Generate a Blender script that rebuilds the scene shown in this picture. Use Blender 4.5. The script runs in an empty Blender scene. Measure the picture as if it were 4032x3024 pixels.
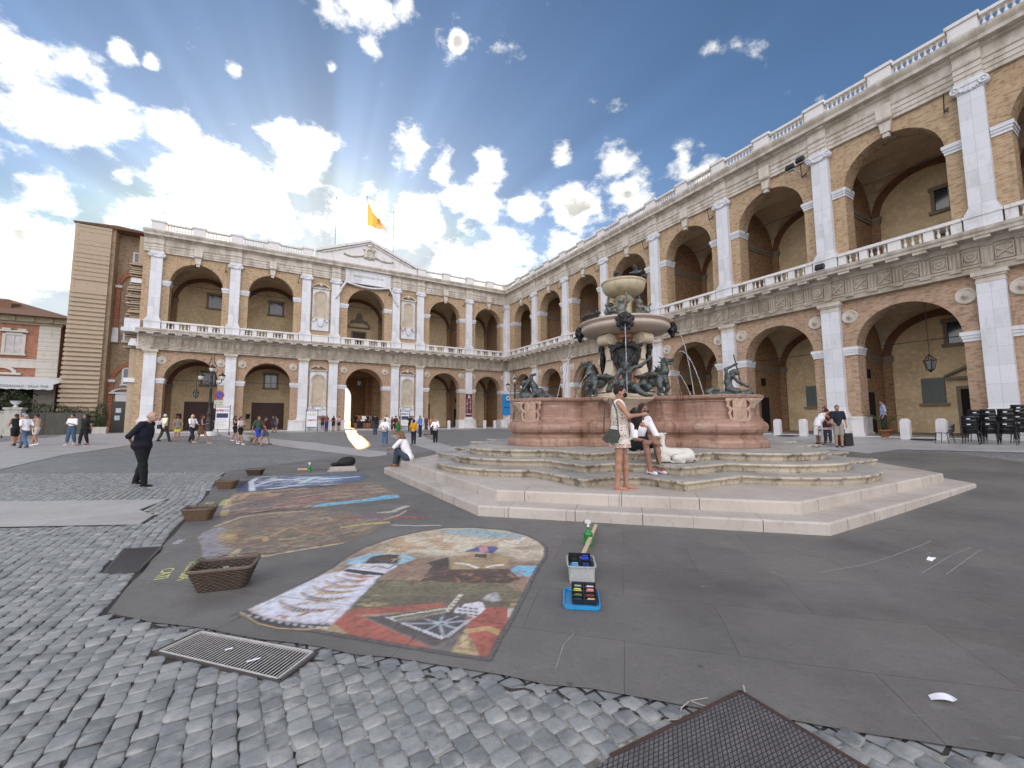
import bpy, bmesh, math, random
import numpy as np
from mathutils import Vector, Matrix
random.seed(7); rng = np.random.default_rng(7)
SC = bpy.context.scene; COL = SC.collection
R = math.radians
# ---------------------------------------------------------------- camera
FPX, PIT, ROL, CAMZ = 1632.56, R(5.0), 0.0049, 1.53
cam_d = bpy.data.cameras.new('camera'); cam = bpy.data.objects.new('camera', cam_d); COL.objects.link(cam)
cam_d.sensor_width = 36.0; cam_d.lens = FPX/4032*36; cam_d.clip_start = .05; cam_d.clip_end = 3000
cam.matrix_world = Matrix.Translation((0, 0, CAMZ)) @ Matrix.Rotation(R(90)+PIT, 4, 'X') @ Matrix.Rotation(-ROL, 4, 'Z')
SC.camera = cam
# ---------------------------------------------------------------- exposure
SC.view_settings.view_transform = 'Standard'; SC.view_settings.look = 'None'
SC.view_settings.gamma = 1; SC.view_settings.use_curve_mapping = False
SC.view_settings.exposure = 1.95
SC.render.engine = 'CYCLES'
SC.cycles.use_denoising = True
SC.cycles.max_bounces = 8; SC.cycles.diffuse_bounces = 6; SC.cycles.glossy_bounces = 2; SC.cycles.transparent_max_bounces = 8
SC.cycles.sample_clamp_indirect = 6
# ---------------------------------------------------------------- sun
SUN_DIR = Vector((-.405, .914, 0)).normalized()      # horizontal direction towards the sun
SUN_EL = R(10.5)
sd = bpy.data.lights.new('sun', 'SUN'); sun = bpy.data.objects.new('sun', sd); COL.objects.link(sun)
sd.energy = 2.0; sd.angle = R(.6); sd.color = (1, .60, .24)
tosun = Vector((SUN_DIR.x*math.cos(SUN_EL), SUN_DIR.y*math.cos(SUN_EL), math.sin(SUN_EL)))
sun.rotation_euler = tosun.to_track_quat('Z', 'Y').to_euler()
# ---------------------------------------------------------------- sky
world = bpy.data.worlds.new('World'); SC.world = world; world.use_nodes = True
WN, WL = world.node_tree.nodes, world.node_tree.links
for n in list(WN): WN.remove(n)
def wn(t, **k):
    n = WN.new(t)
    for a, b in k.items(): setattr(n, a, b)
    return n
def wmath(op, a, b=None, c=None, clamp=False):
    n = wn('ShaderNodeMath', operation=op); n.use_clamp = clamp
    for i, v in enumerate((a, b, c)):
        if v is None: continue
        if isinstance(v, (int, float)): n.inputs[i].default_value = v
        else: WL.new(v, n.inputs[i])
    return n.outputs[0]
sky = wn('ShaderNodeTexSky', sky_type='NISHITA', sun_disc=False, sun_elevation=SUN_EL, sun_rotation=math.atan2(SUN_DIR.x, SUN_DIR.y),
         air_density=1.0, dust_density=1.2, ozone_density=1.6, altitude=100)
tc = wn('ShaderNodeTexCoord'); sep = wn('ShaderNodeSeparateXYZ'); WL.new(tc.outputs['Generated'], sep.inputs[0])
zz = wmath('MAXIMUM', sep.outputs[2], 0.0)
den = wmath('ADD', zz, .16)
comb = wn('ShaderNodeCombineXYZ')
WL.new(wmath('DIVIDE', sep.outputs[0], den), comb.inputs[0]); WL.new(wmath('DIVIDE', sep.outputs[1], den), comb.inputs[1])
def wnoise(scale, detail, rough, off, dist=0.0):
    mp = wn('ShaderNodeMapping'); mp.inputs['Location'].default_value = off; WL.new(comb.outputs[0], mp.inputs[0])
    n = wn('ShaderNodeTexNoise'); n.inputs['Scale'].default_value = scale; n.inputs['Detail'].default_value = detail
    n.inputs['Roughness'].default_value = rough; n.inputs['Distortion'].default_value = dist; WL.new(mp.outputs[0], n.inputs['Vector'])
    return n.outputs['Fac']
dotn = wn('ShaderNodeVectorMath', operation='DOT_PRODUCT'); WL.new(tc.outputs['Generated'], dotn.inputs[0]); dotn.inputs[1].default_value = tosun
sunc = wmath('MAXIMUM', dotn.outputs['Value'], 0.0)
glow = wmath('POWER', sunc, 7.0)                      # wide brightening towards the sun
glow2 = wmath('POWER', sunc, 60.0)
def wray(px, py):       # compass direction of a cloud, measured on the photograph
    x, y = (px*3.1748-2016)/FPX, (1512-py*3.1748)/FPX; v = Vector((x, math.cos(PIT)-y*math.sin(PIT), math.sin(PIT)+y*math.cos(PIT))); return v.normalized(), 1/math.sqrt(1+x*x+y*y)
CLOUDS = [(25, 60, 75), (95, 75, 55), (60, 150, 80), (150, 60, 26), (190, 75, 14), (130, 155, 60), (225, 165, 48), (270, 200, 55), (215, 215, 60), (155, 216, 20), (455, 8, 55), (505, 5, 26), (460, 56, 27), (570, 50, 13), (295, 87, 16), (412, 84, 13), (350, 165, 34), (395, 185, 38),
          (375, 215, 42), (515, 192, 40), (545, 205, 28), (612, 203, 25), (697, 198, 20), (765, 205, 34), (780, 240, 38), (850, 200, 32), (870, 215, 30), (590, 262, 48), (655, 262, 30), (715, 262, 44), (520, 285, 50), (440, 262, 60), (330, 255, 55), (250, 262, 60), (620, 320, 60), (560, 330, 60), (700, 310, 40),
          (60, 240, 40), (30, 290, 70), (90, 330, 50), (160, 262, 40), (10, 350, 60), (-120, 120, 130), (-200, 300, 150)]
bmp = None
for (px, py, rr_) in CLOUDS:
    v, cz = wray(px, py); r_ang = 1.34*rr_*3.1748/FPX*cz**1.6
    dn = wn('ShaderNodeVectorMath', operation='DISTANCE'); WL.new(tc.outputs['Generated'], dn.inputs[0]); dn.inputs[1].default_value = v
    mr = wn('ShaderNodeMapRange'); WL.new(dn.outputs['Value'], mr.inputs[0]); mr.inputs[1].default_value = 0; mr.inputs[2].default_value = r_ang; mr.inputs[3].default_value = 1; mr.inputs[4].default_value = 0
    bmp = mr.outputs[0] if bmp is None else wmath('MAXIMUM', bmp, mr.outputs[0])
def dnoise(scale, detail, rough, off, zs=1.6):
    mp = wn('ShaderNodeMapping'); mp.inputs['Location'].default_value = off; mp.inputs['Scale'].default_value = (1, 1, zs); WL.new(tc.outputs['Generated'], mp.inputs[0])
    n = wn('ShaderNodeTexNoise'); n.inputs['Scale'].default_value = scale; n.inputs['Detail'].default_value = detail; n.inputs['Roughness'].default_value = rough; WL.new(mp.outputs[0], n.inputs['Vector']); return n.outputs['Fac']
det = dnoise(8.5, 11, .64, (1.3, 4.2, 0))
back = wmath('MULTIPLY_ADD', sep.outputs[1], -2.2, .1, clamp=True)      # unseen bright cloud bank, added behind the camera to light facade and ground
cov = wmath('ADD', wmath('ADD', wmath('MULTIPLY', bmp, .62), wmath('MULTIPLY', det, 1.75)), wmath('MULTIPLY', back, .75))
dens = wn('ShaderNodeMapRange', interpolation_type='SMOOTHSTEP'); WL.new(cov, dens.inputs[0])
dens.inputs[1].default_value = 1.04; dens.inputs[2].default_value = 1.38
dens2 = wn('ShaderNodeMapRange', interpolation_type='SMOOTHSTEP'); WL.new(cov, dens2.inputs[0])   # thick middles of the clouds, greyer
dens2.inputs[1].default_value = 1.34; dens2.inputs[2].default_value = 1.62
thick = dnoise(9, 5, .55, (7.7, 2.2, 0))
shade = wmath('MULTIPLY', dens2.outputs[0], thick)
# blue sky
skymul = wn('ShaderNodeMix', data_type='RGBA', blend_type='MULTIPLY'); skymul.inputs[0].default_value = 1
WL.new(sky.outputs[0], skymul.inputs[6]); skymul.inputs[7].default_value = (.315, .385, .48, 1)
# cloud colour: bright, brighter towards the sun
cb = wmath('ADD', wmath('MULTIPLY', glow, 3.6), 3.3)
cb = wmath('SUBTRACT', cb, wmath('MULTIPLY', shade, 4.6))
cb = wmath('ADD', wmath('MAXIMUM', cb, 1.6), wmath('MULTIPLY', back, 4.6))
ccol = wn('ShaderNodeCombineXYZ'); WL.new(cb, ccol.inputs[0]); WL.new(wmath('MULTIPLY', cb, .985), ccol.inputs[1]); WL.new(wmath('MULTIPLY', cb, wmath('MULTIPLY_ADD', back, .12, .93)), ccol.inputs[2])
skyc = wn('ShaderNodeMix', data_type='RGBA', blend_type='DARKEN'); skyc.inputs[0].default_value = 1; WL.new(skymul.outputs[2], skyc.inputs[6]); skyc.inputs[7].default_value = (1.75, 2.02, 2.25, 1)
# faint rays fanning out from the sun
s1 = tosun.cross(Vector((0, 0, 1))).normalized(); s2 = s1.cross(tosun)
dd = []
for v in (s1, s2): q = wn('ShaderNodeVectorMath', operation='DOT_PRODUCT'); WL.new(tc.outputs['Generated'], q.inputs[0]); q.inputs[1].default_value = v; dd.append(q.outputs['Value'])
ang = wmath('ARCTAN2', dd[0], dd[1]); n1 = wn('ShaderNodeTexNoise', noise_dimensions='1D'); WL.new(ang, n1.inputs['W']); n1.inputs['Scale'].default_value = 4.5; n1.inputs['Detail'].default_value = 2.
rays = wmath('MULTIPLY_ADD', wmath('MULTIPLY', wmath('SUBTRACT', n1.outputs['Fac'], .5), wmath('POWER', sunc, 2.0)), 1.0, 1.0)
rc = wn('ShaderNodeCombineXYZ'); [WL.new(rays, rc.inputs[i]) for i in range(3)]; rm = wn('ShaderNodeMix', data_type='RGBA', blend_type='MULTIPLY'); rm.inputs[0].default_value = 1; WL.new(skyc.outputs[2], rm.inputs[6]); WL.new(rc.outputs[0], rm.inputs[7]); skyc = rm
mixc = wn('ShaderNodeMix', data_type='RGBA'); WL.new(dens.outputs[0], mixc.inputs[0]); WL.new(skyc.outputs[2], mixc.inputs[6]); WL.new(ccol.outputs[0], mixc.inputs[7])
# horizon haze towards the sun
hz = wmath('MULTIPLY', wmath('POWER', wmath('SUBTRACT', 1.0, zz, clamp=True), 11.0), wmath('MULTIPLY_ADD', glow, .9, .3), clamp=True)
hmix = wn('ShaderNodeMix', data_type='RGBA'); WL.new(hz, hmix.inputs[0]); WL.new(mixc.outputs[2], hmix.inputs[6]); hmix.inputs[7].default_value = (3.3, 3.15, 2.75, 1)
addg = wn('ShaderNodeMix', data_type='RGBA', blend_type='ADD'); addg.inputs[0].default_value = 1
WL.new(hmix.outputs[2], addg.inputs[6])
gc = wn('ShaderNodeCombineXYZ'); g2 = wmath('ADD', wmath('MULTIPLY', glow2, 1.2), wmath('MULTIPLY', glow, .25))
WL.new(g2, gc.inputs[0]); WL.new(wmath('MULTIPLY', g2, .93), gc.inputs[1]); WL.new(wmath('MULTIPLY', g2, .78), gc.inputs[2]); WL.new(gc.outputs[0], addg.inputs[7])
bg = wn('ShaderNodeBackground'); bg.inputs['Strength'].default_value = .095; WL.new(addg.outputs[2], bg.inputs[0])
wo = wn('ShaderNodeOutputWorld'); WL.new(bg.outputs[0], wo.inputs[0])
world.cycles.sampling_method = 'MANUAL'; world.cycles.sample_map_resolution = 512

# ================================================================ maths helpers
CF = np.array([3.55, 12.85]); E1 = np.array([.50392, -.86375]); E2 = np.array([.86375, .50392])   # fountain centre, directions along the two wings
KC = np.array([-.568, 53.25])                                                                        # inner corner of the palace
WZ = .604                                                                                            # ground height at the palace walls
def gz(x, y):
    """ground height: flat in the middle of the square, rising gently to the palace"""
    dx, dy = x-KC[0], y-KC[1]
    d = np.minimum(dx*E1[0]+dy*E1[1], -(dx*E2[0]+dy*E2[1]))
    return WZ*np.maximum(0, 1-np.maximum(d, 0)/20.0)**1.7
def ray(px, py):
    a = (px-2016)/FPX; b = (1512-py)/FPX
    cr, sr = math.cos(ROL), math.sin(ROL)
    a, b = a*cr+b*sr, -a*sr+b*cr
    cp, sp = math.cos(PIT), math.sin(PIT)
    return np.array([a, cp-b*sp, sp+b*cp])
def at(px, py, z=0.0):
    """photo pixel -> point at height z"""
    d = ray(px, py); t = (z-CAMZ)/d[2]; return np.array([d[0]*t, d[1]*t])
def gat(px, py, off=0.0):
    """photo pixel -> point on the ground of the square"""
    z = 0.0
    for _ in range(60):
        p = at(px, py, z+off)
        if p[1] <= 0: p = np.array([0, 40.])
        z = .5*z+.5*float(gz(p[0], p[1]))
    return p
def D(px, py): return gat(px*1.8228, py*1.8228)
def fpt(a, b): return CF+a*E1+b*E2

# ================================================================ materials
MATS = {}
class NT:
    def __init__(s, name):
        s.m = bpy.data.materials.new(name); s.m.use_nodes = True; s.N, s.L = s.m.node_tree.nodes, s.m.node_tree.links
        s.N.clear(); s.out = s.N.new('ShaderNodeOutputMaterial'); s.b = s.N.new('ShaderNodeBsdfPrincipled'); s.L.new(s.b.outputs[0], s.out.inputs[0])
    def n(s, t, ins=None, **k):
        x = s.N.new(t)
        for a, b in k.items(): setattr(x, a, b)
        for a, b in (ins or {}).items(): s.set(x.inputs[a], b)
        return x
    def set(s, i, v):
        if isinstance(v, bpy.types.NodeSocket): s.L.new(v, i)
        elif isinstance(v, tuple) and len(v) == 3 and i.type == 'RGBA': i.default_value = (*v, 1)
        else: i.default_value = v
    def math(s, op, a, b=0., clamp=False):
        x = s.n('ShaderNodeMath', {0: a, 1: b}, operation=op); x.use_clamp = clamp; return x.outputs[0]
    def mix(s, f, a, b, blend='MIX'):
        return s.n('ShaderNodeMix', {0: f, 6: a, 7: b}, data_type='RGBA', blend_type=blend).outputs[2]
    def noise(s, vec, scale, detail=4, rough=.55, dist=0):
        return s.n('ShaderNodeTexNoise', {'Vector': vec, 'Scale': scale, 'Detail': detail, 'Roughness': rough, 'Distortion': dist}).outputs['Fac']
    def ramp(s, f, lo, hi, a=0., b=1.):
        x = s.n('ShaderNodeMapRange', {0: f, 1: lo, 2: hi, 3: a, 4: b}); x.clamp = True; return x.outputs[0]
    def coord(s, kind='Object'): return s.n('ShaderNodeTexCoord').outputs[kind]
    def mapping(s, v, sc=(1, 1, 1), rot=(0, 0, 0), loc=(0, 0, 0)):
        return s.n('ShaderNodeMapping', {0: v, 'Scale': sc, 'Rotation': rot, 'Location': loc}).outputs[0]
    def bump(s, h, strength, dist=.01):
        s.set(s.b.inputs['Normal'], s.n('ShaderNodeBump', {'Height': h, 'Strength': strength, 'Distance': dist}).outputs[0])
def lin(c):
    """sRGB 0-255 -> linear"""
    return tuple(((v/255)/12.92 if v/255 <= .04045 else ((v/255+.055)/1.055)**2.4) for v in c)
def plain(name, col, rough=.6, var=.25, scale=6., bump=0., bscale=40., metal=0., col2=None, spec=.5, trans=0., world=False, emit=None, stretch=(1, 1, 1), subs=0.):
    """noise-varied surface: two scales of mottling and a fine bump"""
    if name in MATS: return MATS[name]
    t = NT(name); v = t.coord('Object') if not world else t.n('ShaderNodeNewGeometry').outputs['Position']
    v = t.mapping(v, stretch)
    c2 = col2 or tuple(x*(1-var) for x in col); hi = tuple(min(1, x*(1+var*.5)) for x in col)
    f = t.noise(v, scale, 6, .6); g = t.noise(v, scale*6.3, 4, .6)
    c = t.mix(t.ramp(f, .35, .68), c2, col); c = t.mix(t.ramp(g, .5, .75), c, hi)
    t.set(t.b.inputs['Base Color'], c); t.set(t.b.inputs['Roughness'], t.ramp(g, .3, .7, max(.03, rough-.08), min(1, rough+.08))); t.set(t.b.inputs['Metallic'], metal)
    t.set(t.b.inputs['Specular IOR Level'], spec)
    if trans: t.set(t.b.inputs['Transmission Weight'], trans)
    if subs: t.set(t.b.inputs['Subsurface Weight'], subs); t.b.inputs['Subsurface Scale'].default_value = .02
    if emit: t.set(t.b.inputs['Emission Color'], emit[0]); t.set(t.b.inputs['Emission Strength'], emit[1])
    if bump: t.bump(t.noise(v, bscale, 5, .6), bump)
    MATS[name] = t.m; return t.m
def brick_mat(name, c1, c2, mortar, dark=.5, ph=.06, pw=.26):
    if name in MATS: return MATS[name]
    t = NT(name); o = t.coord('Object'); nrm = t.coord('Normal')
    s = t.n('ShaderNodeSeparateXYZ', {0: o}); sn = t.n('ShaderNodeSeparateXYZ', {0: nrm})
    side = t.math('GREATER_THAN', t.math('ABSOLUTE', sn.outputs[0]), .6)
    u = t.n('ShaderNodeMix', {0: side, 2: s.outputs[0], 3: s.outputs[1]}, data_type='FLOAT').outputs[0]
    v = t.n('ShaderNodeCombineXYZ', {0: u, 1: s.outputs[2]}).outputs[0]
    br = t.n('ShaderNodeTexBrick', {'Vector': v, 'Color1': c1, 'Color2': c2, 'Mortar': mortar, 'Scale': 1., 'Mortar Size': .006, 'Mortar Smooth': .3, 'Bias': 0., 'Brick Width': pw, 'Row Height': ph})
    big = t.noise(t.mapping(o, (.5, .5, .9)), .9, 5, .6); str_ = t.noise(t.mapping(o, (1.1, 1.1, 14)), 1.6, 4, .65); blk = t.noise(t.mapping(o, (2.2, 2.2, 5.5)), 1.7, 3, .5)
    c = t.mix(t.ramp(str_, .42, .62), br.outputs[0], t.mix(1., br.outputs[0], (1.25, 1.18, 1.05), 'MULTIPLY'))
    c = t.mix(t.ramp(blk, .50, .64), c, t.mix(1., c, (.70, .61, .55), 'MULTIPLY'))
    c = t.mix(t.ramp(big, .45, .75), c, t.mix(1., c, (dark+.28, dark+.24, dark+.22), 'MULTIPLY'))
    dr = t.noise(t.mapping(o, (3.2, 3.2, .22)), 1.5, 5, .65); c = t.mix(t.ramp(dr, .50, .72), c, t.mix(1., c, (.80, .79, .79), 'MULTIPLY'))
    t.set(t.b.inputs['Base Color'], c); t.b.inputs['Roughness'].default_value = .88
    t.bump(t.math('ADD', br.outputs['Fac'], t.math('MULTIPLY', str_, -1.2)), .5, .012)
    MATS[name] = t.m; return t.m
def marble_mat(name, col, stain, dark=(.25, .22, .18), rough=.6, block=0., scale=1., stainf=(.52, .7), drip=True):
    """weathered white stone: block joints, drips, grey and ochre stains"""
    if name in MATS: return MATS[name]
    t = NT(name); o = t.coord('Object')
    f = t.noise(t.mapping(o, (scale, scale, scale*.35)), 1.4, 6, .65); g = t.noise(o, 9*scale, 5, .6); k = t.noise(t.mapping(o, (5*scale, 5*scale, .5*scale)), 1.5, 4, .6)
    c = t.mix(t.ramp(f, stainf[0], stainf[1]), col, stain)
    if drip: c = t.mix(t.ramp(k, .62, .78), c, t.mix(1., c, (.72, .69, .66), 'MULTIPLY'))
    c = t.mix(t.ramp(g, .6, .8), c, t.mix(1., c, (.80, .79, .77), 'MULTIPLY'))
    t.set(t.b.inputs['Base Color'], c); t.set(t.b.inputs['Roughness'], t.ramp(g, .3, .7, rough-.1, rough+.15))
    if block:     # courses of separate blocks with fine joints, each block a little different
        s = t.n('ShaderNodeSeparateXYZ', {0: o}); v = t.n('ShaderNodeCombineXYZ', {0: s.outputs[0], 1: s.outputs[2]}).outputs[0]
        br = t.n('ShaderNodeTexBrick', {'Vector': v, 'Color1': (1, 1, 1), 'Color2': (.88, .88, .87), 'Mortar': (.62, .60, .57), 'Scale': 1., 'Mortar Size': .006, 'Mortar Smooth': .3, 'Bias': 0., 'Brick Width': 2.3, 'Row Height': block}); br.offset = .0
        c = t.mix(1., c, br.outputs[0], 'MULTIPLY'); t.set(t.b.inputs['Base Color'], c)
    t.bump(g, .25, .01)
    MATS[name] = t.m; return t.m

# ================================================================ mesh helpers
class MB:
    """collects shapes and links them as ONE mesh object"""
    def __init__(s): s.v = []; s.f = []; s.m = []; s.sm = []; s.M = None; s.mi = 0
    def add(s, vs, fs, smooth=False):
        b = len(s.v)
        if s.M is not None: vs = [tuple(s.M @ Vector(p)) for p in vs]
        s.v.extend([tuple(map(float, p)) for p in vs]); s.f.extend([tuple(b+i for i in f) for f in fs]); s.m.extend([s.mi]*len(fs)); s.sm.extend([smooth]*len(fs))
    def box(s, x0, x1, y0, y1, z0, z1, taper=0.):
        t = taper
        vs = [(x0, y0, z0), (x1, y0, z0), (x1, y1, z0), (x0, y1, z0), (x0+t, y0+t, z1), (x1-t, y0+t, z1), (x1-t, y1-t, z1), (x0+t, y1-t, z1)]
        s.add(vs, [(0, 3, 2, 1), (4, 5, 6, 7), (0, 1, 5, 4), (1, 2, 6, 5), (2, 3, 7, 6), (3, 0, 4, 7)])
    def prism(s, pts, y0, y1):
        """outline in x,z pushed from y0 to y1"""
        n = len(pts); vs = [(p[0], y0, p[1]) for p in pts]+[(p[0], y1, p[1]) for p in pts]
        s.add(vs, [tuple(range(n)), tuple(range(2*n-1, n-1, -1))]+[(i, i+n, (i+1) % n+n, (i+1) % n) for i in range(n)])
    def slab(s, pts, z0, z1):
        n = len(pts); vs = [(p[0], p[1], z0) for p in pts]+[(p[0], p[1], z1) for p in pts]
        s.add(vs, [tuple(range(n-1, -1, -1)), tuple(range(n, 2*n))]+[(i, (i+1) % n, (i+1) % n+n, i+n) for i in range(n)])
    def lathe(s, prof, c=(0, 0, 0), n=16, smooth=True, a0=0., a1=2*math.pi, sx=1., sy=1.):
        full = abs(a1-a0-2*math.pi) < 1e-6; k = n if full else n+1; vs = []
        for r, z in prof:
            for i in range(k):
                a = a0+(a1-a0)*i/n; vs.append((c[0]+r*math.cos(a)*sx, c[1]+r*math.sin(a)*sy, c[2]+z))
        fs = []
        for j in range(len(prof)-1):
            for i in range(n):
                i2 = (i+1) % k; fs.append((j*k+i, j*k+i2, (j+1)*k+i2, (j+1)*k+i))
        s.add(vs, fs, smooth)
        if full: s.add(vs[:k], [tuple(range(k-1, -1, -1))]); s.add(vs[-k:], [tuple(range(k))])
    def tube(s, pts, r, n=8, smooth=True):
        P = [Vector(p) for p in pts]; rs = r if isinstance(r, (list, tuple)) else [r]*len(P); vs = []
        up = Vector((0, 0, 1))
        for i, p in enumerate(P):
            d = (P[min(i+1, len(P)-1)]-P[max(i-1, 0)]).normalized()
            a = d.cross(up)
            if a.length < 1e-3: a = d.cross(Vector((1, 0, 0)))
            a.normalize(); b = d.cross(a).normalized(); up = a.cross(d).normalized() if False else up
            for k in range(n):
                t = 2*math.pi*k/n; vs.append(p+rs[i]*(a*math.cos(t)+b*math.sin(t)))
        fs = [(j*n+i, j*n+(i+1) % n, (j+1)*n+(i+1) % n, (j+1)*n+i) for j in range(len(P)-1) for i in range(n)]
        s.add(vs, fs, smooth); s.add(vs[:n], [tuple(range(n-1, -1, -1))]); s.add(vs[-n:], [tuple(range(n))])
    def ball(s, c, r, n=12, m=8, smooth=True):
        rx, ry, rz = r if isinstance(r, (tuple, list)) else (r, r, r)
        prof = [(math.sin(math.pi*j/m), -math.cos(math.pi*j/m)) for j in range(m+1)]; vs = [(c[0], c[1], c[2]-rz)]
        for q, z in prof[1:-1]:
            for i in range(n): a = 2*math.pi*i/n; vs.append((c[0]+rx*q*math.cos(a), c[1]+ry*q*math.sin(a), c[2]+rz*z))
        vs.append((c[0], c[1], c[2]+rz)); L = len(vs)-1
        fs = [(0, 1+(i+1) % n, 1+i) for i in range(n)]+[(1+j*n+i, 1+j*n+(i+1) % n, 1+(j+1)*n+(i+1) % n, 1+(j+1)*n+i) for j in range(m-2) for i in range(n)]+[(L, 1+(m-2)*n+i, 1+(m-2)*n+(i+1) % n) for i in range(n)]
        s.add(vs, fs, smooth)
    def sheet(s, pts, z=0.):
        s.add([(p[0], p[1], z) for p in pts], [tuple(range(len(pts)))])
    def mesh(s, name, mats):
        me = bpy.data.meshes.new(name); me.from_pydata(s.v, [], s.f)
        for m in (mats if isinstance(mats, (list, tuple)) else [mats]): me.materials.append(m)
        me.polygons.foreach_set('material_index', s.m); me.polygons.foreach_set('use_smooth', s.sm); me.update()
        return me
    def build(s, name, mats, parent=None, loc=None, rotz=0., bevel=0., **tags):
        return obj(name, s.mesh(name, mats), parent, loc, rotz, bevel, **tags)
def obj(name, me, parent=None, loc=None, rotz=0., bevel=0., **tags):
    o = bpy.data.objects.new(name, me); COL.objects.link(o)
    if parent is not None: o.parent = parent
    if loc is not None: o.location = loc
    o.rotation_euler[2] = rotz
    if bevel:
        b = o.modifiers.new('b', 'BEVEL'); b.width = bevel; b.segments = 2; b.limit_method = 'ANGLE'; b.angle_limit = R(40)
    for k, v in tags.items(): o[k] = v
    return o
def thing(name, label, cat, loc=(0, 0, 0), rotz=0., group=None):
    o = bpy.data.objects.new(name, None); COL.objects.link(o); o.location = loc; o.rotation_euler = (0, 0, rotz); o.empty_display_size = .2
    o['label'] = label; o['category'] = cat
    if group: o['group'] = group
    return o
def tag(o, label, cat, group=None):
    o['label'] = label; o['category'] = cat
    if group: o['group'] = group
    return o
def dup(o, parent=None, loc=None, rotz=None, **tags):
    c = o.copy(); COL.objects.link(c); c.parent = parent
    if loc is not None: c.location = loc
    if rotz is not None: c.rotation_euler[2] = rotz
    for k, v in tags.items(): c[k] = v
    for ch in [x for x in CHILDREN.get(o.name, [])]: dup(ch, c)
    return c
CHILDREN = {}
def reg(p, *ch):
    CHILDREN.setdefault(p.name, []).extend(ch)
def text_mesh(body, size, depth=.004, align='CENTER', spacing=1., bold=0.):
    cu = bpy.data.curves.new('writing', 'FONT'); cu.body = body; cu.size = size; cu.extrude = depth; cu.align_x = align; cu.align_y = 'CENTER'; cu.space_line = spacing; cu.offset = bold; cu.resolution_u = 3
    o = bpy.data.objects.new('writing', cu); COL.objects.link(o)
    dg = bpy.context.evaluated_depsgraph_get(); me = bpy.data.meshes.new_from_object(o.evaluated_get(dg))
    bpy.data.objects.remove(o); bpy.data.curves.remove(cu)
    return me
def wall_text(body, size, mat, parent, loc, rot=(R(90), 0, 0), depth=.003, spacing=1., bold=0.):
    me = text_mesh(body, size, depth, spacing=spacing, bold=bold); me.materials.clear(); me.materials.append(mat)
    o = bpy.data.objects.new('lettering', me); COL.objects.link(o); o.parent = parent; o.location = loc; o.rotation_euler = rot
    return o

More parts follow.
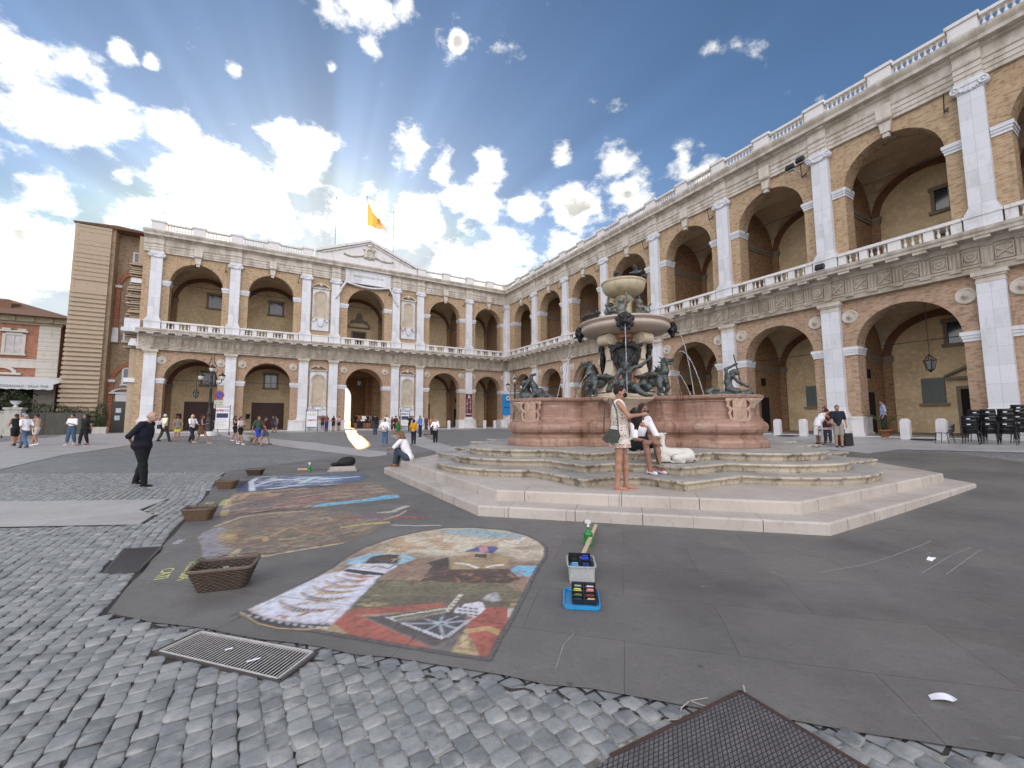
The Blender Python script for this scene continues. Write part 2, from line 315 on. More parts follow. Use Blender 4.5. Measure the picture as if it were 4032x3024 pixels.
# ================================================================ sculpting: signed distance shapes, polygonised
class Sculpt:
    def __init__(s, h=.02, k=.03): s.h = h; s.k = k; s.p = []
    def cap(s, a, b, ra, rb=None, k=None, op=1): s.p.append(('c', np.array(a, float), np.array(b, float), ra, ra if rb is None else rb, s.k if k is None else k, op)); return s
    def chain(s, pts, rs, k=None):
        for i in range(len(pts)-1): s.cap(pts[i], pts[i+1], rs[i], rs[i+1], k)
        return s
    def ell(s, c, r, rot=None, k=None, op=1): s.p.append(('e', np.array(c, float), np.array(r, float), rot, None, s.k if k is None else k, op)); return s
    def box(s, c, r, rnd=.01, rot=None, k=None, op=1): s.p.append(('b', np.array(c, float), np.array(r, float), rot, rnd, s.k if k is None else k, op)); return s
    def cone(s, a, b, ra, rb, k=None, op=1, flat=1.): s.p.append(('k', np.array(a, float), np.array(b, float), ra, rb, s.k if k is None else k, op)); return s
    def cutz(s, z, above=True): s.p.append(('z', z, above, None, None, 0, 0)); return s
    def bbox(s):
        lo = np.full(3, 1e9); hi = -lo
        for q in s.p:
            if q[-1] != 1: continue
            if q[0] in 'ck':
                r = max(q[3], q[4]); lo = np.minimum(lo, np.minimum(q[1], q[2])-r); hi = np.maximum(hi, np.maximum(q[1], q[2])+r)
            else:
                r = np.linalg.norm(q[2]) if q[3] is not None else q[2]
                lo = np.minimum(lo, q[1]-r); hi = np.maximum(hi, q[1]+r)
        return lo-3*s.h, hi+3*s.h
    def field(s):
        lo, hi = s.bbox(); h = s.h; n = np.ceil((hi-lo)/h).astype(int)+1
        F = np.full(n, 9., np.float32); ax = [lo[i]+h*np.arange(n[i]) for i in range(3)]
        for q in s.p:
            t = q[0]; k = q[5]; op = q[6]; mg = k+3*h
            if t == 'z':
                Z = ax[2][None, None, :]-q[1]; F = np.maximum(F, (Z if q[2] else -Z).astype(np.float32)); continue
            if t in 'ck': r = max(q[3], q[4]); a = np.minimum(q[1], q[2])-r-mg; b = np.maximum(q[1], q[2])+r+mg
            else:
                r = np.linalg.norm(q[2]) if q[3] is not None else q[2]; a = q[1]-r-mg; b = q[1]+r+mg
            i0 = np.maximum(0, np.floor((a-lo)/h).astype(int)); i1 = np.minimum(n, np.ceil((b-lo)/h).astype(int)+1)
            if np.any(i1 <= i0): continue
            X = ax[0][i0[0]:i1[0]][:, None, None]; Y = ax[1][i0[1]:i1[1]][None, :, None]; Z = ax[2][i0[2]:i1[2]][None, None, :]
            if t in 'ck':
                A, B = q[1], q[2]; d = B-A; L2 = max(d@d, 1e-9); px, py, pz = X-A[0], Y-A[1], Z-A[2]
                tt = (px*d[0]+py*d[1]+pz*d[2])/L2; tc_ = np.clip(tt, 0, 1)
                rr = np.sqrt((px-tc_*d[0])**2+(py-tc_*d[1])**2+(pz-tc_*d[2])**2)
                if t == 'c': G = rr-(q[3]+(q[4]-q[3])*tc_)
                else:
                    rr = np.sqrt((px-tt*d[0])**2+(py-tt*d[1])**2+(pz-tt*d[2])**2)
                    G = np.maximum(rr-(q[3]+(q[4]-q[3])*tc_), (np.abs(tt-.5)-.5)*math.sqrt(L2))
            else:
                px, py, pz = X-q[1][0], Y-q[1][1], Z-q[1][2]
                if q[3] is not None:
                    m = np.array(q[3].to_3x3()) ; px, py, pz = px*m[0, 0]+py*m[1, 0]+pz*m[2, 0], px*m[0, 1]+py*m[1, 1]+pz*m[2, 1], px*m[0, 2]+py*m[1, 2]+pz*m[2, 2]
                r = q[2]
                if t == 'e':
                    k0 = np.sqrt((px/r[0])**2+(py/r[1])**2+(pz/r[2])**2); k1 = np.sqrt((px/r[0]**2)**2+(py/r[1]**2)**2+(pz/r[2]**2)**2)
                    G = k0*(k0-1)/np.maximum(k1, 1e-6)
                else:
                    qx, qy, qz = np.abs(px)-r[0]+q[4], np.abs(py)-r[1]+q[4], np.abs(pz)-r[2]+q[4]
                    G = np.sqrt(np.maximum(qx, 0)**2+np.maximum(qy, 0)**2+np.maximum(qz, 0)**2)+np.minimum(np.maximum(qx, np.maximum(qy, qz)), 0)-q[4]
            S = F[i0[0]:i1[0], i0[1]:i1[1], i0[2]:i1[2]]; G = G.astype(np.float32)
            if op == 1:
                if k > 0: hh = np.maximum(k-np.abs(S-G), 0)/k; S[...] = np.minimum(S, G)-hh*hh*k*.25
                else: S[...] = np.minimum(S, G)
            elif op == -1:
                G = -G
                if k > 0: hh = np.maximum(k-np.abs(S-G), 0)/k; S[...] = np.maximum(S, G)+hh*hh*k*.25
                else: S[...] = np.maximum(S, G)
        return F, lo
    def arrays(s, rough=0.):
        F, lo = s.field(); h = s.h
        if rough:
            n = F.shape; w = np.zeros(n, np.float32)
            X, Y, Z = [np.arange(n[i])*h for i in range(3)]
            for fr, am in ((38, .5), (71, .3), (120, .2)):
                ph = rng.uniform(0, 6, 6); w += am*(np.sin(fr*X+ph[0])[:, None, None]*np.sin(fr*1.1*Y+ph[1])[None, :, None]*np.sin(fr*.9*Z+ph[2])[None, None, :]).astype(np.float32)
                w += am*np.sin(fr*.7*(X[:, None, None]+.6*Y[None, :, None]-.8*Z[None, None, :])+ph[3]).astype(np.float32)
            F = F+w*rough
        ins = F < 0; n = np.array(F.shape); cn = n-1
        acc = np.zeros((*cn, 3), np.float32); cnt = np.zeros(cn, np.float32)
        for axx in range(3):
            sl0 = [slice(None)]*3; sl1 = [slice(None)]*3; sl0[axx] = slice(0, -1); sl1[axx] = slice(1, None)
            a, b = F[tuple(sl0)], F[tuple(sl1)]; cr = (a < 0) != (b < 0); t = np.where(cr, a/np.where(cr, a-b, 1), 0)
            o1, o2 = [i for i in range(3) if i != axx]
            for d1 in (0, 1):
                for d2 in (0, 1):
                    sl = [slice(None)]*3; sl[o1] = slice(d1, n[o1]-1+d1); sl[o2] = slice(d2, n[o2]-1+d2)
                    c = cr[tuple(sl)]; tt = t[tuple(sl)]; cnt += c
                    acc[..., axx] += tt*c; acc[..., o1] += d1*c; acc[..., o2] += d2*c
        mask = cnt > 0; ids = np.full(cn, -1, np.int64); ids[mask] = np.arange(mask.sum())
        idx = np.argwhere(mask); V = (idx+acc[mask]/cnt[mask][:, None])*h+lo
        Q = []
        for axx in range(3):
            o1, o2 = [(1, 2), (2, 0), (0, 1)][axx]
            sl0 = [slice(1, -1)]*3; sl1 = [slice(1, -1)]*3; sl0[axx] = slice(0, -1); sl1[axx] = slice(1, None)
            a, b = ins[tuple(sl0)], ins[tuple(sl1)]; e = np.argwhere(a != b); 
            if len(e) == 0: continue
            fl = a[tuple(e.T)]; base = e.copy()
            for o in (o1, o2): base[:, o] += 1
            def cell(d1, d2):
                c = base.copy(); c[:, o1] += d1; c[:, o2] += d2; return ids[tuple(c.T)]
            q = np.stack([cell(-1, -1), cell(0, -1), cell(0, 0), cell(-1, 0)], 1); q[~fl] = q[~fl][:, ::-1]; Q.append(q)
        Q = np.concatenate(Q); Q = Q[(Q >= 0).all(1)]
        return V, Q
    def mesh(s, name, mat, rough=0.):
        V, Q = s.arrays(rough); me = bpy.data.meshes.new(name)
        me.vertices.add(len(V)); me.vertices.foreach_set('co', V.astype(np.float32).ravel())
        me.loops.add(len(Q)*4); me.loops.foreach_set('vertex_index', Q.astype(np.int32).ravel())
        me.polygons.add(len(Q)); me.polygons.foreach_set('loop_start', np.arange(0, len(Q)*4, 4, dtype=np.int32)); me.polygons.foreach_set('loop_total', np.full(len(Q), 4, np.int32))
        me.polygons.foreach_set('use_smooth', np.ones(len(Q), bool)); me.update(calc_edges=True); me.materials.append(mat)
        return me
    def build(s, name, mat, parent=None, loc=None, rotz=0., rough=0., **tags):
        return obj(name, s.mesh(name, mat, rough), parent, loc, rotz, **tags)
# ================================================================ THE GROUND
def grid_sheet(name, xs, ys, mat, off=0., **tags):
    X, Y = np.meshgrid(xs, ys, indexing='ij'); Z = gz(X, Y)+off
    V = np.stack([X, Y, Z], -1).reshape(-1, 3); ny = len(ys)
    i, j = np.meshgrid(np.arange(len(xs)-1), np.arange(ny-1), indexing='ij'); a = (i*ny+j).ravel()
    F = np.stack([a, a+ny, a+ny+1, a+1], 1)
    me = bpy.data.meshes.new(name); me.from_pydata(V.tolist(), [], F.tolist()); me.materials.append(mat)
    me.polygons.foreach_set('use_smooth', [True]*len(F)); return obj(name, me, **tags)
def poly_sheet(name, pts, off, mat, step=1.2, **tags):
    bm = bmesh.new(); vs = [bm.verts.new((p[0], p[1], 0)) for p in pts]; bm.faces.new(vs); bmesh.ops.triangulate(bm, faces=bm.faces[:])
    for _ in range(7):
        lg = [e for e in bm.edges if e.calc_length() > step]
        if not lg: break
        bmesh.ops.subdivide_edges(bm, edges=lg, cuts=1); bmesh.ops.triangulate(bm, faces=bm.faces[:])
    for v in bm.verts: v.co.z = float(gz(v.co.x, v.co.y))+off
    for f in bm.faces:
        if f.normal.z < 0: f.normal_flip()
        f.smooth = True
    me = bpy.data.meshes.new(name); bm.to_mesh(me); bm.free(); me.materials.append(mat)
    return obj(name, me, **tags)
def inside(P, poly):
    x, y = P[:, 0], P[:, 1]; r = np.zeros(len(P), bool); n = len(poly)
    for i in range(n):
        x1, y1 = poly[i]; x2, y2 = poly[(i+1) % n]
        c = ((y1 > y) != (y2 > y)) & (x < (x2-x1)*(y-y1)/((y2-y1) or 1e-9)+x1); r ^= c
    return r
# materials of the paving
def cobble_mat():
    t = NT('cobbles'); p = t.n('ShaderNodeNewGeometry').outputs['Position']
    warp = t.n('ShaderNodeTexNoise', {'Vector': p, 'Scale': .35, 'Detail': 1.}).outputs['Color']
    q = t.n('ShaderNodeMix', {0: .30, 4: p, 5: warp}, data_type='VECTOR', blend_type='MIX') if False else None
    v = t.mapping(p, rot=(0, 0, R(-30.26)))
    wn_ = t.n('ShaderNodeTexNoise', {'Vector': v, 'Scale': 3.2, 'Detail': 2.}).outputs['Color']
    v2 = t.n('ShaderNodeVectorMath', {0: v, 1: t.n('ShaderNodeVectorMath', {0: wn_, 1: (.06, .06, 0)}, operation='MULTIPLY').outputs[0]}, operation='ADD').outputs[0]
    br = t.n('ShaderNodeTexBrick', {'Vector': v2, 'Color1': (.31, .315, .315), 'Color2': (.20, .207, .21), 'Mortar': (.035, .032, .03), 'Scale': 1., 'Mortar Size': .011, 'Mortar Smooth': .4, 'Bias': .1, 'Brick Width': .125, 'Row Height': .115})
    f = t.noise(p, .35, 5, .6); g = t.noise(p, 14, 4, .6)
    c = t.mix(t.ramp(f, .4, .7), br.outputs[0], t.mix(1., br.outputs[0], (.78, .78, .79), 'MULTIPLY'))
    c = t.mix(t.ramp(g, .45, .75), c, t.mix(1., c, (1.25, 1.24, 1.2), 'MULTIPLY'))
    t.set(t.b.inputs['Base Color'], c); t.set(t.b.inputs['Roughness'], t.ramp(g, .3, .7, .52, .70))
    t.bump(t.math('ADD', t.math('MULTIPLY', br.outputs['Fac'], -1.), t.math('MULTIPLY', g, .35)), .7, .012)
    return t.m
M_cob = cobble_mat()
def stone_mat():
    t = NT('cobble_stones'); p = t.n('ShaderNodeNewGeometry').outputs['Position']
    a = t.n('ShaderNodeAttribute', attribute_name='tone').outputs['Fac']
    g = t.noise(p, 30, 5, .65); f = t.noise(p, 7, 4, .6)
    c = t.mix(a, (.15, .158, .160), (.275, .282, .278)); c = t.mix(t.ramp(f, .45, .72), c, (.35, .352, .335)); c = t.mix(t.ramp(g, .52, .75), c, t.mix(1., c, (.72, .72, .74), 'MULTIPLY'))
    t.set(t.b.inputs['Base Color'], c); t.set(t.b.inputs['Roughness'], t.ramp(f, .3, .7, .34, .56)); t.bump(t.math('ADD', g, t.math('MULTIPLY', f, 1.5)), .55, .008)
    return t.m
M_mortar = plain('joint_grit', (.055, .048, .042), .95, .4, 9, .6, 60, col2=(.02, .018, .016), world=True)
M_mortar_pale = plain('pale_mortar', (.42, .40, .36), .95, .5, 5, .6, 40, col2=(.10, .09, .08), world=True)
def slab_mat():
    t = NT('grey_slabs'); p = t.n('ShaderNodeNewGeometry').outputs['Position']
    v = t.mapping(p, rot=(0, 0, R(14.7)))
    wv = t.n('ShaderNodeTexNoise', {'Vector': p, 'Scale': 1.3, 'Detail': 3.}).outputs['Color']
    v2 = t.n('ShaderNodeVectorMath', {0: v, 1: t.n('ShaderNodeVectorMath', {0: wv, 1: (.05, .05, 0)}, operation='MULTIPLY').outputs[0]}, operation='ADD').outputs[0]
    br = t.n('ShaderNodeTexBrick', {'Vector': v2, 'Color1': (.170, .160, .146), 'Color2': (.154, .146, .134), 'Mortar': (.085, .08, .076), 'Scale': 1., 'Mortar Size': .003, 'Mortar Smooth': .2, 'Bias': 0., 'Brick Width': 1.45, 'Row Height': .78})
    st = t.noise(t.mapping(v, (1.0, 5.5, 1)), 5.5, 4, .6); sp = t.noise(t.mapping(v, (1, 2.2, 1)), 17, 3, .5); f = t.noise(p, .8, 6, .65); g = t.noise(p, 60, 3, .6)
    c = t.mix(t.ramp(f, .38, .66), br.outputs[0], t.mix(1., br.outputs[0], (.70, .71, .74), 'MULTIPLY'))
    c = t.mix(t.ramp(st, .60, .74, 0, .55), c, (.22, .215, .205)); c = t.mix(t.ramp(sp, .70, .74, 0, .6), c, (.24, .24, .23)); c = t.mix(t.ramp(g, .5, .8, 0, .5), c, (.06, .058, .055))
    vo = t.n('ShaderNodeTexVoronoi', {'Vector': p, 'Scale': 2.3}); so = t.math('MULTIPLY', t.math('LESS_THAN', vo.outputs['Distance'], .045), .6); c = t.mix(so, c, (.055, .052, .05)); vo = t.n('ShaderNodeTexVoronoi', {'Vector': t.mapping(p, loc=(5, 3, 0), sc=(1, 1.6, 1)), 'Scale': 1.7}); c = t.mix(t.math('MULTIPLY', t.math('LESS_THAN', vo.outputs['Distance'], .05), .45), c, (.30, .295, .28)); bl = t.noise(t.mapping(p, (1, 1, 1), loc=(9, 2, 0)), .45, 6, .7); c = t.mix(t.ramp(bl, .48, .66, 0, .8), c, t.mix(1., c, (.72, .70, .68), 'MULTIPLY'))
    t.set(t.b.inputs['Base Color'], c); t.set(t.b.inputs['Roughness'], t.ramp(st, .3, .7, .5, .68)); t.bump(t.math('ADD', t.math('MULTIPLY', g, .4), t.math('MULTIPLY', br.outputs['Fac'], -1.)), .35, .006)
    return t.m
M_slab = slab_mat()
def trav_mat(name, rot, w, h, c1, c2, rough=.5, mort=(.22, .21, .20), ms=.004):
    t = NT(name); p = t.n('ShaderNodeNewGeometry').outputs['Position']; v = t.mapping(p, rot=(0, 0, rot))
    br = t.n('ShaderNodeTexBrick', {'Vector': v, 'Color1': c1, 'Color2': c2, 'Mortar': mort, 'Scale': 1., 'Mortar Size': ms, 'Mortar Smooth': .2, 'Bias': 0., 'Brick Width': w, 'Row Height': h})
    f = t.noise(p, 1.1, 5, .65); g = t.noise(t.mapping(v, (1, 3, 1)), 9, 5, .6)
    c = t.mix(t.ramp(f, .42, .7), br.outputs[0], t.mix(1., br.outputs[0], (.80, .79, .78), 'MULTIPLY')); c = t.mix(t.ramp(g, .55, .75), c, t.mix(1., c, (.82, .80, .77), 'MULTIPLY'))
    t.set(t.b.inputs['Base Color'], c); t.set(t.b.inputs['Roughness'], t.ramp(g, .3, .7, rough-.08, rough+.12)); t.bump(g, .2, .006); return t.m
M_trav = trav_mat('pale_paving', R(-30.26), 1.1, .55, (.41, .405, .40), (.35, .347, .345))

xs = np.concatenate([-np.geomspace(1500, 62, 10), np.arange(-60, 60.1, 1.0), np.geomspace(62, 1500, 10)])
ys = np.concatenate([-np.geomspace(600, 9, 10), np.arange(-8, 78.1, 1.0), np.geomspace(80, 1500, 10)])
grid_sheet('ground', xs, ys, M_cob, kind='structure')

OCT = [(4.7, -10.6), (-6.3, -10.6), (-10.6, -6.3), (-10.6, 4.7), (-4.7, 10.6), (4.7, 10.6), (10.6, 4.7), (10.6, -4.7)]
SLAB = [tuple(fpt(a, b)) for a, b in OCT]
# ragged inner edge along the cobbles, as in the photo
def ragged(poly, amp=.02, step=.25):
    out = []
    for i in range(len(poly)):
        a, b = np.array(poly[i]), np.array(poly[(i+1) % len(poly)]); n = max(1, int(np.linalg.norm(b-a)/step)); d = (b-a)/np.linalg.norm(b-a)
        for k in range(n):
            w = amp*(rng.random()-.5)*2 if k else 0; out.append(tuple(a+(b-a)*k/n+np.array([-d[1], d[0]])*w))
    return out
poly_sheet('slab_pavement', ragged(SLAB), .010, M_slab, 1.5, kind='structure')

def P_(x, y): return tuple(gat(x, y))
bands = [
 [(-700, 1782), (0, 1742), (316, 1710), (430, 1697), (845, 1697), (1042, 1724), (1250, 1745), (1521, 1780), (1523, 1793), (1454, 1801), (1100, 1756), (873, 1716), (845, 1713), (700, 1718), (249, 1792), (0, 1850), (-700, 1990)],
]
poly_sheet('paving_band', [P_(*p) for p in bands[0]], .014, M_trav, 1.2, kind='structure')
poly_sheet('paving_band', [P_(*p) for p in [(1529, 1713), (1640, 1704), (1769, 1757), (1900, 1800), (1760, 1800), (1708, 1777)]], .020, M_trav, 1.2, kind='structure')
poly_sheet('paving_band', [P_(*p) for p in [(0, 1977), (656, 1968), (548, 2010), (606, 2030), (547, 2068), (0, 2078), (-500, 2085), (-500, 1985)]], .012, trav_mat('pale_slabs_left', R(-30.26), 1.9, .62, (.44, .425, .41), (.38, .37, .36)), 1.2, kind='structure')
def wpt(s, off, wing):     # palace coordinates: distance from the inner corner along a wing, distance out of the wall
    return tuple(KC+(E1*s-E2*off if wing == 'R' else -E2*s+E1*off))
poly_sheet('paving_strip', [wpt(40, .0, 'B'), wpt(40, 2.3, 'B'), wpt(2.3, 2.3, 'B'), wpt(0, 0, 'B')], .012, M_trav, 1.2, kind='structure')
e0, e1_, e2_ = P_(3420, 1787), P_(3540, 1771), P_(4032, 1784)
def woff(p): q = np.array(p)-KC; return float(q@E1), float(-(q@E2))
wo1 = woff(e2_)[1]
poly_sheet('paving_strip', [wpt(2.3, 2.3, 'B'), wpt(0, 0, 'B'), wpt(70, 0, 'R'), wpt(70, wo1, 'R'), e2_, e1_, e0, tuple(fpt(0, 10.3)), wpt(22, 5.2, 'R')], .016, M_trav, 1.2, kind='structure')

# ---- near cobbles, every stone real
def cobbles():
    u0 = np.array([math.cos(R(30.26)), math.sin(R(30.26))]); v0 = np.array([-u0[1], u0[0]])
    su, sv = .110, .105; poly_near = [(-13.5, 1.2), (-13.5, 12.5), (-7, 12.5), (3.6, 1.2)]
    I, J = np.meshgrid(np.arange(-190, 90), np.arange(-70, 200), indexing='ij')
    shift = (I % 2)*.5+rng.uniform(-.05, .05, J.shape)
    cu = I*su; cv = (J+shift)*sv
    cu = cu+.05*np.sin(cv*1.3+.7)+.03*np.sin(cu*2.1+cv); cv = cv+.06*np.sin(cu*.9)+.03*np.sin(cu*2.7+1)
    P = cu[..., None]*u0+cv[..., None]*v0; P = P.reshape(-1, 2)
    ok = (P[:, 1] > .3) & (P[:, 1] < 12.6) & (P[:, 0] > -17.5) & (P[:, 0] < 5.5) & (~inside(P, SLAB_IN))
    for h in HOLES: ok &= ~inside(P, h)
    P = P[ok]; n = len(P)
    hu = su*.5*rng.uniform(.89, .97, n); hv = sv*.5*rng.uniform(.88, .98, n)
    base = np.array([(-1, -1), (1, -1), (1, 1), (-1, 1)], float)
    ang = rng.normal(0, .05, n); V = []; 
    tilt = rng.normal(0, .035, (n, 2)); zh = rng.uniform(.008, .017, n)
    for ring, (sc_, z_) in enumerate([(1.03, -.012), (1.015, .002), (.93, .0065), (.5, .0080)]):
        jit = rng.normal(0, .0042, (n, 4, 2)) if ring == 0 else None
        if ring == 0: J0 = jit
        c = base[None]*np.stack([hu, hv], 1)[:, None]+J0
        mid = (c+np.roll(c, -1, axis=1))*.5; mid = mid*1.035; c8 = np.stack([c*.97, mid], 2).reshape(n, 8, 2)*sc_
        ca, sa = np.cos(ang)[:, None], np.sin(ang)[:, None]
        x, y = c8[..., 0]*ca-c8[..., 1]*sa, c8[..., 0]*sa+c8[..., 1]*ca
        W = P[:, None]+x[..., None]*u0+y[..., None]*v0
        z = gz(W[..., 0], W[..., 1])+z_+(zh[:, None] if ring else 0)*1.0-.004+x*tilt[:, :1]+y*tilt[:, 1:]
        V.append(np.concatenate([W, z[..., None]], -1))
    V = np.stack(V, 1).reshape(n*32, 3); o = np.arange(n)*32; F4 = []; 
    for r in range(3):
        for k in range(8): F4.append(np.stack([o+r*8+k, o+r*8+(k+1) % 8, o+(r+1)*8+(k+1) % 8, o+(r+1)*8+k], 1))
    F4 = np.concatenate(F4); F8 = np.stack([o+24+k for k in range(8)], 1)
    me = bpy.data.meshes.new('cobblestones'); nl = len(F4)*4+len(F8)*8
    me.vertices.add(len(V)); me.vertices.foreach_set('co', V.astype(np.float32).ravel()); me.loops.add(nl)
    me.loops.foreach_set('vertex_index', np.concatenate([F4.ravel(), F8.ravel()]).astype(np.int32))
    tot = np.concatenate([np.full(len(F4), 4), np.full(len(F8), 8)]).astype(np.int32); me.polygons.add(len(tot))
    me.polygons.foreach_set('loop_start', np.concatenate([[0], np.cumsum(tot)[:-1]]).astype(np.int32)); me.polygons.foreach_set('loop_total', tot)
    me.polygons.foreach_set('use_smooth', np.ones(len(tot), bool)); me.update(calc_edges=True)
    at_ = me.attributes.new('tone', 'FLOAT', 'POINT'); at_.data.foreach_set('value', np.repeat(rng.random(n)**1.3, 32).astype(np.float32))
    me.materials.append(stone_mat()); obj('cobblestones', me, kind='structure')
SLAB_IN = [tuple(CF+(np.array(p)-CF)*1.004) for p in SLAB]
GR1 = [D(335, 1415), D(430, 1370), D(685, 1417), D(605, 1480)]
GR2 = [D(224, 1243), D(267, 1190), D(350, 1185), D(300, 1237)]
GR3 = [D(462, 1052), D(475, 1043), D(535, 1041), D(528, 1050)]
PLATE = [tuple(D(1600, 1503)), tuple(D(1320, 1645)), tuple(D(1230, 1720)), tuple(D(1990, 1740)), tuple(D(1850, 1659))]
PALE_L = [P_(*p) for p in [(0, 1977), (656, 1968), (548, 2010), (606, 2030), (547, 2068), (0, 2078), (-500, 2085), (-500, 1985)]]
def grow(poly, d):
    c = np.mean([np.array(p) for p in poly], 0); return [tuple(c+(np.array(p)-c)*(1+d/np.linalg.norm(np.array(p)-c))) for p in poly]
HOLES = [grow(GR1, .02), grow(GR2, .02), grow(GR3, .02), grow(PLATE, .02), grow(PALE_L, .05), [P_(*p) for p in bands[0]]]
cobbles()
poly_sheet('joint_bed', [(-17.5, .3), (-17.5, 12.5), (-7.3, 12.5), (-3.0, 3.2), (5.5, 1.0), (5.5, .3)], .004, M_mortar, 1.5, kind='structure')
poly_sheet('pale_joint_bed', [tuple(D(*p)) for p in [(400, 1372), (640, 1430), (850, 1448), (1180, 1505), (1460, 1565), (1740, 1608), (2300, 1660), (2300, 1720), (900, 1720), (560, 1600)]], .0065, M_mortar_pale, .6, kind='structure')
# cracks and pale seam where the slabs meet the cobbles
sm = MB(); rr = random.Random(3)
for A_, B_ in (((234, 1327), (620, 1425)), ((620, 1425), (1180, 1500)), ((1180, 1500), (1470, 1562))):
    a, b = np.array(D(*A_)), np.array(D(*B_)); n = 26; d = (b-a)/np.linalg.norm(b-a); nn = np.array([-d[1], d[0]]); up = [a+(b-a)*i/n+nn*(rr.uniform(-.012, .02)) for i in range(n+1)]; dn = [p-nn*rr.uniform(.008, .028) for p in up]
    for i in range(n): sm.sheet([dn[i], dn[i+1], up[i+1], up[i]], .0135)
sm.build('pavement_crack', M_mortar, kind='structure')
def scratch(name, pts, w, mat, z=.013, **t):
    m = MB(); P = [np.array(D(*p)) for p in pts]
    for i in range(len(P)-1):
        d = P[i+1]-P[i]; d = d/np.linalg.norm(d); nn = np.array([-d[1], d[0]])*w/2; m.sheet([P[i]-nn, P[i+1]-nn*rr.uniform(.6, 1.3), P[i+1]+nn, P[i]+nn], z)
    return m.build(name, mat, **t)
M_chalkline = plain('chalk_line', (.30, .295, .28), .9, .35, 30, world=True)
for pts, w in (([(1240, 1372), (1218, 1395), (1200, 1450)], .009), ([(1770, 1240), (1870, 1222), (1925, 1205)], .014), ([(1925, 1205), (1990, 1180), (2063, 1145)], .012), ([(1990, 1242), (2050, 1205), (2212, 1130)], .010), ([(2045, 1243), (2110, 1195), (2212, 1140)], .009)):
    scratch('chalk_mark', pts, w, M_chalkline, kind='structure')
# pale cement patch lines beside the chequer plate
cm = MB()
for pts in ([(1470, 1560), (1472, 1535), (1490, 1520), (1530, 1513)], [(1490, 1520), (1510, 1527), (1535, 1535)], [(1470, 1560), (1440, 1562), (1425, 1568)], [(1612, 1512), (1606, 1485)]):
    P = [np.array(D(*p)) for p in pts]
    for i in range(len(P)-1):
        d = (P[i+1]-P[i])/np.linalg.norm(P[i+1]-P[i]); nn = np.array([-d[1], d[0]])*.0045; cm.sheet([P[i]-nn, P[i+1]-nn, P[i+1]+nn, P[i]+nn], .0145)
cm.build('cement_seam', plain('cement', (.42, .39, .33), .9, .3, 30), kind='structure')
# ================================================================ THE PALACE
M_brick = brick_mat('facade_brick', (.45, .34, .22), (.38, .27, .17), (.40, .33, .24), .6)
M_brick2 = brick_mat('facade_brick_lower', (.41, .295, .21), (.35, .24, .165), (.38, .31, .24), .6)
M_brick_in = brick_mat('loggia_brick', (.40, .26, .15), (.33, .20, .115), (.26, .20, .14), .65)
M_red = brick_mat('red_brick', (.36, .13, .075), (.30, .10, .06), (.30, .22, .17), .75)
M_marble = marble_mat('palace_marble', (.66, .665, .69), (.53, .515, .51), rough=.62, block=.78)
M_marbleL = marble_mat('plinth_marble', (.66, .645, .63), (.50, .47, .43), rough=.62, scale=1.6)
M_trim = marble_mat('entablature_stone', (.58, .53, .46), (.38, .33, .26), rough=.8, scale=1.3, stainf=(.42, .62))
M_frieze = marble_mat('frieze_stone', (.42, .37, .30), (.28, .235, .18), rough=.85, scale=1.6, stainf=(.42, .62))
M_bal = marble_mat('balustrade_stone', (.66, .64, .62), (.48, .45, .41), rough=.7, scale=1.5)
M_plaster = plain('ochre_plaster', (.80, .64, .40), .9, .34, .7, .15, 25, col2=(.60, .46, .27))
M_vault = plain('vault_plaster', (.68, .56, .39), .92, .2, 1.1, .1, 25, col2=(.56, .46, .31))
M_redband = plain('red_arch_band', (.26, .12, .07), .9, .3, 6, .3, 60)
M_wood = plain('dark_door_wood', (.075, .028, .018), .55, .35, 4, .2, 30, stretch=(5, 5, .6))
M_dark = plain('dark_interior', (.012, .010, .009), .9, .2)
M_glass = plain('window_glass', (.03, .04, .05), .08, .2, spec=.9)
M_grey_trim = plain('grey_stone_trim', (.30, .25, .185), .85, .25, 5, .2, 40)
M_iron = plain('dark_iron', (.03, .028, .026), .5, .3, 20, metal=.6)
M_floor = plain('loggia_floor', (.22, .18, .15), .7, .3, 2)
AR, AB = math.atan2(E1[1], E1[0]), math.atan2(E2[1], E2[0])
PAL = thing('arcaded_palace', 'two-storey brick palace with white pilasters and arcades on two sides of the square', 'palace', (KC[0], KC[1], WZ))
def wl(w, x, y, z=0.):
    a = AR if w == 'R' else AB; return (x*math.cos(a)-y*math.sin(a), x*math.sin(a)+y*math.cos(a), z)
def part(name, mb, mat, w, x=0., y=0., z=0., parent=PAL, **t):
    me = mb if isinstance(mb, bpy.types.Mesh) else mb.mesh(name, mat)
    if parent is PAL: return obj(name, me, PAL, wl(w, x, y, z), AR if w == 'R' else AB, **t)
    return obj(name, me, parent, (x, y, z), 0., **t)
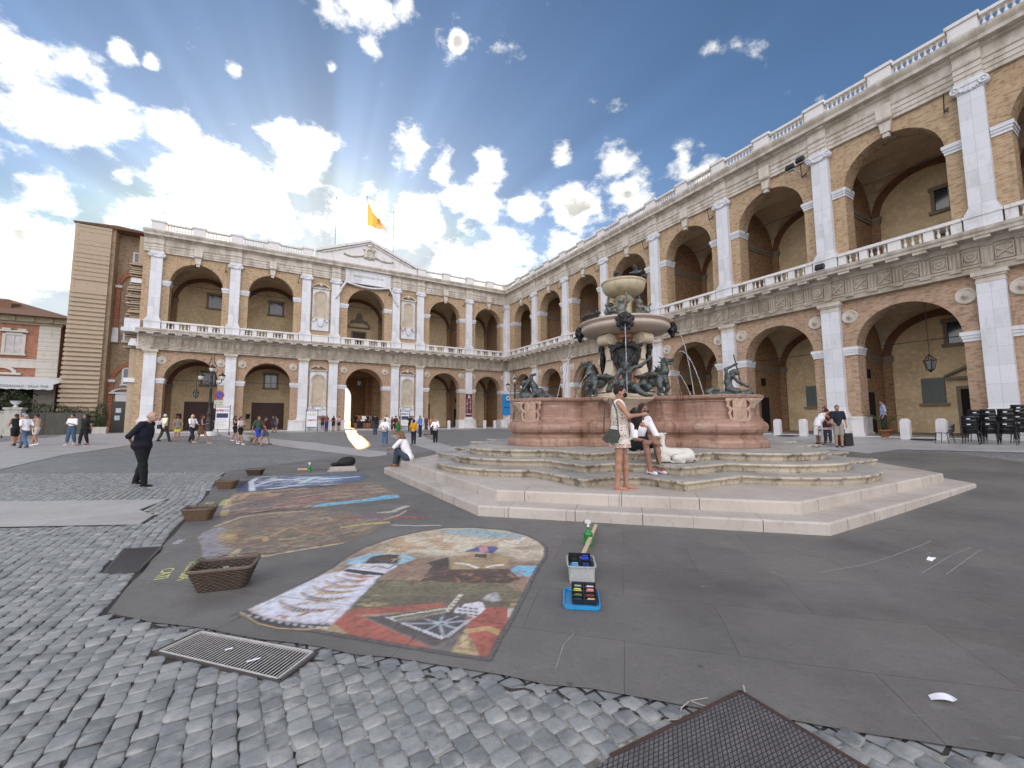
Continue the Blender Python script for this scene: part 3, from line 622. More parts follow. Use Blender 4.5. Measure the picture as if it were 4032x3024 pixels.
def arch_wall(m, x0, x1, z0, z1, xc, a, zs, y0=0., y1=.95, n=28, zb=None):
    """wall with one arched opening (opening from z0 up)"""
    arc = [(xc-a*math.cos(math.pi*i/n), zs+a*math.sin(math.pi*i/n)) for i in range(n+1)]
    for y, s in ((y0, 1), (y1, -1)):
        def q(p): 
            v = [(c[0], y, c[1]) for c in p]; m.add(v if s > 0 else v[::-1], [tuple(range(len(v)))])
        q([(x0, z0), (xc-a, z0), (xc-a, zs), (x0, zs)]); q([(xc+a, z0), (x1, z0), (x1, zs), (xc+a, zs)])
        top = [(x0+(x1-x0)*i/n, z1) for i in range(n+1)]
        q([(x0, zs), arc[0], top[0]])
        for i in range(n): q([arc[i], arc[i+1], top[i+1], top[i]])
        q([arc[-1], (x1, zs), top[-1]])
    lin_ = [(xc-a, z0)]+arc+[(xc+a, z0)]
    for i in range(len(lin_)-1): m.add([(lin_[i][0], y0, lin_[i][1]), (lin_[i][0], y1, lin_[i][1]), (lin_[i+1][0], y1, lin_[i+1][1]), (lin_[i+1][0], y0, lin_[i+1][1])], [(0, 1, 2, 3)])
def ring(m, xc, zs, a, b, y0, y1, n=28, t0=0., t1=math.pi):
    for i in range(n):
        A, B = t0+(t1-t0)*i/n, t0+(t1-t0)*(i+1)/n; g = .006 if False else 0
        P = [(xc-r*math.cos(t), zs+r*math.sin(t)) for r, t in ((a, A), (b, A), (b, B), (a, B))]
        m.prism(P, y0, y1)
def moulding(m, x0, x1, prof, ends=True):
    """profile [(y,z)..] extruded along x"""
    n = len(prof); m.add([(x0, p[0], p[1]) for p in prof]+[(x1, p[0], p[1]) for p in prof], [(i, i+1, i+1+n, i+n) for i in range(n-1)]+([tuple(range(n))[::-1], tuple(range(n, 2*n))] if ends else []))
LS, LC = 6.68, 7.15             # lower shaft top, capital top
# --- pilasters (shared meshes)
def mk_lower():
    m = MB(); m.box(-.60, .60, -.50, .0, 0, .30); m.box(-.545, .545, -.44, .0, .30, .92); m.box(-.585, .585, -.48, .0, .92, 1.03)
    m.box(-.53, .53, -.40, 0, 1.03, 1.15); m.box(-.49, .49, -.355, 0, 1.15, 1.24); m.box(-.455, .455, -.32, 0, 1.24, 1.33)
    b = m.mesh('base', M_marbleL)
    s = MB(); s.box(-.42, .42, -.28, 0, 1.33, LS)
    c = MB(); c.box(-.44, .44, -.30, 0, LS, LS+.08); c.box(-.42, .42, -.285, 0, LS+.08, LS+.22); c.box(-.47, .47, -.34, 0, LS+.22, LS+.30); c.box(-.53, .53, -.40, 0, LS+.30, LC)
    return b, s.mesh('pilaster', M_marble), c.mesh('capital', M_trim)
def mk_upper():
    m = MB(); m.box(-.60, .60, -.48, 0, 8.87, 9.00); m.box(-.56, .56, -.44, 0, 9.00, 9.55); m.box(-.60, .60, -.48, 0, 9.55, 9.66)
    m.box(-.53, .53, -.40, 0, 9.66, 9.80); m.box(-.48, .48, -.35, 0, 9.80, 9.92); m.box(-.44, .44, -.31, 0, 9.92, 10.02); b = m.mesh('base', M_marble)
    s = MB(); s.box(-.40, .40, -.27, 0, 10.02, 15.28)
    c = MB(); c.box(-.43, .43, -.31, 0, 15.28, 15.36); c.box(-.47, .47, -.36, -.0, 15.58, 15.80)
    for sx in (-1, 1):
        c.M = Matrix.Translation((sx*.44, -.20, 15.50)) @ Matrix.Rotation(R(90), 4, 'X'); c.lathe([(.17, -.05), (.17, .20), (.11, .22), (.11, .18), (.05, .18), (.05, .24), (.01, .24)], n=12); c.M = None
    for k in range(7): a = k/6*math.pi; c.ball((-.30*math.cos(a), -.34, 15.42-.10*math.sin(a)), (.06, .06, .05), 6, 5)
    c.box(-.36, .36, -.33, 0, 15.36, 15.58)
    return b, s.mesh('pilaster', M_marble), c.mesh('capital', M_marble)
LOW, UPP = mk_lower(), mk_upper()
def pilaster(w, x):
    for (b, s, c) in (LOW, UPP):
        o = part('pilaster', s, None, w, x); part('base', b, None, w, parent=o); part('capital', c, None, w, parent=o)
# --- bay pieces
def impost_mesh(x0, x1, z, yb=.95, wrap=0):
    """moulded band on a pier from the pilaster to the opening"""
    m = MB(); e = .10
    a, b = (x0, x1+e) if wrap > 0 else (x0-e, x1)
    m.box(a, b, -.13, yb, z+.10, z+.27); m.box(a+(.04 if wrap < 0 else 0), b-(.04 if wrap > 0 else 0), -.09, yb, z-.02, z+.10); m.box(a+(.07 if wrap < 0 else 0), b-(.07 if wrap > 0 else 0), -.05, yb, z-.16, z-.02)
    return m
def foot_mesh(x0, x1, wrap):
    m = MB(); e = .07; a, b = (x0, x1+e) if wrap > 0 else (x0-e, x1)
    m.box(a, b, -.12, .99, 0, .92); m.box(a-(.02 if wrap < 0 else 0), b+(.02 if wrap > 0 else 0), -.15, 1.01, .92, 1.03); m.box(a-(.06 if wrap < 0 else 0), b+(.06 if wrap > 0 else 0), -.19, 1.03, 0, .22)
    return m
def roundel_mesh():
    m = MB(); m.M = Matrix.Rotation(R(90), 4, 'X'); m.lathe([(.36, 0), (.36, .07), (.30, .10), (.27, .06), (.13, .07), (.09, .15), (.02, .19)], n=20); m.M = None; return m.mesh('roundel', M_trim)
ROUNDEL = roundel_mesh()
def keystone_mesh():
    m = MB(); m.box(-.30, .30, -.34, 0, 15.86, 16.62); m.prism([(-.27, 15.86), (.27, 15.86), (.17, 15.22), (-.17, 15.22)], -.26, 0); m.box(-.13, .13, -.24, 0, 14.98, 15.22)
    m.M = Matrix.Translation((0, -.30, 15.9)) @ Matrix.Rotation(R(90), 4, 'Y'); m.lathe([(.13, -.27), (.13, .27)], n=10); m.M = None
    m.box(-.20, .20, -.30, 0, 15.20, 15.27)
    return m.mesh('keystone', M_trim)
KEY = keystone_mesh()
EMB = {}
def emblem_mesh(kind, W=.5):
    if (kind, round(W, 2)) in EMB: return EMB[(kind, round(W, 2))]
    m = MB(); m.box(-W/2, W/2, -.02, .03, -.33, .33)
    for a, b, c, d in ((-W/2, W/2, .29, .33), (-W/2, W/2, -.33, -.29), (-W/2, -W/2+.04, -.29, .29), (W/2-.04, W/2, -.29, .29)): m.box(a, b, -.07, -.02, c, d)
    if kind == 0:
        for s in (-1, 1): m.M = Matrix.Rotation(s*R(38), 4, 'Y'); m.box(-.28, .28, -.075+.01*s, -.02, -.035, .035); m.box(-.30, -.22, -.08+.01*s, -.02, -.06, .06)
        m.M = None
    elif kind == 1:
        m.M = Matrix.Rotation(R(90), 4, 'X'); m.lathe([(.19, .02), (.19, .08), (.13, .08), (.12, .05), (.07, .05), (.06, .10)], n=14); m.M = None
    elif kind == 2: m.prism([(-.15, .2), (.15, .2), (.16, .0), (.08, -.15), (0, -.22), (-.08, -.15), (-.16, .0)], -.08, -.02); m.prism([(-.08, .12), (.08, .12), (.06, -.04), (0, -.12), (-.06, -.04)], -.11, -.08)
    else: m.prism([(-.20, .1), (-.08, .2), (.0, .08), (.1, .2), (.2, .08), (.12, -.05), (.18, -.2), (.02, -.1), (-.15, -.2), (-.1, -.04)], -.08, -.02)
    EMB[(kind, round(W, 2))] = m; return m
def frieze_mesh(x0, x1, n, seed):
    m = MB(); m.box(x0, x1, -.30, .6, 7.15, 7.45); m.box(x0, x1, -.34, .0, 7.40, 7.50); r_ = random.Random(seed)
    m.box(x0, x1, -.24, .6, 7.45, 8.32); sp = (x1-x0)/n
    for k in range(n+1):
        xc = x0+k*sp; a, b = max(x0, xc-.19), min(x1, xc+.19)
        m.box(a, b, -.29, -.24, 7.50, 8.24); 
        for q in (-.13, 0, .13):
            if x0 <= xc+q-.035 and xc+q+.035 <= x1: m.box(xc+q-.035, xc+q+.035, -.335, -.29, 7.52, 8.16)
        m.box(a, b, -.35, -.24, 8.24, 8.32); m.box(a, b, -.37, -.29, 7.30, 7.40)
        if k < n:
            e = emblem_mesh(r_.choice([0, 1, 1, 2, 3, 0]), sp-.44); m.M = Matrix.Translation((xc+sp/2, -.24, 7.87)); s = len(m.v)
            m.add(e.v, e.f); m.M = None
    return m
def cornice_mesh(x0, x1, n):
    m = MB(); moulding(m, x0, x1, [(.6, 8.32), (-.30, 8.32), (-.36, 8.42), (-.42, 8.50), (-.46, 8.51), (-.46, 8.56), (-.90, 8.57), (-.92, 8.68), (-.98, 8.74), (-1.0, 8.80), (-1.02, 8.87), (.6, 8.87)])
    sp = (x1-x0)/n
    for k in range(n+1):
        xc = x0+k*sp; a, b = max(x0, xc-.24), min(x1, xc+.24); m.box(a, b, -.86, -.34, 8.44, 8.575)
    return m
def baluster(m, x, y, z0, z1, r=.085, n=8):
    h = z1-z0; m.box(x-r, x+r, y-r, y+r, z0, z0+.06*h); m.box(x-r, x+r, y-r, y+r, z1-.06*h, z1)
    m.lathe([(r*.6, .06*h), (r*.45, .14*h), (r*.95, .34*h), (r*.85, .42*h), (r*.42, .62*h), (r*.40, .70*h), (r*.62, .76*h), (r*.42, .80*h), (r*.62, .93*h), (r*.6, .94*h)], (x, y, z0), n)
def balcony(x0, x1):
    """low balustrade of the upper floor: dies alternating with groups of small balusters"""
    m = MB(); y0, y1 = -.44, -.12; m.box(x0, x1, y0, y1, 8.87, 9.02); m.box(x0, x1, y0-.04, y1+.04, 9.52, 9.67)
    W = x1-x0; g = [.30*W*.24, .115*W, .07*W, .165*W, .10*W, .165*W, .07*W, .115*W, .30*W*.24]; s = W/sum(g); x = x0
    for k, q in enumerate(g):
        q *= s
        if k % 2 == 0: m.box(x, x+q, y0+.03, y1-.03, 9.02, 9.52); 
        else:
            nb = 2 if k in (1, 7) else 3
            for j in range(nb): baluster(m, x+q*(j+.5)/nb, (y0+y1)/2, 9.02, 9.52, min(.078, q/nb/2*.9))
        x += q
    return m
def entab_mesh(x0, x1):
    m = MB(); moulding(m, x0, x1, [(.6, 15.80), (-.16, 15.80), (-.16, 15.98), (-.20, 15.99), (-.20, 16.20), (-.24, 16.21), (-.24, 16.42), (-.30, 16.46), (-.32, 16.56), (-.20, 16.57), (-.20, 16.98), (-.26, 17.02), (-.34, 17.06), (-.36, 17.14), (-.66, 17.16), (-.68, 17.32), (-.74, 17.40), (-.80, 17.50), (-.82, 17.62), (.6, 17.62)])
    return m
def ressaut_mesh(w=.44):
    m = MB(); moulding(m, -w, w, [(-.1, 15.80), (-.31, 15.80), (-.31, 15.98), (-.35, 15.99), (-.35, 16.20), (-.39, 16.21), (-.39, 16.42), (-.45, 16.46), (-.47, 16.56), (-.35, 16.57), (-.35, 16.98), (-.42, 17.03), (-.50, 17.07), (-.52, 17.15), (-.1, 17.15)])
    return m.mesh('entablature_block', M_trim)
RESS = ressaut_mesh()
def roof_ped(w=.52):
    m = MB(); m.box(-w, w, -.52, -.02, 17.62, 17.80); m.box(-w+.05, w-.05, -.47, -.07, 17.80, 18.42); m.box(-w-.02, w+.02, -.55, .01, 18.42, 18.58); m.box(-w+.12, w-.12, -.485, -.4, 17.90, 18.32); return m.mesh('roof_pedestal', M_bal)
RPED = roof_ped()
def roof_bal(x0, x1, n=9):
    m = MB(); y0, y1 = -.44, -.12; m.box(x0, x1, y0, y1, 17.62, 17.76); m.box(x0, x1, y0-.02, y1+.02, 18.32, 18.46)
    for j in range(n): baluster(m, x0+(x1-x0)*(j+.5)/n, (y0+y1)/2, 17.76, 18.32, .085)
    return m
# --- interior chambers
def chamber(w, x0, x1, zf, zs, ztop, xc, a, back=True, cross=True, door_cross=False):
    y0, y1 = .95, 5.4; W, L = (x1-x0)/2, (y1-y0)/2; xm, ym = (x0+x1)/2, (y0+y1)/2; n = 14; m = MB()
    V = []; 
    for i in range(n+1):
        for j in range(n+1):
            sx, sy = -math.cos(math.pi*i/n), -math.cos(math.pi*j/n)
            zx = math.sqrt(max(0, 1-sx*sx)); zy = math.sqrt(max(0, 1-sy*sy)); V.append((xm+sx*W, ym+sy*L, zs+max(zx, zy)*0+min(1, max(zx, zy))*(ztop-zs) if False else zs+(ztop-zs)*max(zx, zy)))
    # groin vault: the higher of the two barrels
    m.add(V, [(i*(n+1)+j, i*(n+1)+j+1, (i+1)*(n+1)+j+1, (i+1)*(n+1)+j) for i in range(n) for j in range(n)])
    part('vault', m, M_vault, w)
    if back:
        b = MB(); b.box(x0-.3, x1+.3, y1, y1+.35, zf, ztop+.3); part('rear_wall', b, M_plaster, w)
        rg = MB(); ring(rg, xm, zs, W-.42, W-.02, y1-.10, y1, 24) if False else None
        for i in range(24):
            A, B = math.pi*i/24, math.pi*(i+1)/24; P = [(xm-(W-d)*math.cos(t), zs+(ztop-zs-d)*math.sin(t)) for d, t in ((.40, A), (0, A), (0, B), (.40, B))]; rg2 = rg or MB(); rg = rg2; rg.prism(P, y1-.09, y1)
        part('relieving_arch', rg, M_redband, w)
        for sx, xx in ((1, x0), (-1, x1)):
            p = MB(); p.box(min(xx, xx+sx*.40), max(xx, xx+sx*.40), y1-.14, y1, zf, zs-.2); p.mi = 1; p.box(min(xx, xx+sx*.50), max(xx, xx+sx*.50), y1-.24, y1, zs-.2, zs+.05); p.box(min(xx, xx+sx*.45), max(xx, xx+sx*.45), y1-.19, y1, zs-.33, zs-.2); p.mi = 0
            part('wall_pier', p, [M_brick_in, M_grey_trim], w)
    f = MB(); f.box(x0-.5, x1+.5, .02, y1, zf-.12, zf+.0); part('loggia_floor', f, M_floor, w)
def cross_wall(w, x, zf, zs, ztop, low=True):
    m = MB(); m.box(x-.3, x+.3, .95, 5.4, zf, ztop+.35)
    m.mi = 1
    for s in (-1, 1): m.box(x+s*.3-(.1 if s < 0 else 0), x+s*.3+(.1 if s > 0 else 0), .95, 5.4, zs-.2, zs+.05); m.box(x+s*.3-(.06 if s < 0 else 0), x+s*.3+(.06 if s > 0 else 0), .95, 5.4, zs-.36, zs-.2)
    m.mi = 0
    o = part('cross_wall', m, [M_brick_in, M_grey_trim], w)
    if low:
        d = MB(); d.box(x-.33, x+.33, 2.55, 3.75, zf, zf+2.45); d.mi = 1
        d2 = MB(); d2.box(x-.36, x+.36, 2.68, 3.62, zf, zf+2.30)
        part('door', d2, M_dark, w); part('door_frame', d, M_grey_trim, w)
        s = MB(); s.box(x-.335, x+.335, 2.85, 3.40, zf+3.1, zf+3.62); part('vent_window', s, M_dark, w)
# bay tables: pilaster positions along each wing (measured from the inner corner)
BP = [0, 5.54, 11.7, 14.5, 20.85, 23.6, 29.65, 35.4]
RP = [0, 6.65, 12.5, 18.35, 24.19, 30.03, 35.88, 41.72, 47.57, 53.4, 59.25]
NICHE = {('B', 2), ('B', 4)}
def bay(w, k, s0, s1):
    """one bay between two pilaster lines; s measured from the corner. x grows from left to right seen from the square"""
    sg = 1 if w == 'R' else -1; x0, x1 = (s0, s1) if w == 'R' else (-s1, -s0)
    if k == 0: xc, a = ((3.75, 1.90) if w == 'R' else (-2.82, 1.80))
    else: xc, a = (x0+x1)/2, 1.93
    X0, X1 = x0, x1
    nt = 6 if x1-x0 > 4 else 3
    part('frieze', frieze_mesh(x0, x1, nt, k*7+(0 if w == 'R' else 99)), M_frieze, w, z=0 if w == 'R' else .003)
    part('cornice', cornice_mesh(x0, x1, nt), M_trim, w, z=0 if w == 'R' else .003)
    part('entablature', entab_mesh(x0, x1), M_trim, w, z=0 if w == 'R' else .003)
    body = MB(); body.box(x0, x1, .6, 5.75, 7.1, 8.87); body.box(x0, x1, .6, 5.75, 15.7, 17.60); part('floor_slab', body, M_vault, w, z=0 if w == 'R' else -.004)
    if (w, k) in NICHE: niche_bay(w, x0, x1); return
    lo, up = MB(), MB(); arch_wall(lo, x0, x1, 0, LC, xc, a, 4.60); arch_wall(up, x0, x1, 8.87, 15.80, xc, a, 13.25)
    part('lower_arcade_wall', lo, M_brick2, w); part('upper_arcade_wall', up, M_brick, w)
    for zs, mt in ((4.60, M_brick2), (13.25, M_brick)):
        r_ = MB(); ring(r_, xc, zs, a+.004, a+(.52 if zs < 5 else .42), -.045, 0.0, 32); part('archivolt', r_, mt, w)
    xi0, xi1 = x0+.42, x1-.42
    if k == 0:
        if w == 'R': xi0 = x0+.95
        else: xi1 = x1-.25
    for z in (4.42, 13.07):
        part('impost', impost_mesh(xi0, xc-a, z, wrap=1), M_marble, w); part('impost', impost_mesh(xc+a, xi1, z, wrap=-1), M_marble, w)
    part('pier_foot', foot_mesh(xi0+.1, xc-a, 1), M_marbleL, w); part('pier_foot', foot_mesh(xc+a, xi1-.1, -1), M_marbleL, w)
    for sx in (-1, 1): part('roundel', ROUNDEL, None, w, xc+sx*2.12, 0, 6.28)
    if (w, k) != ('B', 3): part('keystone', KEY, None, w, xc)
    part('balcony_balustrade', balcony(x0+.62 if k or w == 'B' else x0+.9, x1-.62), M_bal, w)
    ci0, ci1 = x0+.3, x1-.3
    chamber(w, ci0, ci1, .12, 4.55, 6.95, xc, a, back=(w, k) != ('B', 3)); chamber(w, ci0, ci1, 8.90, 13.1, 15.55, xc, a)
    if k == 0 or True: 
        tr = MB(); tr.tube([(xc-a, .5, 4.62), (xc+a, .5, 4.62)], .022, 6); part('tie_rod', tr, M_iron, w); tr = MB(); tr.tube([(xc-a, .5, 13.27), (xc+a, .5, 13.27)], .022, 6); part('tie_rod', tr, M_iron, w)
    # flag holders beside the pilasters
    fh = MB(); fh.tube([(x1-.75, -.02, 15.1), (x1-.80, -.42, 14.75)], .03, 6); fh.tube([(x1-.75, -.02, 14.95), (x1-.80, -.30, 14.85)], .018, 6); fh.tube([(x1-.80, -.42, 14.72), (x1-.70, -.75, 15.45)], .022, 6); part('flag_holder', fh, M_iron, w)
def niche_bay(w, x0, x1):
    xc = (x0+x1)/2
    m = MB(); m.box(x0, x1, 0, 5.4, 0, LC); part('lower_arcade_wall', m, M_brick2, w); m = MB(); m.box(x0, x1, 0, 5.4, 8.87, 15.80); part('upper_arcade_wall', m, M_brick, w)
    for zb, zt, H in ((2.6, 5.05, 0), (11.55, 13.75, 1)):
        p = MB(); p.box(xc-.78, xc+.78, -.10, 0, zb-.05, zt+1.0 if not H else zt+.85)   # marble field
        # shallow niche: dark-rimmed arch frame with recessed panel
        r_ = MB(); ring(r_, xc, zt, .52, .68, -.20, -.10, 20); r_.box(xc-.68, xc-.52, -.20, -.10, zb, zt); r_.box(xc+.52, xc+.68, -.20, -.10, zb, zt); r_.box(xc-.80, xc+.80, -.26, -.10, zb-.20, zb)
        fr = part('niche', r_, M_trim, w)
        pn = MB(); n = 16
        for i in range(n):          # curved shell of the niche, sunk behind the frame
            A, B = math.pi*i/n, math.pi*(i+1)/n
            pts = [(xc-.52*math.cos(t), -.10+.03-.0*math.sin(t), 0) for t in (A, B)]
            pn.add([(xc-.52*math.cos(A), -.115, zb), (xc-.52*math.cos(B), -.115, zb), (xc-.52*math.cos(B), -.115, zt), (xc-.52*math.cos(A), -.115, zt)], [(0, 1, 2, 3)])
            pn.add([(xc, -.115, zt), (xc-.52*math.cos(A), -.115, zt+.52*math.sin(A)), (xc-.52*math.cos(B), -.115, zt+.52*math.sin(B))], [(0, 1, 2)])
        part('niche_panel', pn, plain('niche_plaster', (.50, .43, .33), .9, .3, 2, col2=(.40, .33, .24)), w, parent=PAL)
        part('niche_field', p, M_marble, w)
        pd = MB(); zt2 = zt+.85 if H else zt+1.0
        pd.box(xc-.85, xc+.85, -.24, 0, zt2-.05, zt2+.07)
        for s in (-1, 1):
            for i in range(6):
                t0, t1 = i/6, (i+1)/6; P = [(xc+s*.85*(1-t0*.75), zt2+.07+.34*math.sin(t0*1.4)), (xc+s*.85*(1-t1*.75), zt2+.07+.34*math.sin(t1*1.4))]
                pd.prism([(P[0][0], P[0][1]), (P[1][0], P[1][1]), (P[1][0], P[1][1]+.10), (P[0][0], P[0][1]+.10)][::s], -.26, 0)
        pd.M = Matrix.Translation((xc, -.2, zt2+.38)) @ Matrix.Rotation(R(90), 4, 'X'); pd.lathe([(.17, -.05), (.17, .06), (.08, .12)], n=12, sy=1.2); pd.M = None
        part('niche_pediment', pd, M_trim, w)
        br = MB(); zq = zb-.2
        if H: br.box(xc-.80, xc+.80, -.12, 0, zq-1.15, zq); br.prism([(-.30+xc, zq), (.30+xc, zq), (.22+xc, zq-.55), (xc, zq-.78), (-.22+xc, zq-.55)], -.34, -.12)
        else: br.box(xc-.85, xc+.85, -.12, 0, zq-.95, zq); br.prism([(-.42+xc, zq), (.42+xc, zq), (.30+xc, zq-.32), (-.30+xc, zq-.32)], -.22, -.12); br.box(xc-1.0, xc+1.0, -.16, 0, 0, 1.03)
        for s in (-1, 1): br.box(xc+s*.62-.11, xc+s*.62+.11, -.30, -.10, zq-.22, zq)
        part('niche_bracket', br, M_marble, w)
    b = MB(); b.box(x0+.62, x1-.62, -.42, 0, 8.87, 9.55); b.box(x0+.62, x1-.62, -.46, 0, 9.55, 9.66); part('balcony_balustrade', b, M_bal, w)
for w, PP in (('B', BP), ('R', RP)):
    for k in range(len(PP)-1): bay(w, k, PP[k], PP[k+1])
    for k, s in enumerate(PP):
        x = s if w == 'R' else -s
        if k: pilaster(w, x); part('entablature_block', RESS, None, w, x)
# corner pilasters where the two wings meet, and the free end
cm_ = MB()
for x0, x1, w in ((.0, .62, 'R'), (-.62, 0, 'B')):
    m = MB(); m.box(x0, x1, -.45, 0, 0, 1.33); part('base', m, M_marbleL, w); m = MB(); m.box(x0, x1, -.28, 0, 1.33, LC); part('pilaster', m, M_marble, w)
    m = MB(); m.box(x0, x1, -.40, 0, 8.87, 10.0); part('base', m, M_marble, w); m = MB(); m.box(x0, x1, -.27, 0, 10.0, 15.3); part('pilaster', m, M_marble, w); m = MB(); m.box(x0, x1+(.1 if w == 'R' else 0), -.36, 0, 15.3, 15.8); part('capital', m, M_marble, w)
for w, xe, dx in (('B', -BP[-1], -1), ):
    m = MB(); xa = xe-.95; m.box(xa, xe, .0, 5.75, 0, LC); m.box(xa, xe, 0, 5.75, 8.87, 15.8); part('end_pier', m, M_brick, w)
    for f_ in (lambda a, b: frieze_mesh(a, b, 1, 5), lambda a, b: cornice_mesh(a, b, 1), entab_mesh):
        part('end_entablature', f_(xa, xe), M_trim, w, z=.003)
    m = MB(); m.box(xa+.05, xe, .6, 5.75, 7.1, 8.87); m.box(xa+.05, xe, .6, 5.75, 15.7, 17.6); part('floor_slab', m, M_vault, w)
# cross walls
for w, PP in (('B', BP), ('R', RP)):
    for k, s in enumerate(PP[1:], 1):
        if w == 'B' and k in (2, 3, 4, 5): continue
        x = s if w == 'R' else -s; cross_wall(w, x, .12, 4.55, 6.95); cross_wall(w, x, 8.9, 13.1, 15.55, False)
cross_wall('R', -.05, .12, 4.55, 6.95); cross_wall('R', -.05, 8.9, 13.1, 15.55, False); cross_wall('B', .05, .12, 4.55, 6.95, False); cross_wall('B', .05, 8.9, 13.1, 15.55, False)
# roof balustrades: a pedestal over each pilaster and over each keystone
for w, PP in (('B', BP), ('R', RP)):
    ps = []
    for k in range(len(PP)):
        ps.append(PP[k])
        if k < len(PP)-1 and PP[k+1]-PP[k] > 4: ps.append((PP[k]+PP[k+1])/2)
    skip = (12.5, 22.0) if w == 'B' else (1e9, 1e9)
    ps = sorted(ps)
    for i, s in enumerate(ps):
        x = s if w == 'R' else -s
        if skip[0] < s < skip[1]: continue
        part('roof_pedestal', RPED, None, w, x, z=0 if w == 'R' else .004)
    for a, b in zip(ps[:-1], ps[1:]):
        if (w == 'B' and a > 11 and b < 23.7): continue
        x0, x1 = (a+.52, b-.52) if w == 'R' else (-b+.52, -a-.52)
        part('roof_balustrade', roof_bal(x0, x1, 9 if x1-x0 > 1.4 else 5), M_bal, w)
# pediment with a carved shield over the middle of the short wing
m = MB(); xa, xb = -22.9, -12.3; xm = (xa+xb)/2
m.box(xa, xb, -.50, 0, 17.62, 18.35)
m.prism([(xa+.1, 18.35), (xb-.1, 18.35), (xm, 20.25)], -.42, 0); part('pediment', m, M_bal, 'B', z=.005)
m = MB()
for s in (-1, 1):
    xe = xm+s*(xb-xa)/2; P = [(xe, 18.35), (xe, 18.62), (xm, 20.72), (xm, 20.42)]; m.prism(P if s > 0 else P[::-1], -.72, 0); P = [(xe-s*.6, 18.35), (xe-s*.6, 18.50), (xm, 20.42), (xm, 20.22)]; m.prism(P if s > 0 else P[::-1], -.56, 0)
part('pediment_cornice', m, M_bal, 'B', z=.005)
sc = Sculpt(.045, .06); sc.ell((0, 0, 0), (.52, .16, .70)); sc.box((0, -.05, .05), (.40, .14, .52), .08); sc.ell((0, -.12, .02), (.30, .12, .42), op=-1)
sc.ell((0, -.05, .85), (.28, .16, .20)); sc.cap((-.3, -.05, .62), (.3, -.05, 1.1), .07); sc.cap((.3, -.05, .62), (-.3, -.05, 1.1), .07)
for s in (-1, 1):
    sc.ell((s*.50, -.04, .45), (.14, .12, .16)); sc.ell((s*.48, -.04, -.45), (.13, .1, .15))
    for i in range(9): t = i/8; sc.ell((s*(.6+1.9*t), -.02, .1-.75*math.sin(math.pi*(.15+.5*t))+.15*t), (.14, .09, .10))
part('carved_shield', sc.mesh('carved_shield', M_trim, .012), None, 'B', xm, -.50, 19.1)
# inscription slab with a garland over the portal
m = MB(); m.box(xm-2.35, xm+2.35, -.40, 0, 15.72, 17.05); m.box(xm-2.42, xm+2.42, -.44, 0, 17.0, 17.12); m.box(xm-2.42, xm+2.42, -.44, 0, 15.66, 15.76); o = part('inscription_slab', m, M_marble, 'B', z=.002)
def wtext(body, size, mat, w, x, y, z, parent=PAL, **k):
    me = text_mesh(body, size, .006, **k); me.materials.clear(); me.materials.append(mat); a = AR if w == 'R' else AB
    l = bpy.data.objects.new('lettering', me); COL.objects.link(l); l.parent = parent; l.location = wl(w, x, y, z) if parent is PAL else (x, y, z); l.rotation_euler = (R(90), 0, a if parent is PAL else 0.); return l
wtext('BENEDICTVS XIV · P · M', .30, M_grey_trim, 'B', xm, -.41, 16.45)
sc = Sculpt(.05, .05)
for s in (-1, 1):
    for i in range(12): t = i/11; sc.ell((s*2.2*t, 0, -.32*math.sin(math.pi*(.5+.5*t))), (.15, .11, .11))
    for i in range(5): sc.ell((s*(2.35+.10*i), 0, -.1-.17*i), (.14, .1, .12))
    for i in range(6): sc.ell((s*(2.75+.10*i), 0, -1.0-.17*i), (.13-.01*i, .1, .12))
part('stone_garland', sc.mesh('stone_garland', M_marble, .012), None, 'B', xm, -.36, 15.66)
# ---- doors and windows in the rear walls of the loggias
def window(w, xc, zb, W=.95, H=1.25, kind='grid', y=5.4):
    f = MB(); t = .17
    f.box(xc-W/2-t, xc-W/2, y-.10, y, zb-.05, zb+H+t); f.box(xc+W/2, xc+W/2+t, y-.10, y, zb-.05, zb+H+t); f.box(xc-W/2-t-.06, xc+W/2+t+.06, y-.16, y, zb+H, zb+H+t+.05); f.box(xc-W/2-t-.1, xc+W/2+t+.1, y-.18, y, zb-.18, zb)
    o = part('window', f, M_grey_trim, w)
    g = MB(); g.box(xc-W/2, xc+W/2, y-.03, y, zb, zb+H); gm = obj('pane', g.mesh('pane', M_glass), o)
    b = MB(); nx, nz = (5, 6) if kind == 'grid' else (1, 0)
    for i in range(1, nx+1): b.box(xc-W/2+W*i/(nx+1)-(.012 if kind == 'grid' else .04), xc-W/2+W*i/(nx+1)+(.012 if kind == 'grid' else .04), y-.06, y-.035, zb, zb+H)
    for i in range(1, nz+1): b.box(xc-W/2, xc+W/2, y-.062, y-.037, zb+H*i/(nz+1)-.012, zb+H*i/(nz+1)+.012)
    obj('window_bars', b.mesh('window_bars', plain('pale_bars', (.42, .40, .36), .6, .2)), o)
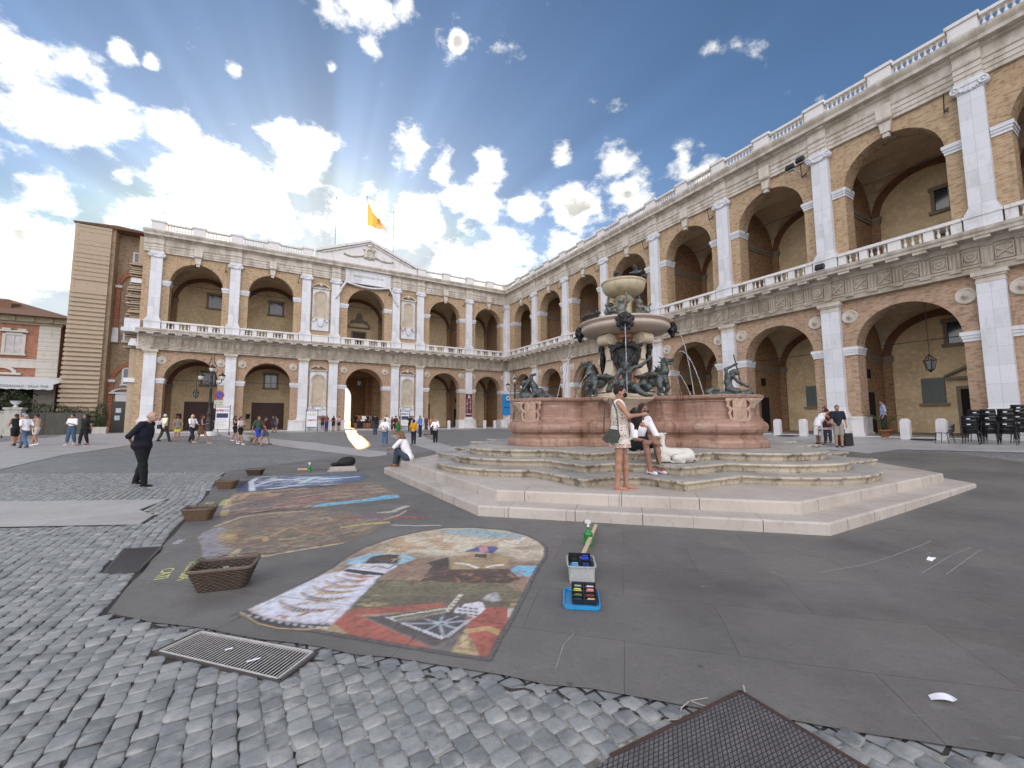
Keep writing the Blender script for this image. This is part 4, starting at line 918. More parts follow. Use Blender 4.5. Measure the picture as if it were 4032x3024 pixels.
def door(w, xc, zb, W, H, mat=None, ped=None, y=5.4, trim=None):
    f = MB(); t = .16
    if trim is not False:
        f.box(xc-W/2-t, xc-W/2, y-.10, y, zb, zb+H+t); f.box(xc+W/2, xc+W/2+t, y-.10, y, zb, zb+H+t); f.box(xc-W/2, xc+W/2, y-.10, y, zb+H, zb+H+t)
        if ped:
            f.box(xc-W/2-.5, xc+W/2+.5, y-.28, y, zb+H+t+.35, zb+H+t+.5)
            if ped == 'tri': f.prism([(xc-W/2-.55, zb+H+t+.5), (xc-W/2-.55, zb+H+t+.6), (xc, zb+H+t+1.25), (xc+W/2+.55, zb+H+t+.6), (xc+W/2+.55, zb+H+t+.5), (xc, zb+H+t+1.08)], y-.26, y)
            else:
                for i in range(10):
                    A, B = math.pi*(i/10), math.pi*((i+1)/10); f.prism([(xc-(W/2+q)*math.cos(a_), zb+H+t+.5+(.6+e)*math.sin(a_)) for q, e, a_ in ((.42, 0, A), (.55, .13, A), (.55, .13, B), (.42, 0, B))], y-.24, y)
    else: f.box(xc-W/2-.05, xc+W/2+.05, y-.02, y, zb, zb+H+.05)
    o = part('doorway', f, M_grey_trim if trim is not False else M_wood, w); m = MB(); m.box(xc-W/2, xc+W/2, y-.06, y+.02, zb, zb+H)
    if mat is None or mat is M_wood:
        for i in range(1, 6): m.box(xc-W/2+W*i/6-.01, xc-W/2+W*i/6+.01, y-.075, y-.06, zb, zb+H)
        m.box(xc-.02, xc+.02, y-.09, y-.06, zb, zb+H)
    obj('door', m.mesh('door', mat or M_wood), o)
cB = [-(BP[k]+BP[k+1])/2 for k in range(7)]; cR = [(RP[k]+RP[k+1])/2 for k in range(10)]
# short wing, left to right
door('B', cB[6]+.55, .12, 3.3, 2.75, M_wood, trim=False); window('B', cB[6]+.7, 4.15+.5, 1.0, 1.2)
door('B', cB[5]+.1, .12, 2.9, 2.75, M_wood, trim=False); window('B', cB[5]+.25, 4.55, 1.05, 1.35, 'dark')
for k, dx in ((6, .9), (5, .45)): window('B', cB[k]+dx, 12.6, 1.15, 1.30); door('B', cB[k]+dx-.1, 8.9, 1.35, 1.35, M_glass, ped='flat' if False else None)
door('B', cB[3]+.2, 8.9, 1.4, 2.6, M_wood, ped='seg'); window('B', cB[1]-1.2, 12.3, .8, 1.5, 'dark'); window('B', cB[1]-1.0, 4.7, .8, 1.5, 'dark')
door('B', cB[1]-.9, .12, 1.9, 2.9, M_wood, trim=False); door('B', cB[1]-1.0, 8.9, 1.2, 1.2, M_glass); door('B', cB[0]-.9, .12, 1.4, 2.9, M_wood, trim=False); 
sc = Sculpt(.05, .06); sc.ell((0, 0, 0), (.42, .14, .5)); sc.ell((0, -.05, .5), (.3, .12, .25)); sc.cap((-.9, 0, -.35), (-.3, 0, -.1), .12); sc.cap((.9, 0, -.35), (.3, 0, -.1), .12); sc.ell((0, -.14, 0), (.22, .1, .3), op=-1)
part('carved_shield', sc.mesh('carved_shield', M_grey_trim, .01), None, 'B', cB[3]+.2, 5.25, 13.1)
# long wing
for k in range(1, 9):
    window('R', cR[k]+.8, 12.45, 1.15, 1.15, 'dark'); door('R', cR[k]+.9, 8.9, 1.4, 2.0 if k < 6 else 1.75, M_glass, ped='flat' if False else 'seg' if False else None)
    m = MB(); m.box(cR[k]+.9-1.05, cR[k]+.9+1.05, 5.1, 5.4, 11.0, 11.16); m.box(cR[k]+.9-.95, cR[k]+.9-.72, 5.2, 5.4, 10.5, 11.0); m.box(cR[k]+.9+.72, cR[k]+.9+.95, 5.2, 5.4, 10.5, 11.0); part('door_hood', m, M_grey_trim, 'R')
for k in (2, 4, 6, 8):
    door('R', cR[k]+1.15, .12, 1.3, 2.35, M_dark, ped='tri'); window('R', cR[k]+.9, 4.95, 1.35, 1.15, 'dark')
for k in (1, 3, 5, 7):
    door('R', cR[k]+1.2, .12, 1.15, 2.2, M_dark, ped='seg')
for k in (4, 5, 6, 7):
    m = MB(); xx = cR[k]-.55; m.box(xx-.48, xx+.48, 5.34, 5.40, 1.75, 3.15); m.box(xx-.6, xx+.6, 5.2, 5.4, 1.62, 1.74); m.mi = 1
    for s in (-1, 1):
        m.box(xx+s*.24-.22, xx+s*.24+.22, 5.30, 5.34, 1.80, 3.10)
        for j in range(12): m.box(xx+s*.24-.18, xx+s*.24+.18, 5.285, 5.30, 1.88+j*.1, 1.93+j*.1)
    part('shuttered_window', m, [M_grey_trim, plain('grey_green_shutter', (.16, .19, .18), .6, .2)], 'R')
# ---- body of the palace behind the loggias (keeps the low sun out), with the vaulted passage through it
m = MB(); m.box(-36.3, -21.0, 5.75, 11, 0, 17.5); m.box(-15.4, 6, 5.75, 11, 0, 17.5); m.box(-21.0, -15.4, 5.75, 11, 6.9, 17.5)
part('rear_block', m, M_brick, 'B', z=-.006)
m = MB(); m.box(6, 62, 5.75, 17, 0, 17.5); part('rear_block', m, M_brick, 'R', z=-.006)
# passage: side piers, far arch
m = MB(); m.box(-21.0, -20.72, 5.75, 10.98, 0, 6.9); m.box(-15.68, -15.4, 5.75, 10.98, 0, 6.9); m.box(-20.72, -15.68, 5.8, 10.98, 6.3, 6.9); part('passage_wall', m, M_brick_in, 'B')
m = MB(); arch_wall(m, -20.72, -15.68, 0, 6.3, -18.95, 1.65, 4.0, 10.1, 10.8, 20); part('passage_arch', m, M_brick_in, 'B')
for y in (8.0,):
    m = MB(); m.box(-16.05, -15.66, y-.35, y+.35, 0, 6.3); m.box(-20.74, -20.45, y-.35, y+.35, 0, 6.3); part('passage_pier', m, M_brick_in, 'B')
m = MB(); m.box(-20.7, -15.7, 5.4, 16, -.05, .015); part('passage_floor', m, M_floor, 'B')
# stone footing strip along the wings
for w, a, b in (('B', -36.3, -.2), ('R', .2, 62)):
    m = MB(); m.box(a, b, -.10, 5.4, -.06, .05); part('footing', m, M_marbleL, w, z=0 if w == 'R' else -.004)
# roof terrace
m = MB(); m.box(-36.3, 0, -.1, 11, 17.55, 17.60); part('roof_terrace', m, M_trim, 'B', z=-.008)
m = MB(); m.box(0, 62, -.1, 17, 17.55, 17.60); part('roof_terrace', m, M_trim, 'R', z=-.012)
# ================================================================ THE FOUNTAIN
M_step = trav_mat('step_stone', R(-15), 1.6, 2.0, (.47, .42, .37), (.42, .375, .33), .62, (.20, .17, .15), .003)
def old_step():
    t = NT('weathered_step_stone'); p = t.n('ShaderNodeNewGeometry').outputs['Position']; s = t.n('ShaderNodeSeparateXYZ', {0: t.n('ShaderNodeNewGeometry').outputs['Normal']})
    f = t.noise(p, 1.3, 6, .65); g = t.noise(p, 7, 6, .7); h = t.noise(t.mapping(p, (1, 1, .3)), 4, 6, .7)
    c = t.mix(t.ramp(f, .4, .62), (.50, .43, .32), (.38, .325, .25)); c = t.mix(t.ramp(h, .50, .62), c, (.15, .115, .075)); c = t.mix(t.ramp(g, .56, .68), c, (.06, .05, .038))
    top = t.mix(t.ramp(f, .4, .66), (.38, .36, .325), (.25, .235, .215)); top = t.mix(t.ramp(g, .55, .72), top, (.17, .155, .135))
    c = t.mix(t.ramp(s.outputs[2], .6, .9), c, top)
    t.set(t.b.inputs['Base Color'], c); t.set(t.b.inputs['Roughness'], t.ramp(f, .3, .7, .45, .75)); t.bump(t.math('ADD', h, g), .6, .02); return t.m
M_old = old_step()
def pink_mat():
    t = NT('pink_marble'); o = t.coord('Object')
    f = t.noise(t.mapping(o, (.6, .6, 1.2)), 1.6, 5, .65); g = t.noise(t.mapping(o, (2.5, 2.5, .5)), 2.0, 5, .7); h = t.noise(t.mapping(o, (1, 1, 7)), 2.5, 5, .6); k = t.noise(o, 24, 5, .6)
    c = t.mix(t.ramp(f, .38, .64), (.345, .215, .155), (.255, .137, .097)); c = t.mix(t.ramp(h, .54, .74), c, (.40, .31, .235)); c = t.mix(t.ramp(g, .50, .66), c, (.17, .095, .065)); c = t.mix(t.ramp(k, .55, .8), c, t.mix(1., c, (.7, .68, .66), 'MULTIPLY'))
    t.set(t.b.inputs['Base Color'], c); t.set(t.b.inputs['Roughness'], t.ramp(g, .3, .7, .35, .6)); t.bump(t.math('ADD', h, t.math('MULTIPLY', k, .5)), .3, .012); return t.m
M_pink = pink_mat()
M_cream = marble_mat('cream_marble', (.56, .47, .35), (.40, .27, .17), rough=.55, scale=2.2)
M_bowl = marble_mat('bowl_marble', (.50, .40, .33), (.40, .36, .31), rough=.5, scale=1.7)
M_bowl2 = marble_mat('upper_bowl_stone', (.50, .42, .28), (.33, .27, .16), rough=.6, scale=2.)
M_bronze = plain('green_bronze', (.10, .112, .105), .42, .5, 7, .4, 60, metal=.4, col2=(.035, .04, .04))
M_bronze2 = plain('pale_bronze', (.19, .20, .17), .5, .5, 7, .35, 60, metal=.25, col2=(.07, .075, .065))
M_bronzed = plain('dark_bronze', (.03, .028, .027), .5, .5, 6, .4, 60, metal=.4, col2=(.012, .011, .012))
def water_mat():
    t = NT('water'); t.set(t.b.inputs['Base Color'], (.9, .95, 1.)); t.b.inputs['Roughness'].default_value = .03; t.b.inputs['Transmission Weight'].default_value = .85; t.b.inputs['IOR'].default_value = 1.33; return t.m
M_water = water_mat()
def F3(a, b, z): p = fpt(a, b); return (p[0], p[1], z)
FT = thing('fountain', 'large round-lobed pink marble fountain with bronze dragons and two raised bowls on stepped base', 'fountain', (CF[0], CF[1], 0), AR)
# local frame: x towards the long wing side (E1), y towards E2
def octo(ap, half): return [(ap, -half), (ap, half), (half, ap), (-half, ap), (-ap, half), (-ap, -half), (-half, -ap), (half, -ap)]
def offset_poly(P, d):
    n = len(P); out = []
    area = sum(P[i][0]*P[(i+1) % n][1]-P[(i+1) % n][0]*P[i][1] for i in range(n)); s = 1 if area > 0 else -1
    for i in range(n):
        a, b, c = np.array(P[i-1]), np.array(P[i]), np.array(P[(i+1) % n]); e1 = (b-a)/np.linalg.norm(b-a); e2 = (c-b)/np.linalg.norm(c-b)
        n1 = np.array([e1[1], -e1[0]])*s; n2 = np.array([e2[1], -e2[0]])*s; m = n1+n2; q = m/max(.35, (1+n1@n2)); out.append(tuple(b+q*d))
    return out
def loft(m, P, prof, cap=True, smooth=False, base=None):
    """outline swept through (outward offset, z) rings"""
    rings = [[(x, y, z) for x, y in offset_poly(P, d)] for d, z in prof]; n = len(P); V = [v for r in rings for v in r]
    F = [(j*n+i, j*n+(i+1) % n, (j+1)*n+(i+1) % n, (j+1)*n+i) for j in range(len(prof)-1) for i in range(n)]
    m.add(V, F, smooth)
    if cap:
        top = V[-n:]; c = (0, 0, base if base is not None else prof[-1][1]); m.add(list(top)+[c], [(i, (i+1) % n, n) for i in range(n)])
def lobed(tipd, tipw, jw, apex, notch, nseg=18, bulge=None):
    """four-lobed outline: on each side a round lobe between two square shoulders, a notch on each diagonal"""
    h = apex-tipd; r = (jw*jw+h*h)/(2*h); cx = apex-r; a = math.asin(min(1, jw/r)); 
    if cx > tipd: a = math.pi-a
    quarter = [(tipd-notch, -tipw), (tipd, -tipw), (tipd, -jw)]
    quarter += [(cx+r*math.cos(t), r*math.sin(t)) for t in np.linspace(-a, a, nseg)][1:-1]
    quarter += [(tipd, jw), (tipd, tipw), (tipd-notch, tipw)]
    P = []
    for q in range(4):
        c, s = [(1, 0), (0, 1), (-1, 0), (0, -1)][q]
        P += [(x*c-y*s, x*s+y*c) for x, y in quarter]
    # order: quarter 0 runs -y -> +y at +x, next at +y ... continuous
    return P
m = MB(); loft(m, octo(6.60, 3.17), [(0, -.05), (0, .150), (-.012, .172), (-.03, .178)]); part_f = m.build('lower_step', M_step, FT, bevel=0)
m = MB(); loft(m, octo(6.17, 2.97), [(0, .17), (0, .328), (-.012, .350), (-.03, .356)], base=.36); m.build('upper_step', M_step, FT)
# joints of the two plain steps
jm = MB()
for ap, hf, z0, z1, sp in ((6.60, 3.17, 0, .17, 1.35), (6.17, 2.97, .178, .35, 1.6)):
    O = octo(ap, hf); r_ = random.Random(int(ap*10))
    for i in range(8):
        a, b = np.array(O[i]), np.array(O[(i+1) % 8]); L = np.linalg.norm(b-a); d = (b-a)/L; nn = np.array([d[1], -d[0]]); u = .5
        while u < L-.3:
            p = a+d*u; q = p-nn*.42; jm.add([(*(p+nn*.002-d*.004), z0), (*(p+nn*.002+d*.004), z0), (*(p+nn*.002+d*.004), z1), (*(p+nn*.002-d*.004), z1)], [(0, 1, 2, 3)])
            jm.add([(*(p-nn*.03-d*.003), z1+.0085), (*(p-nn*.03+d*.003), z1+.0085), (*(q+d*.003), z1+.0085), (*(q-d*.003), z1+.0085)], [(0, 1, 2, 3)]); u += sp*r_.uniform(.6, 1.2)
jm.build('stone_joints', M_mortar, FT)
NOSE = lambda z0, z1: [(-.04, z0), (-.04, z0+.03), (-.025, z0+.032), (-.025, z1-.085), (-.008, z1-.08), (-.008, z1-.064), (.014, z1-.058), (.032, z1-.046), (.038, z1-.028), (.030, z1-.010), (.008, z1), (-.04, z1+.002)]
for (tipd, tipw, jw, apex, nt), z0, z1, bs in (((4.80, 3.66, 2.10, 5.98, .72), .350, .520, .53), ((4.38, 3.22, 1.85, 5.56, .72), .515, .695, .705), ((3.97, 2.80, 1.60, 5.16, .72), .690, .870, .90)):
    m = MB(); loft(m, lobed(tipd, tipw, jw, apex, nt), NOSE(z0, z1), base=bs); m.build('curved_step', M_old, FT)
# the big basin
BAS = lobed(2.75, 1.60, 1.14, 4.0, .62, 26)
m = MB(); loft(m, BAS, [(.04, .86), (.06, .90), (.06, 1.00), (.02, 1.06), (-.03, 1.09), (-.08, 1.13), (-.09, 1.17), (-.04, 1.20), (.02, 1.24), (.05, 1.30), (.055, 1.37), (.03, 1.43), (-.03, 1.48), (-.05, 1.49), (-.05, 1.53), (-.09, 1.55), (-.12, 1.60), (-.12, 1.92), (-.10, 1.94), (-.10, 1.97), (-.05, 2.0), (-.02, 2.02), (-.01, 2.07), (-.03, 2.09), (-.22, 2.09), (-.24, 2.0), (-.24, 1.75)], cap=False)
m.build('basin', M_pink, FT)
m = MB(); P = offset_poly(BAS, -.23); m.add([(x, y, 1.98) for x, y in P]+[(0, 0, 1.98)], [(i, (i+1) % len(P), len(P)) for i in range(len(P))]); m.build('basin_water', plain('dark_water', (.05, .07, .06), .05, .3, 5, .2, 14, spec=1.), FT)
jm = MB()
# carved crests on the four lobes, shells at the lobe tips and in the notches
def crest():
    s = Sculpt(.022, .035); s.box((0, 0, 0), (.24, .06, .34), .05); s.ell((0, -.05, -.02), (.17, .07, .26)); s.ell((0, 0, .40), (.30, .08, .10)); s.ell((0, 0, -.37), (.22, .08, .09))
    for q in (-1, 1):
        s.chain([(q*.26, 0, .36), (q*.38, 0, .28), (q*.40, 0, .12), (q*.30, 0, .02), (q*.36, 0, -.12), (q*.30, 0, -.30), (q*.16, 0, -.40)], [.06, .05, .045, .05, .045, .05, .05]); s.ell((q*.42, -.02, .30), (.07, .06, .07)); s.cap((q*.12, -.04, .35), (q*.05, -.08, .12), .05, .03)
    s.cap((-.12, -.08, .1), (.12, -.08, .1), .035); return s.mesh('carved_crest', M_cream2, .006)
M_cream2 = marble_mat('crest_marble', (.39, .26, .19), (.29, .165, .115), rough=.55, scale=3)
CR = crest()
for k in range(4):
    a = k*math.pi/2; da = (-.42 if k in (0, 2) else .42) if k != 3 else .42
    if k == 3: da = .42
    cx, cy = math.cos(a)*2.87, math.sin(a)*2.87; o = obj('carved_crest', CR, FT, (cx+1.05*math.cos(a+da), cy+1.05*math.sin(a+da), 1.74), a+da+R(90)); o.scale = (.70, .45, .72)
def shell_mesh():
    m = MB(); n = 18; prof = [(.04, -.26), (.10, -.24), (.16, -.12), (.30, -.02), (.46, .08), (.50, .12), (.47, .12), (.30, .03), (.05, -.05)]
    V = []
    for r, z in prof:
        for i in range(n+1): t = -math.pi/2+math.pi*i/n; q = r*(1+.05*(i % 2)); V.append((q*math.cos(t), q*1.15*math.sin(t), z))
    m.add(V, [(j*(n+1)+i, j*(n+1)+i+1, (j+1)*(n+1)+i+1, (j+1)*(n+1)+i) for j in range(len(prof)-1) for i in range(n)], True)
    m.tube([(0, 0, -.22), (.05, 0, -.36), (-.02, 0, -.5)], [.10, .07, .04], 8); return m.mesh('shell_bowl', M_cream)
SH = shell_mesh()
for k in range(4):
    a = math.pi/4+k*math.pi/2; o = obj('shell_bowl', SH, FT, (2.66*math.cos(a), 2.66*math.sin(a), 1.93), a); o.scale = (1.15, 1.15, 1.0)
for k in range(4):
    a = k*math.pi/2; o = obj('shell_bowl', SH, FT, (3.86*math.cos(a), 3.86*math.sin(a), 1.92), a); o.scale = (.42, .42, .6)
# bronze creatures' ledge and central pier
m = MB(); m.lathe([(1.75, 1.7), (1.75, 2.12), (1.70, 2.16), (1.2, 2.18), (1.15, 2.30), (.9, 2.34)], n=8); m.build('inner_plinth', M_cream, FT)
m = MB(); P8 = octo(.46, .30); loft(m, P8, [(.25, 2.3), (.22, 2.45), (.10, 2.7), (.02, 3.1), (0, 3.5), (.0, 3.95), (.08, 4.0), (.10, 4.08), (.2, 4.12)]); m.build('core_pier', plain('orange_marble', (.40, .20, .11), .5, .4, 3, .2, 30, col2=(.30, .15, .09)), FT)
# four curved volute consoles on the diagonals' sides
m = MB(); pr = [(.30, 4.10), (.78, 4.10), (.86, 4.02), (.86, 3.90), (.80, 3.82), (.70, 3.80), (.66, 3.72), (.66, 3.52), (.62, 3.44), (.62, 3.30), (.68, 3.05), (.80, 2.75), (.98, 2.45), (1.05, 2.34), (.35, 2.34)]
m.prism([(x*1.06, z) for x, z in pr], -.17, .17)
m.M = Matrix.Rotation(R(90), 4, 'X'); m.lathe([(.17, -.20), (.17, .20)], (.80, 3.95, 0), 14); m.lathe([(.08, -.225), (.08, .225)], (.80, 3.95, 0), 10); m.M = None
m.box(.60, .72, -.10, .10, 3.34, 3.60, .02)
CON = m.mesh('volute_console', M_cream)
for k in range(4):
    o = obj('volute_console', CON, FT, (0, 0, 0), k*math.pi/2)
# shields between the consoles
def shield():
    s = Sculpt(.022, .03); s.ell((0, 0, 0), (.34, .07, .46)); s.ell((0, -.05, -.02), (.24, .06, .33)); s.ell((0, -.10, -.02), (.17, .05, .24), op=-1); s.ell((0, -.07, -.02), (.13, .05, .19))
    for q in (-1, 1):
        s.chain([(q*.30, -.03, .34), (q*.42, -.03, .25), (q*.40, -.03, .08), (q*.34, -.03, -.1)], [.06, .06, .05, .04]); s.ell((q*.20, -.05, .40), (.12, .07, .10)); s.chain([(q*.24, -.06, .2), (q*.16, -.08, .08), (q*.2, -.08, -.08), (q*.12, -.06, -.25)], [.035, .03, .035, .03]); s.ell((q*.44, -.02, .38), (.10, .05, .05))
    s.ell((0, -.06, .44), (.10, .09, .16)); s.ell((0, -.10, .40), (.06, .07, .07)); s.cap((0, 0, .5), (0, 0, .62), .07, .04); s.ell((0, -.06, -.42), (.12, .06, .08)); return s.mesh('bronze_shield', M_bronzed, .008)
SHD = shield()
for k in range(4):
    a = math.pi/4+k*math.pi/2; o = obj('bronze_shield', SHD, FT, (.66*math.cos(a), .66*math.sin(a), 3.32), a+R(90)); o.scale = (.95, 1.0, 1.05)
# lower bowl
m = MB(); m.lathe([(.55, 4.10), (.80, 4.12), (1.05, 4.16), (1.26, 4.22), (1.35, 4.29), (1.36, 4.36), (1.32, 4.40), (1.31, 4.42), (1.36, 4.43), (1.41, 4.46), (1.43, 4.49), (1.40, 4.52), (1.30, 4.515), (1.1, 4.47), (.6, 4.44)], n=64); m.build('lower_bowl', M_bowl, FT)
def mask():
    s = Sculpt(.018, .03); s.ell((0, 0, 0), (.17, .13, .20)); s.ell((0, -.10, -.05), (.09, .08, .07)); s.ell((0, -.12, .02), (.035, .05, .06)); s.ell((0, -.15, -.10), (.045, .05, .035), op=-1); s.cap((0, -.12, -.12), (0, -.20, -.14), .035, .03)
    for q in (-1, 1):
        s.ell((q*.08, -.11, .06), (.03, .03, .02), op=-1); s.cap((q*.03, -.11, .09), (q*.13, -.09, .12), .022)
        s.ell((q*.20, 0, .07), (.07, .05, .08)); s.ell((q*.18, 0, -.08), (.06, .06, .10)); s.ell((q*.12, 0, .17), (.08, .07, .06)); s.ell((q*.1, -.02, -.2), (.05, .05, .08))
    s.ell((0, 0, .20), (.09, .08, .07)); s.ell((0, -.04, -.22), (.06, .05, .08)); return s.mesh('lion_mask', M_bronzed, .01)
MSK = mask()
for k in range(4):
    a = math.pi/4+k*math.pi/2; obj('lion_mask', MSK, FT, (1.38*math.cos(a), 1.38*math.sin(a), 4.31), a+R(90))
# putti group and stem above the lower bowl
m = MB(); m.lathe([(.62, 4.44), (.62, 4.56), (.34, 4.62), (.26, 4.75), (.24, 5.1), (.29, 5.28), (.33, 5.30), (.24, 5.34), (.24, 5.42), (.40, 5.46)], n=28); m.build('stem', M_bowl2, FT)
m = MB(); m.lathe([(.30, 5.42), (.48, 5.47), (.60, 5.56), (.655, 5.68), (.665, 5.76), (.655, 5.78), (.69, 5.80), (.70, 5.84), (.67, 5.86), (.58, 5.84), (.3, 5.80)], n=48); m.build('upper_bowl', M_bowl2, FT)
def putto():
    s = Sculpt(.016, .03); s.ell((0, 0, .30), (.105, .09, .14)); s.ell((0, .01, .16), (.11, .10, .09)); s.ell((.01, -.02, .52), (.075, .08, .085)); s.cap((0, 0, .40), (0, 0, .48), .045)
    s.ell((0, -.095, .515), (.015, .02, .015)); s.ell((0, .01, .56), (.085, .085, .06))
    s.chain([(.10, 0, .40), (.19, -.02, .50), (.15, .0, .66), (.13, 0, .72)], [.042, .036, .028, .03]); s.chain([(-.10, 0, .40), (-.20, -.07, .33), (-.22, -.18, .30)], [.042, .035, .03])
    s.chain([(-.07, -.02, .14), (-.13, -.20, .15), (-.12, -.22, -.04), (-.12, -.28, -.06)], [.07, .055, .04, .03]); s.chain([(.07, -.02, .14), (.15, -.16, .10), (.15, -.15, -.06), (.16, -.22, -.08)], [.07, .055, .04, .03])
    s.ell((-.24, -.24, .2), (.09, .08, .1)); s.cap((-.24, -.26, .28), (-.27, -.34, .36), .03, .02); return s.mesh('putto', M_bronze2, .003)
PU = putto(); 
for k in range(4):
    a = k*math.pi/2+.55; o = obj('putto', PU, FT, (.44*math.cos(a), .44*math.sin(a), 4.56), a+R(90)); o.scale = (1.3, 1.3, 1.16)
for k in range(4):   # seated dolphins / spouts between
    s = None
def dolph():
    s = Sculpt(.02, .04); s.ell((0, -.16, .06), (.13, .17, .11)); s.chain([(0, 0, .08), (.02, .1, .2), (.0, .04, .34), (.08, .02, .42)], [.11, .09, .05, .03]); s.ell((0, -.30, .03), (.06, .06, .04)); return s.mesh('dolphin', M_bronze2, .004)
DO = dolph()
for k in range(4):
    a = k*math.pi/2+math.pi/4; obj('dolphin', DO, FT, (.40*math.cos(a), .40*math.sin(a), 4.60), a+R(90))
# ---- bronze dragons on the four sides
def dragon():
    s = Sculpt(.022, .045)
    s.ell((0, .1, .62), (.20, .40, .22)); s.ell((0, -.24, .62), (.19, .17, .27)); s.ell((0, .45, .52), (.19, .22, .22))
    s.chain([(0, -.25, .74), (0, -.40, .92), (0, -.38, 1.10), (0, -.36, 1.22)], [.17, .13, .105, .10])      # neck
    s.ell((0, -.42, 1.28), (.10, .15, .10)); s.cap((0, -.48, 1.27), (0, -.70, 1.25), .075, .045); s.cap((0, -.47, 1.18), (0, -.64, 1.13), .05, .03)   # head, jaws
    s.ell((0, -.72, 1.30), (.04, .05, .04))
    for q in (-1, 1):
        s.cap((q*.06, -.35, 1.34), (q*.11, -.24, 1.48), .035, .008, k=.015); s.ell((q*.07, -.50, 1.34), (.03, .04, .025)); s.cap((q*.09, -.34, 1.22), (q*.15, -.22, 1.26), .03, .008, k=.015)
        s.chain([(q*.15, -.26, .60), (q*.19, -.34, .34), (q*.18, -.25, .14), (q*.18, -.34, .03)], [.11, .08, .05, .05]); s.ell((q*.18, -.42, .03), (.085, .12, .04))
        for t in (-.05, 0, .05): s.cap((q*.18+t, -.48, .04), (q*.18+t*1.3, -.58, .0), .025, .008, k=.01)
        s.chain([(q*.15, .42, .52), (q*.22, .26, .32), (q*.20, .42, .16), (q*.20, .30, .04)], [.15, .10, .055, .05]); s.ell((q*.20, .22, .03), (.085, .13, .04))
        # wing folded along the flank, ribbed
        for j in range(6):
            t = j/5; s.chain([(q*.20, -.16, .82), (q*(.27+.03*j), .12+.12*t, .88-.02*j), (q*(.27), .55+.25*t-.3*(1-t), .86-.42*(1-t))], [.05, .035, .018], k=.05)
    for j in range(9): z = .78+.06*j; s.cap((0, -.22-.016*j, z), (0, -.08-.012*j, z+.05), .03, .006, k=.012)
    for j in range(4): s.ell((0, -.46+.02*j, .52+.1*j), (.11, .05, .05))
    s.chain([(0, .60, .5), (.05, .85, .35), (.12, .95, .16), (.25, .85, .10)], [.12, .09, .07, .04])
    return s.mesh('dragon', M_bronze, .008)
DRG = dragon()
for k in range(4):
    a = k*math.pi/2; o = obj('dragon', DRG, FT, (1.14*math.cos(a), 1.14*math.sin(a), 2.15), a+R(90)); o.scale = (.82, .86, .80)
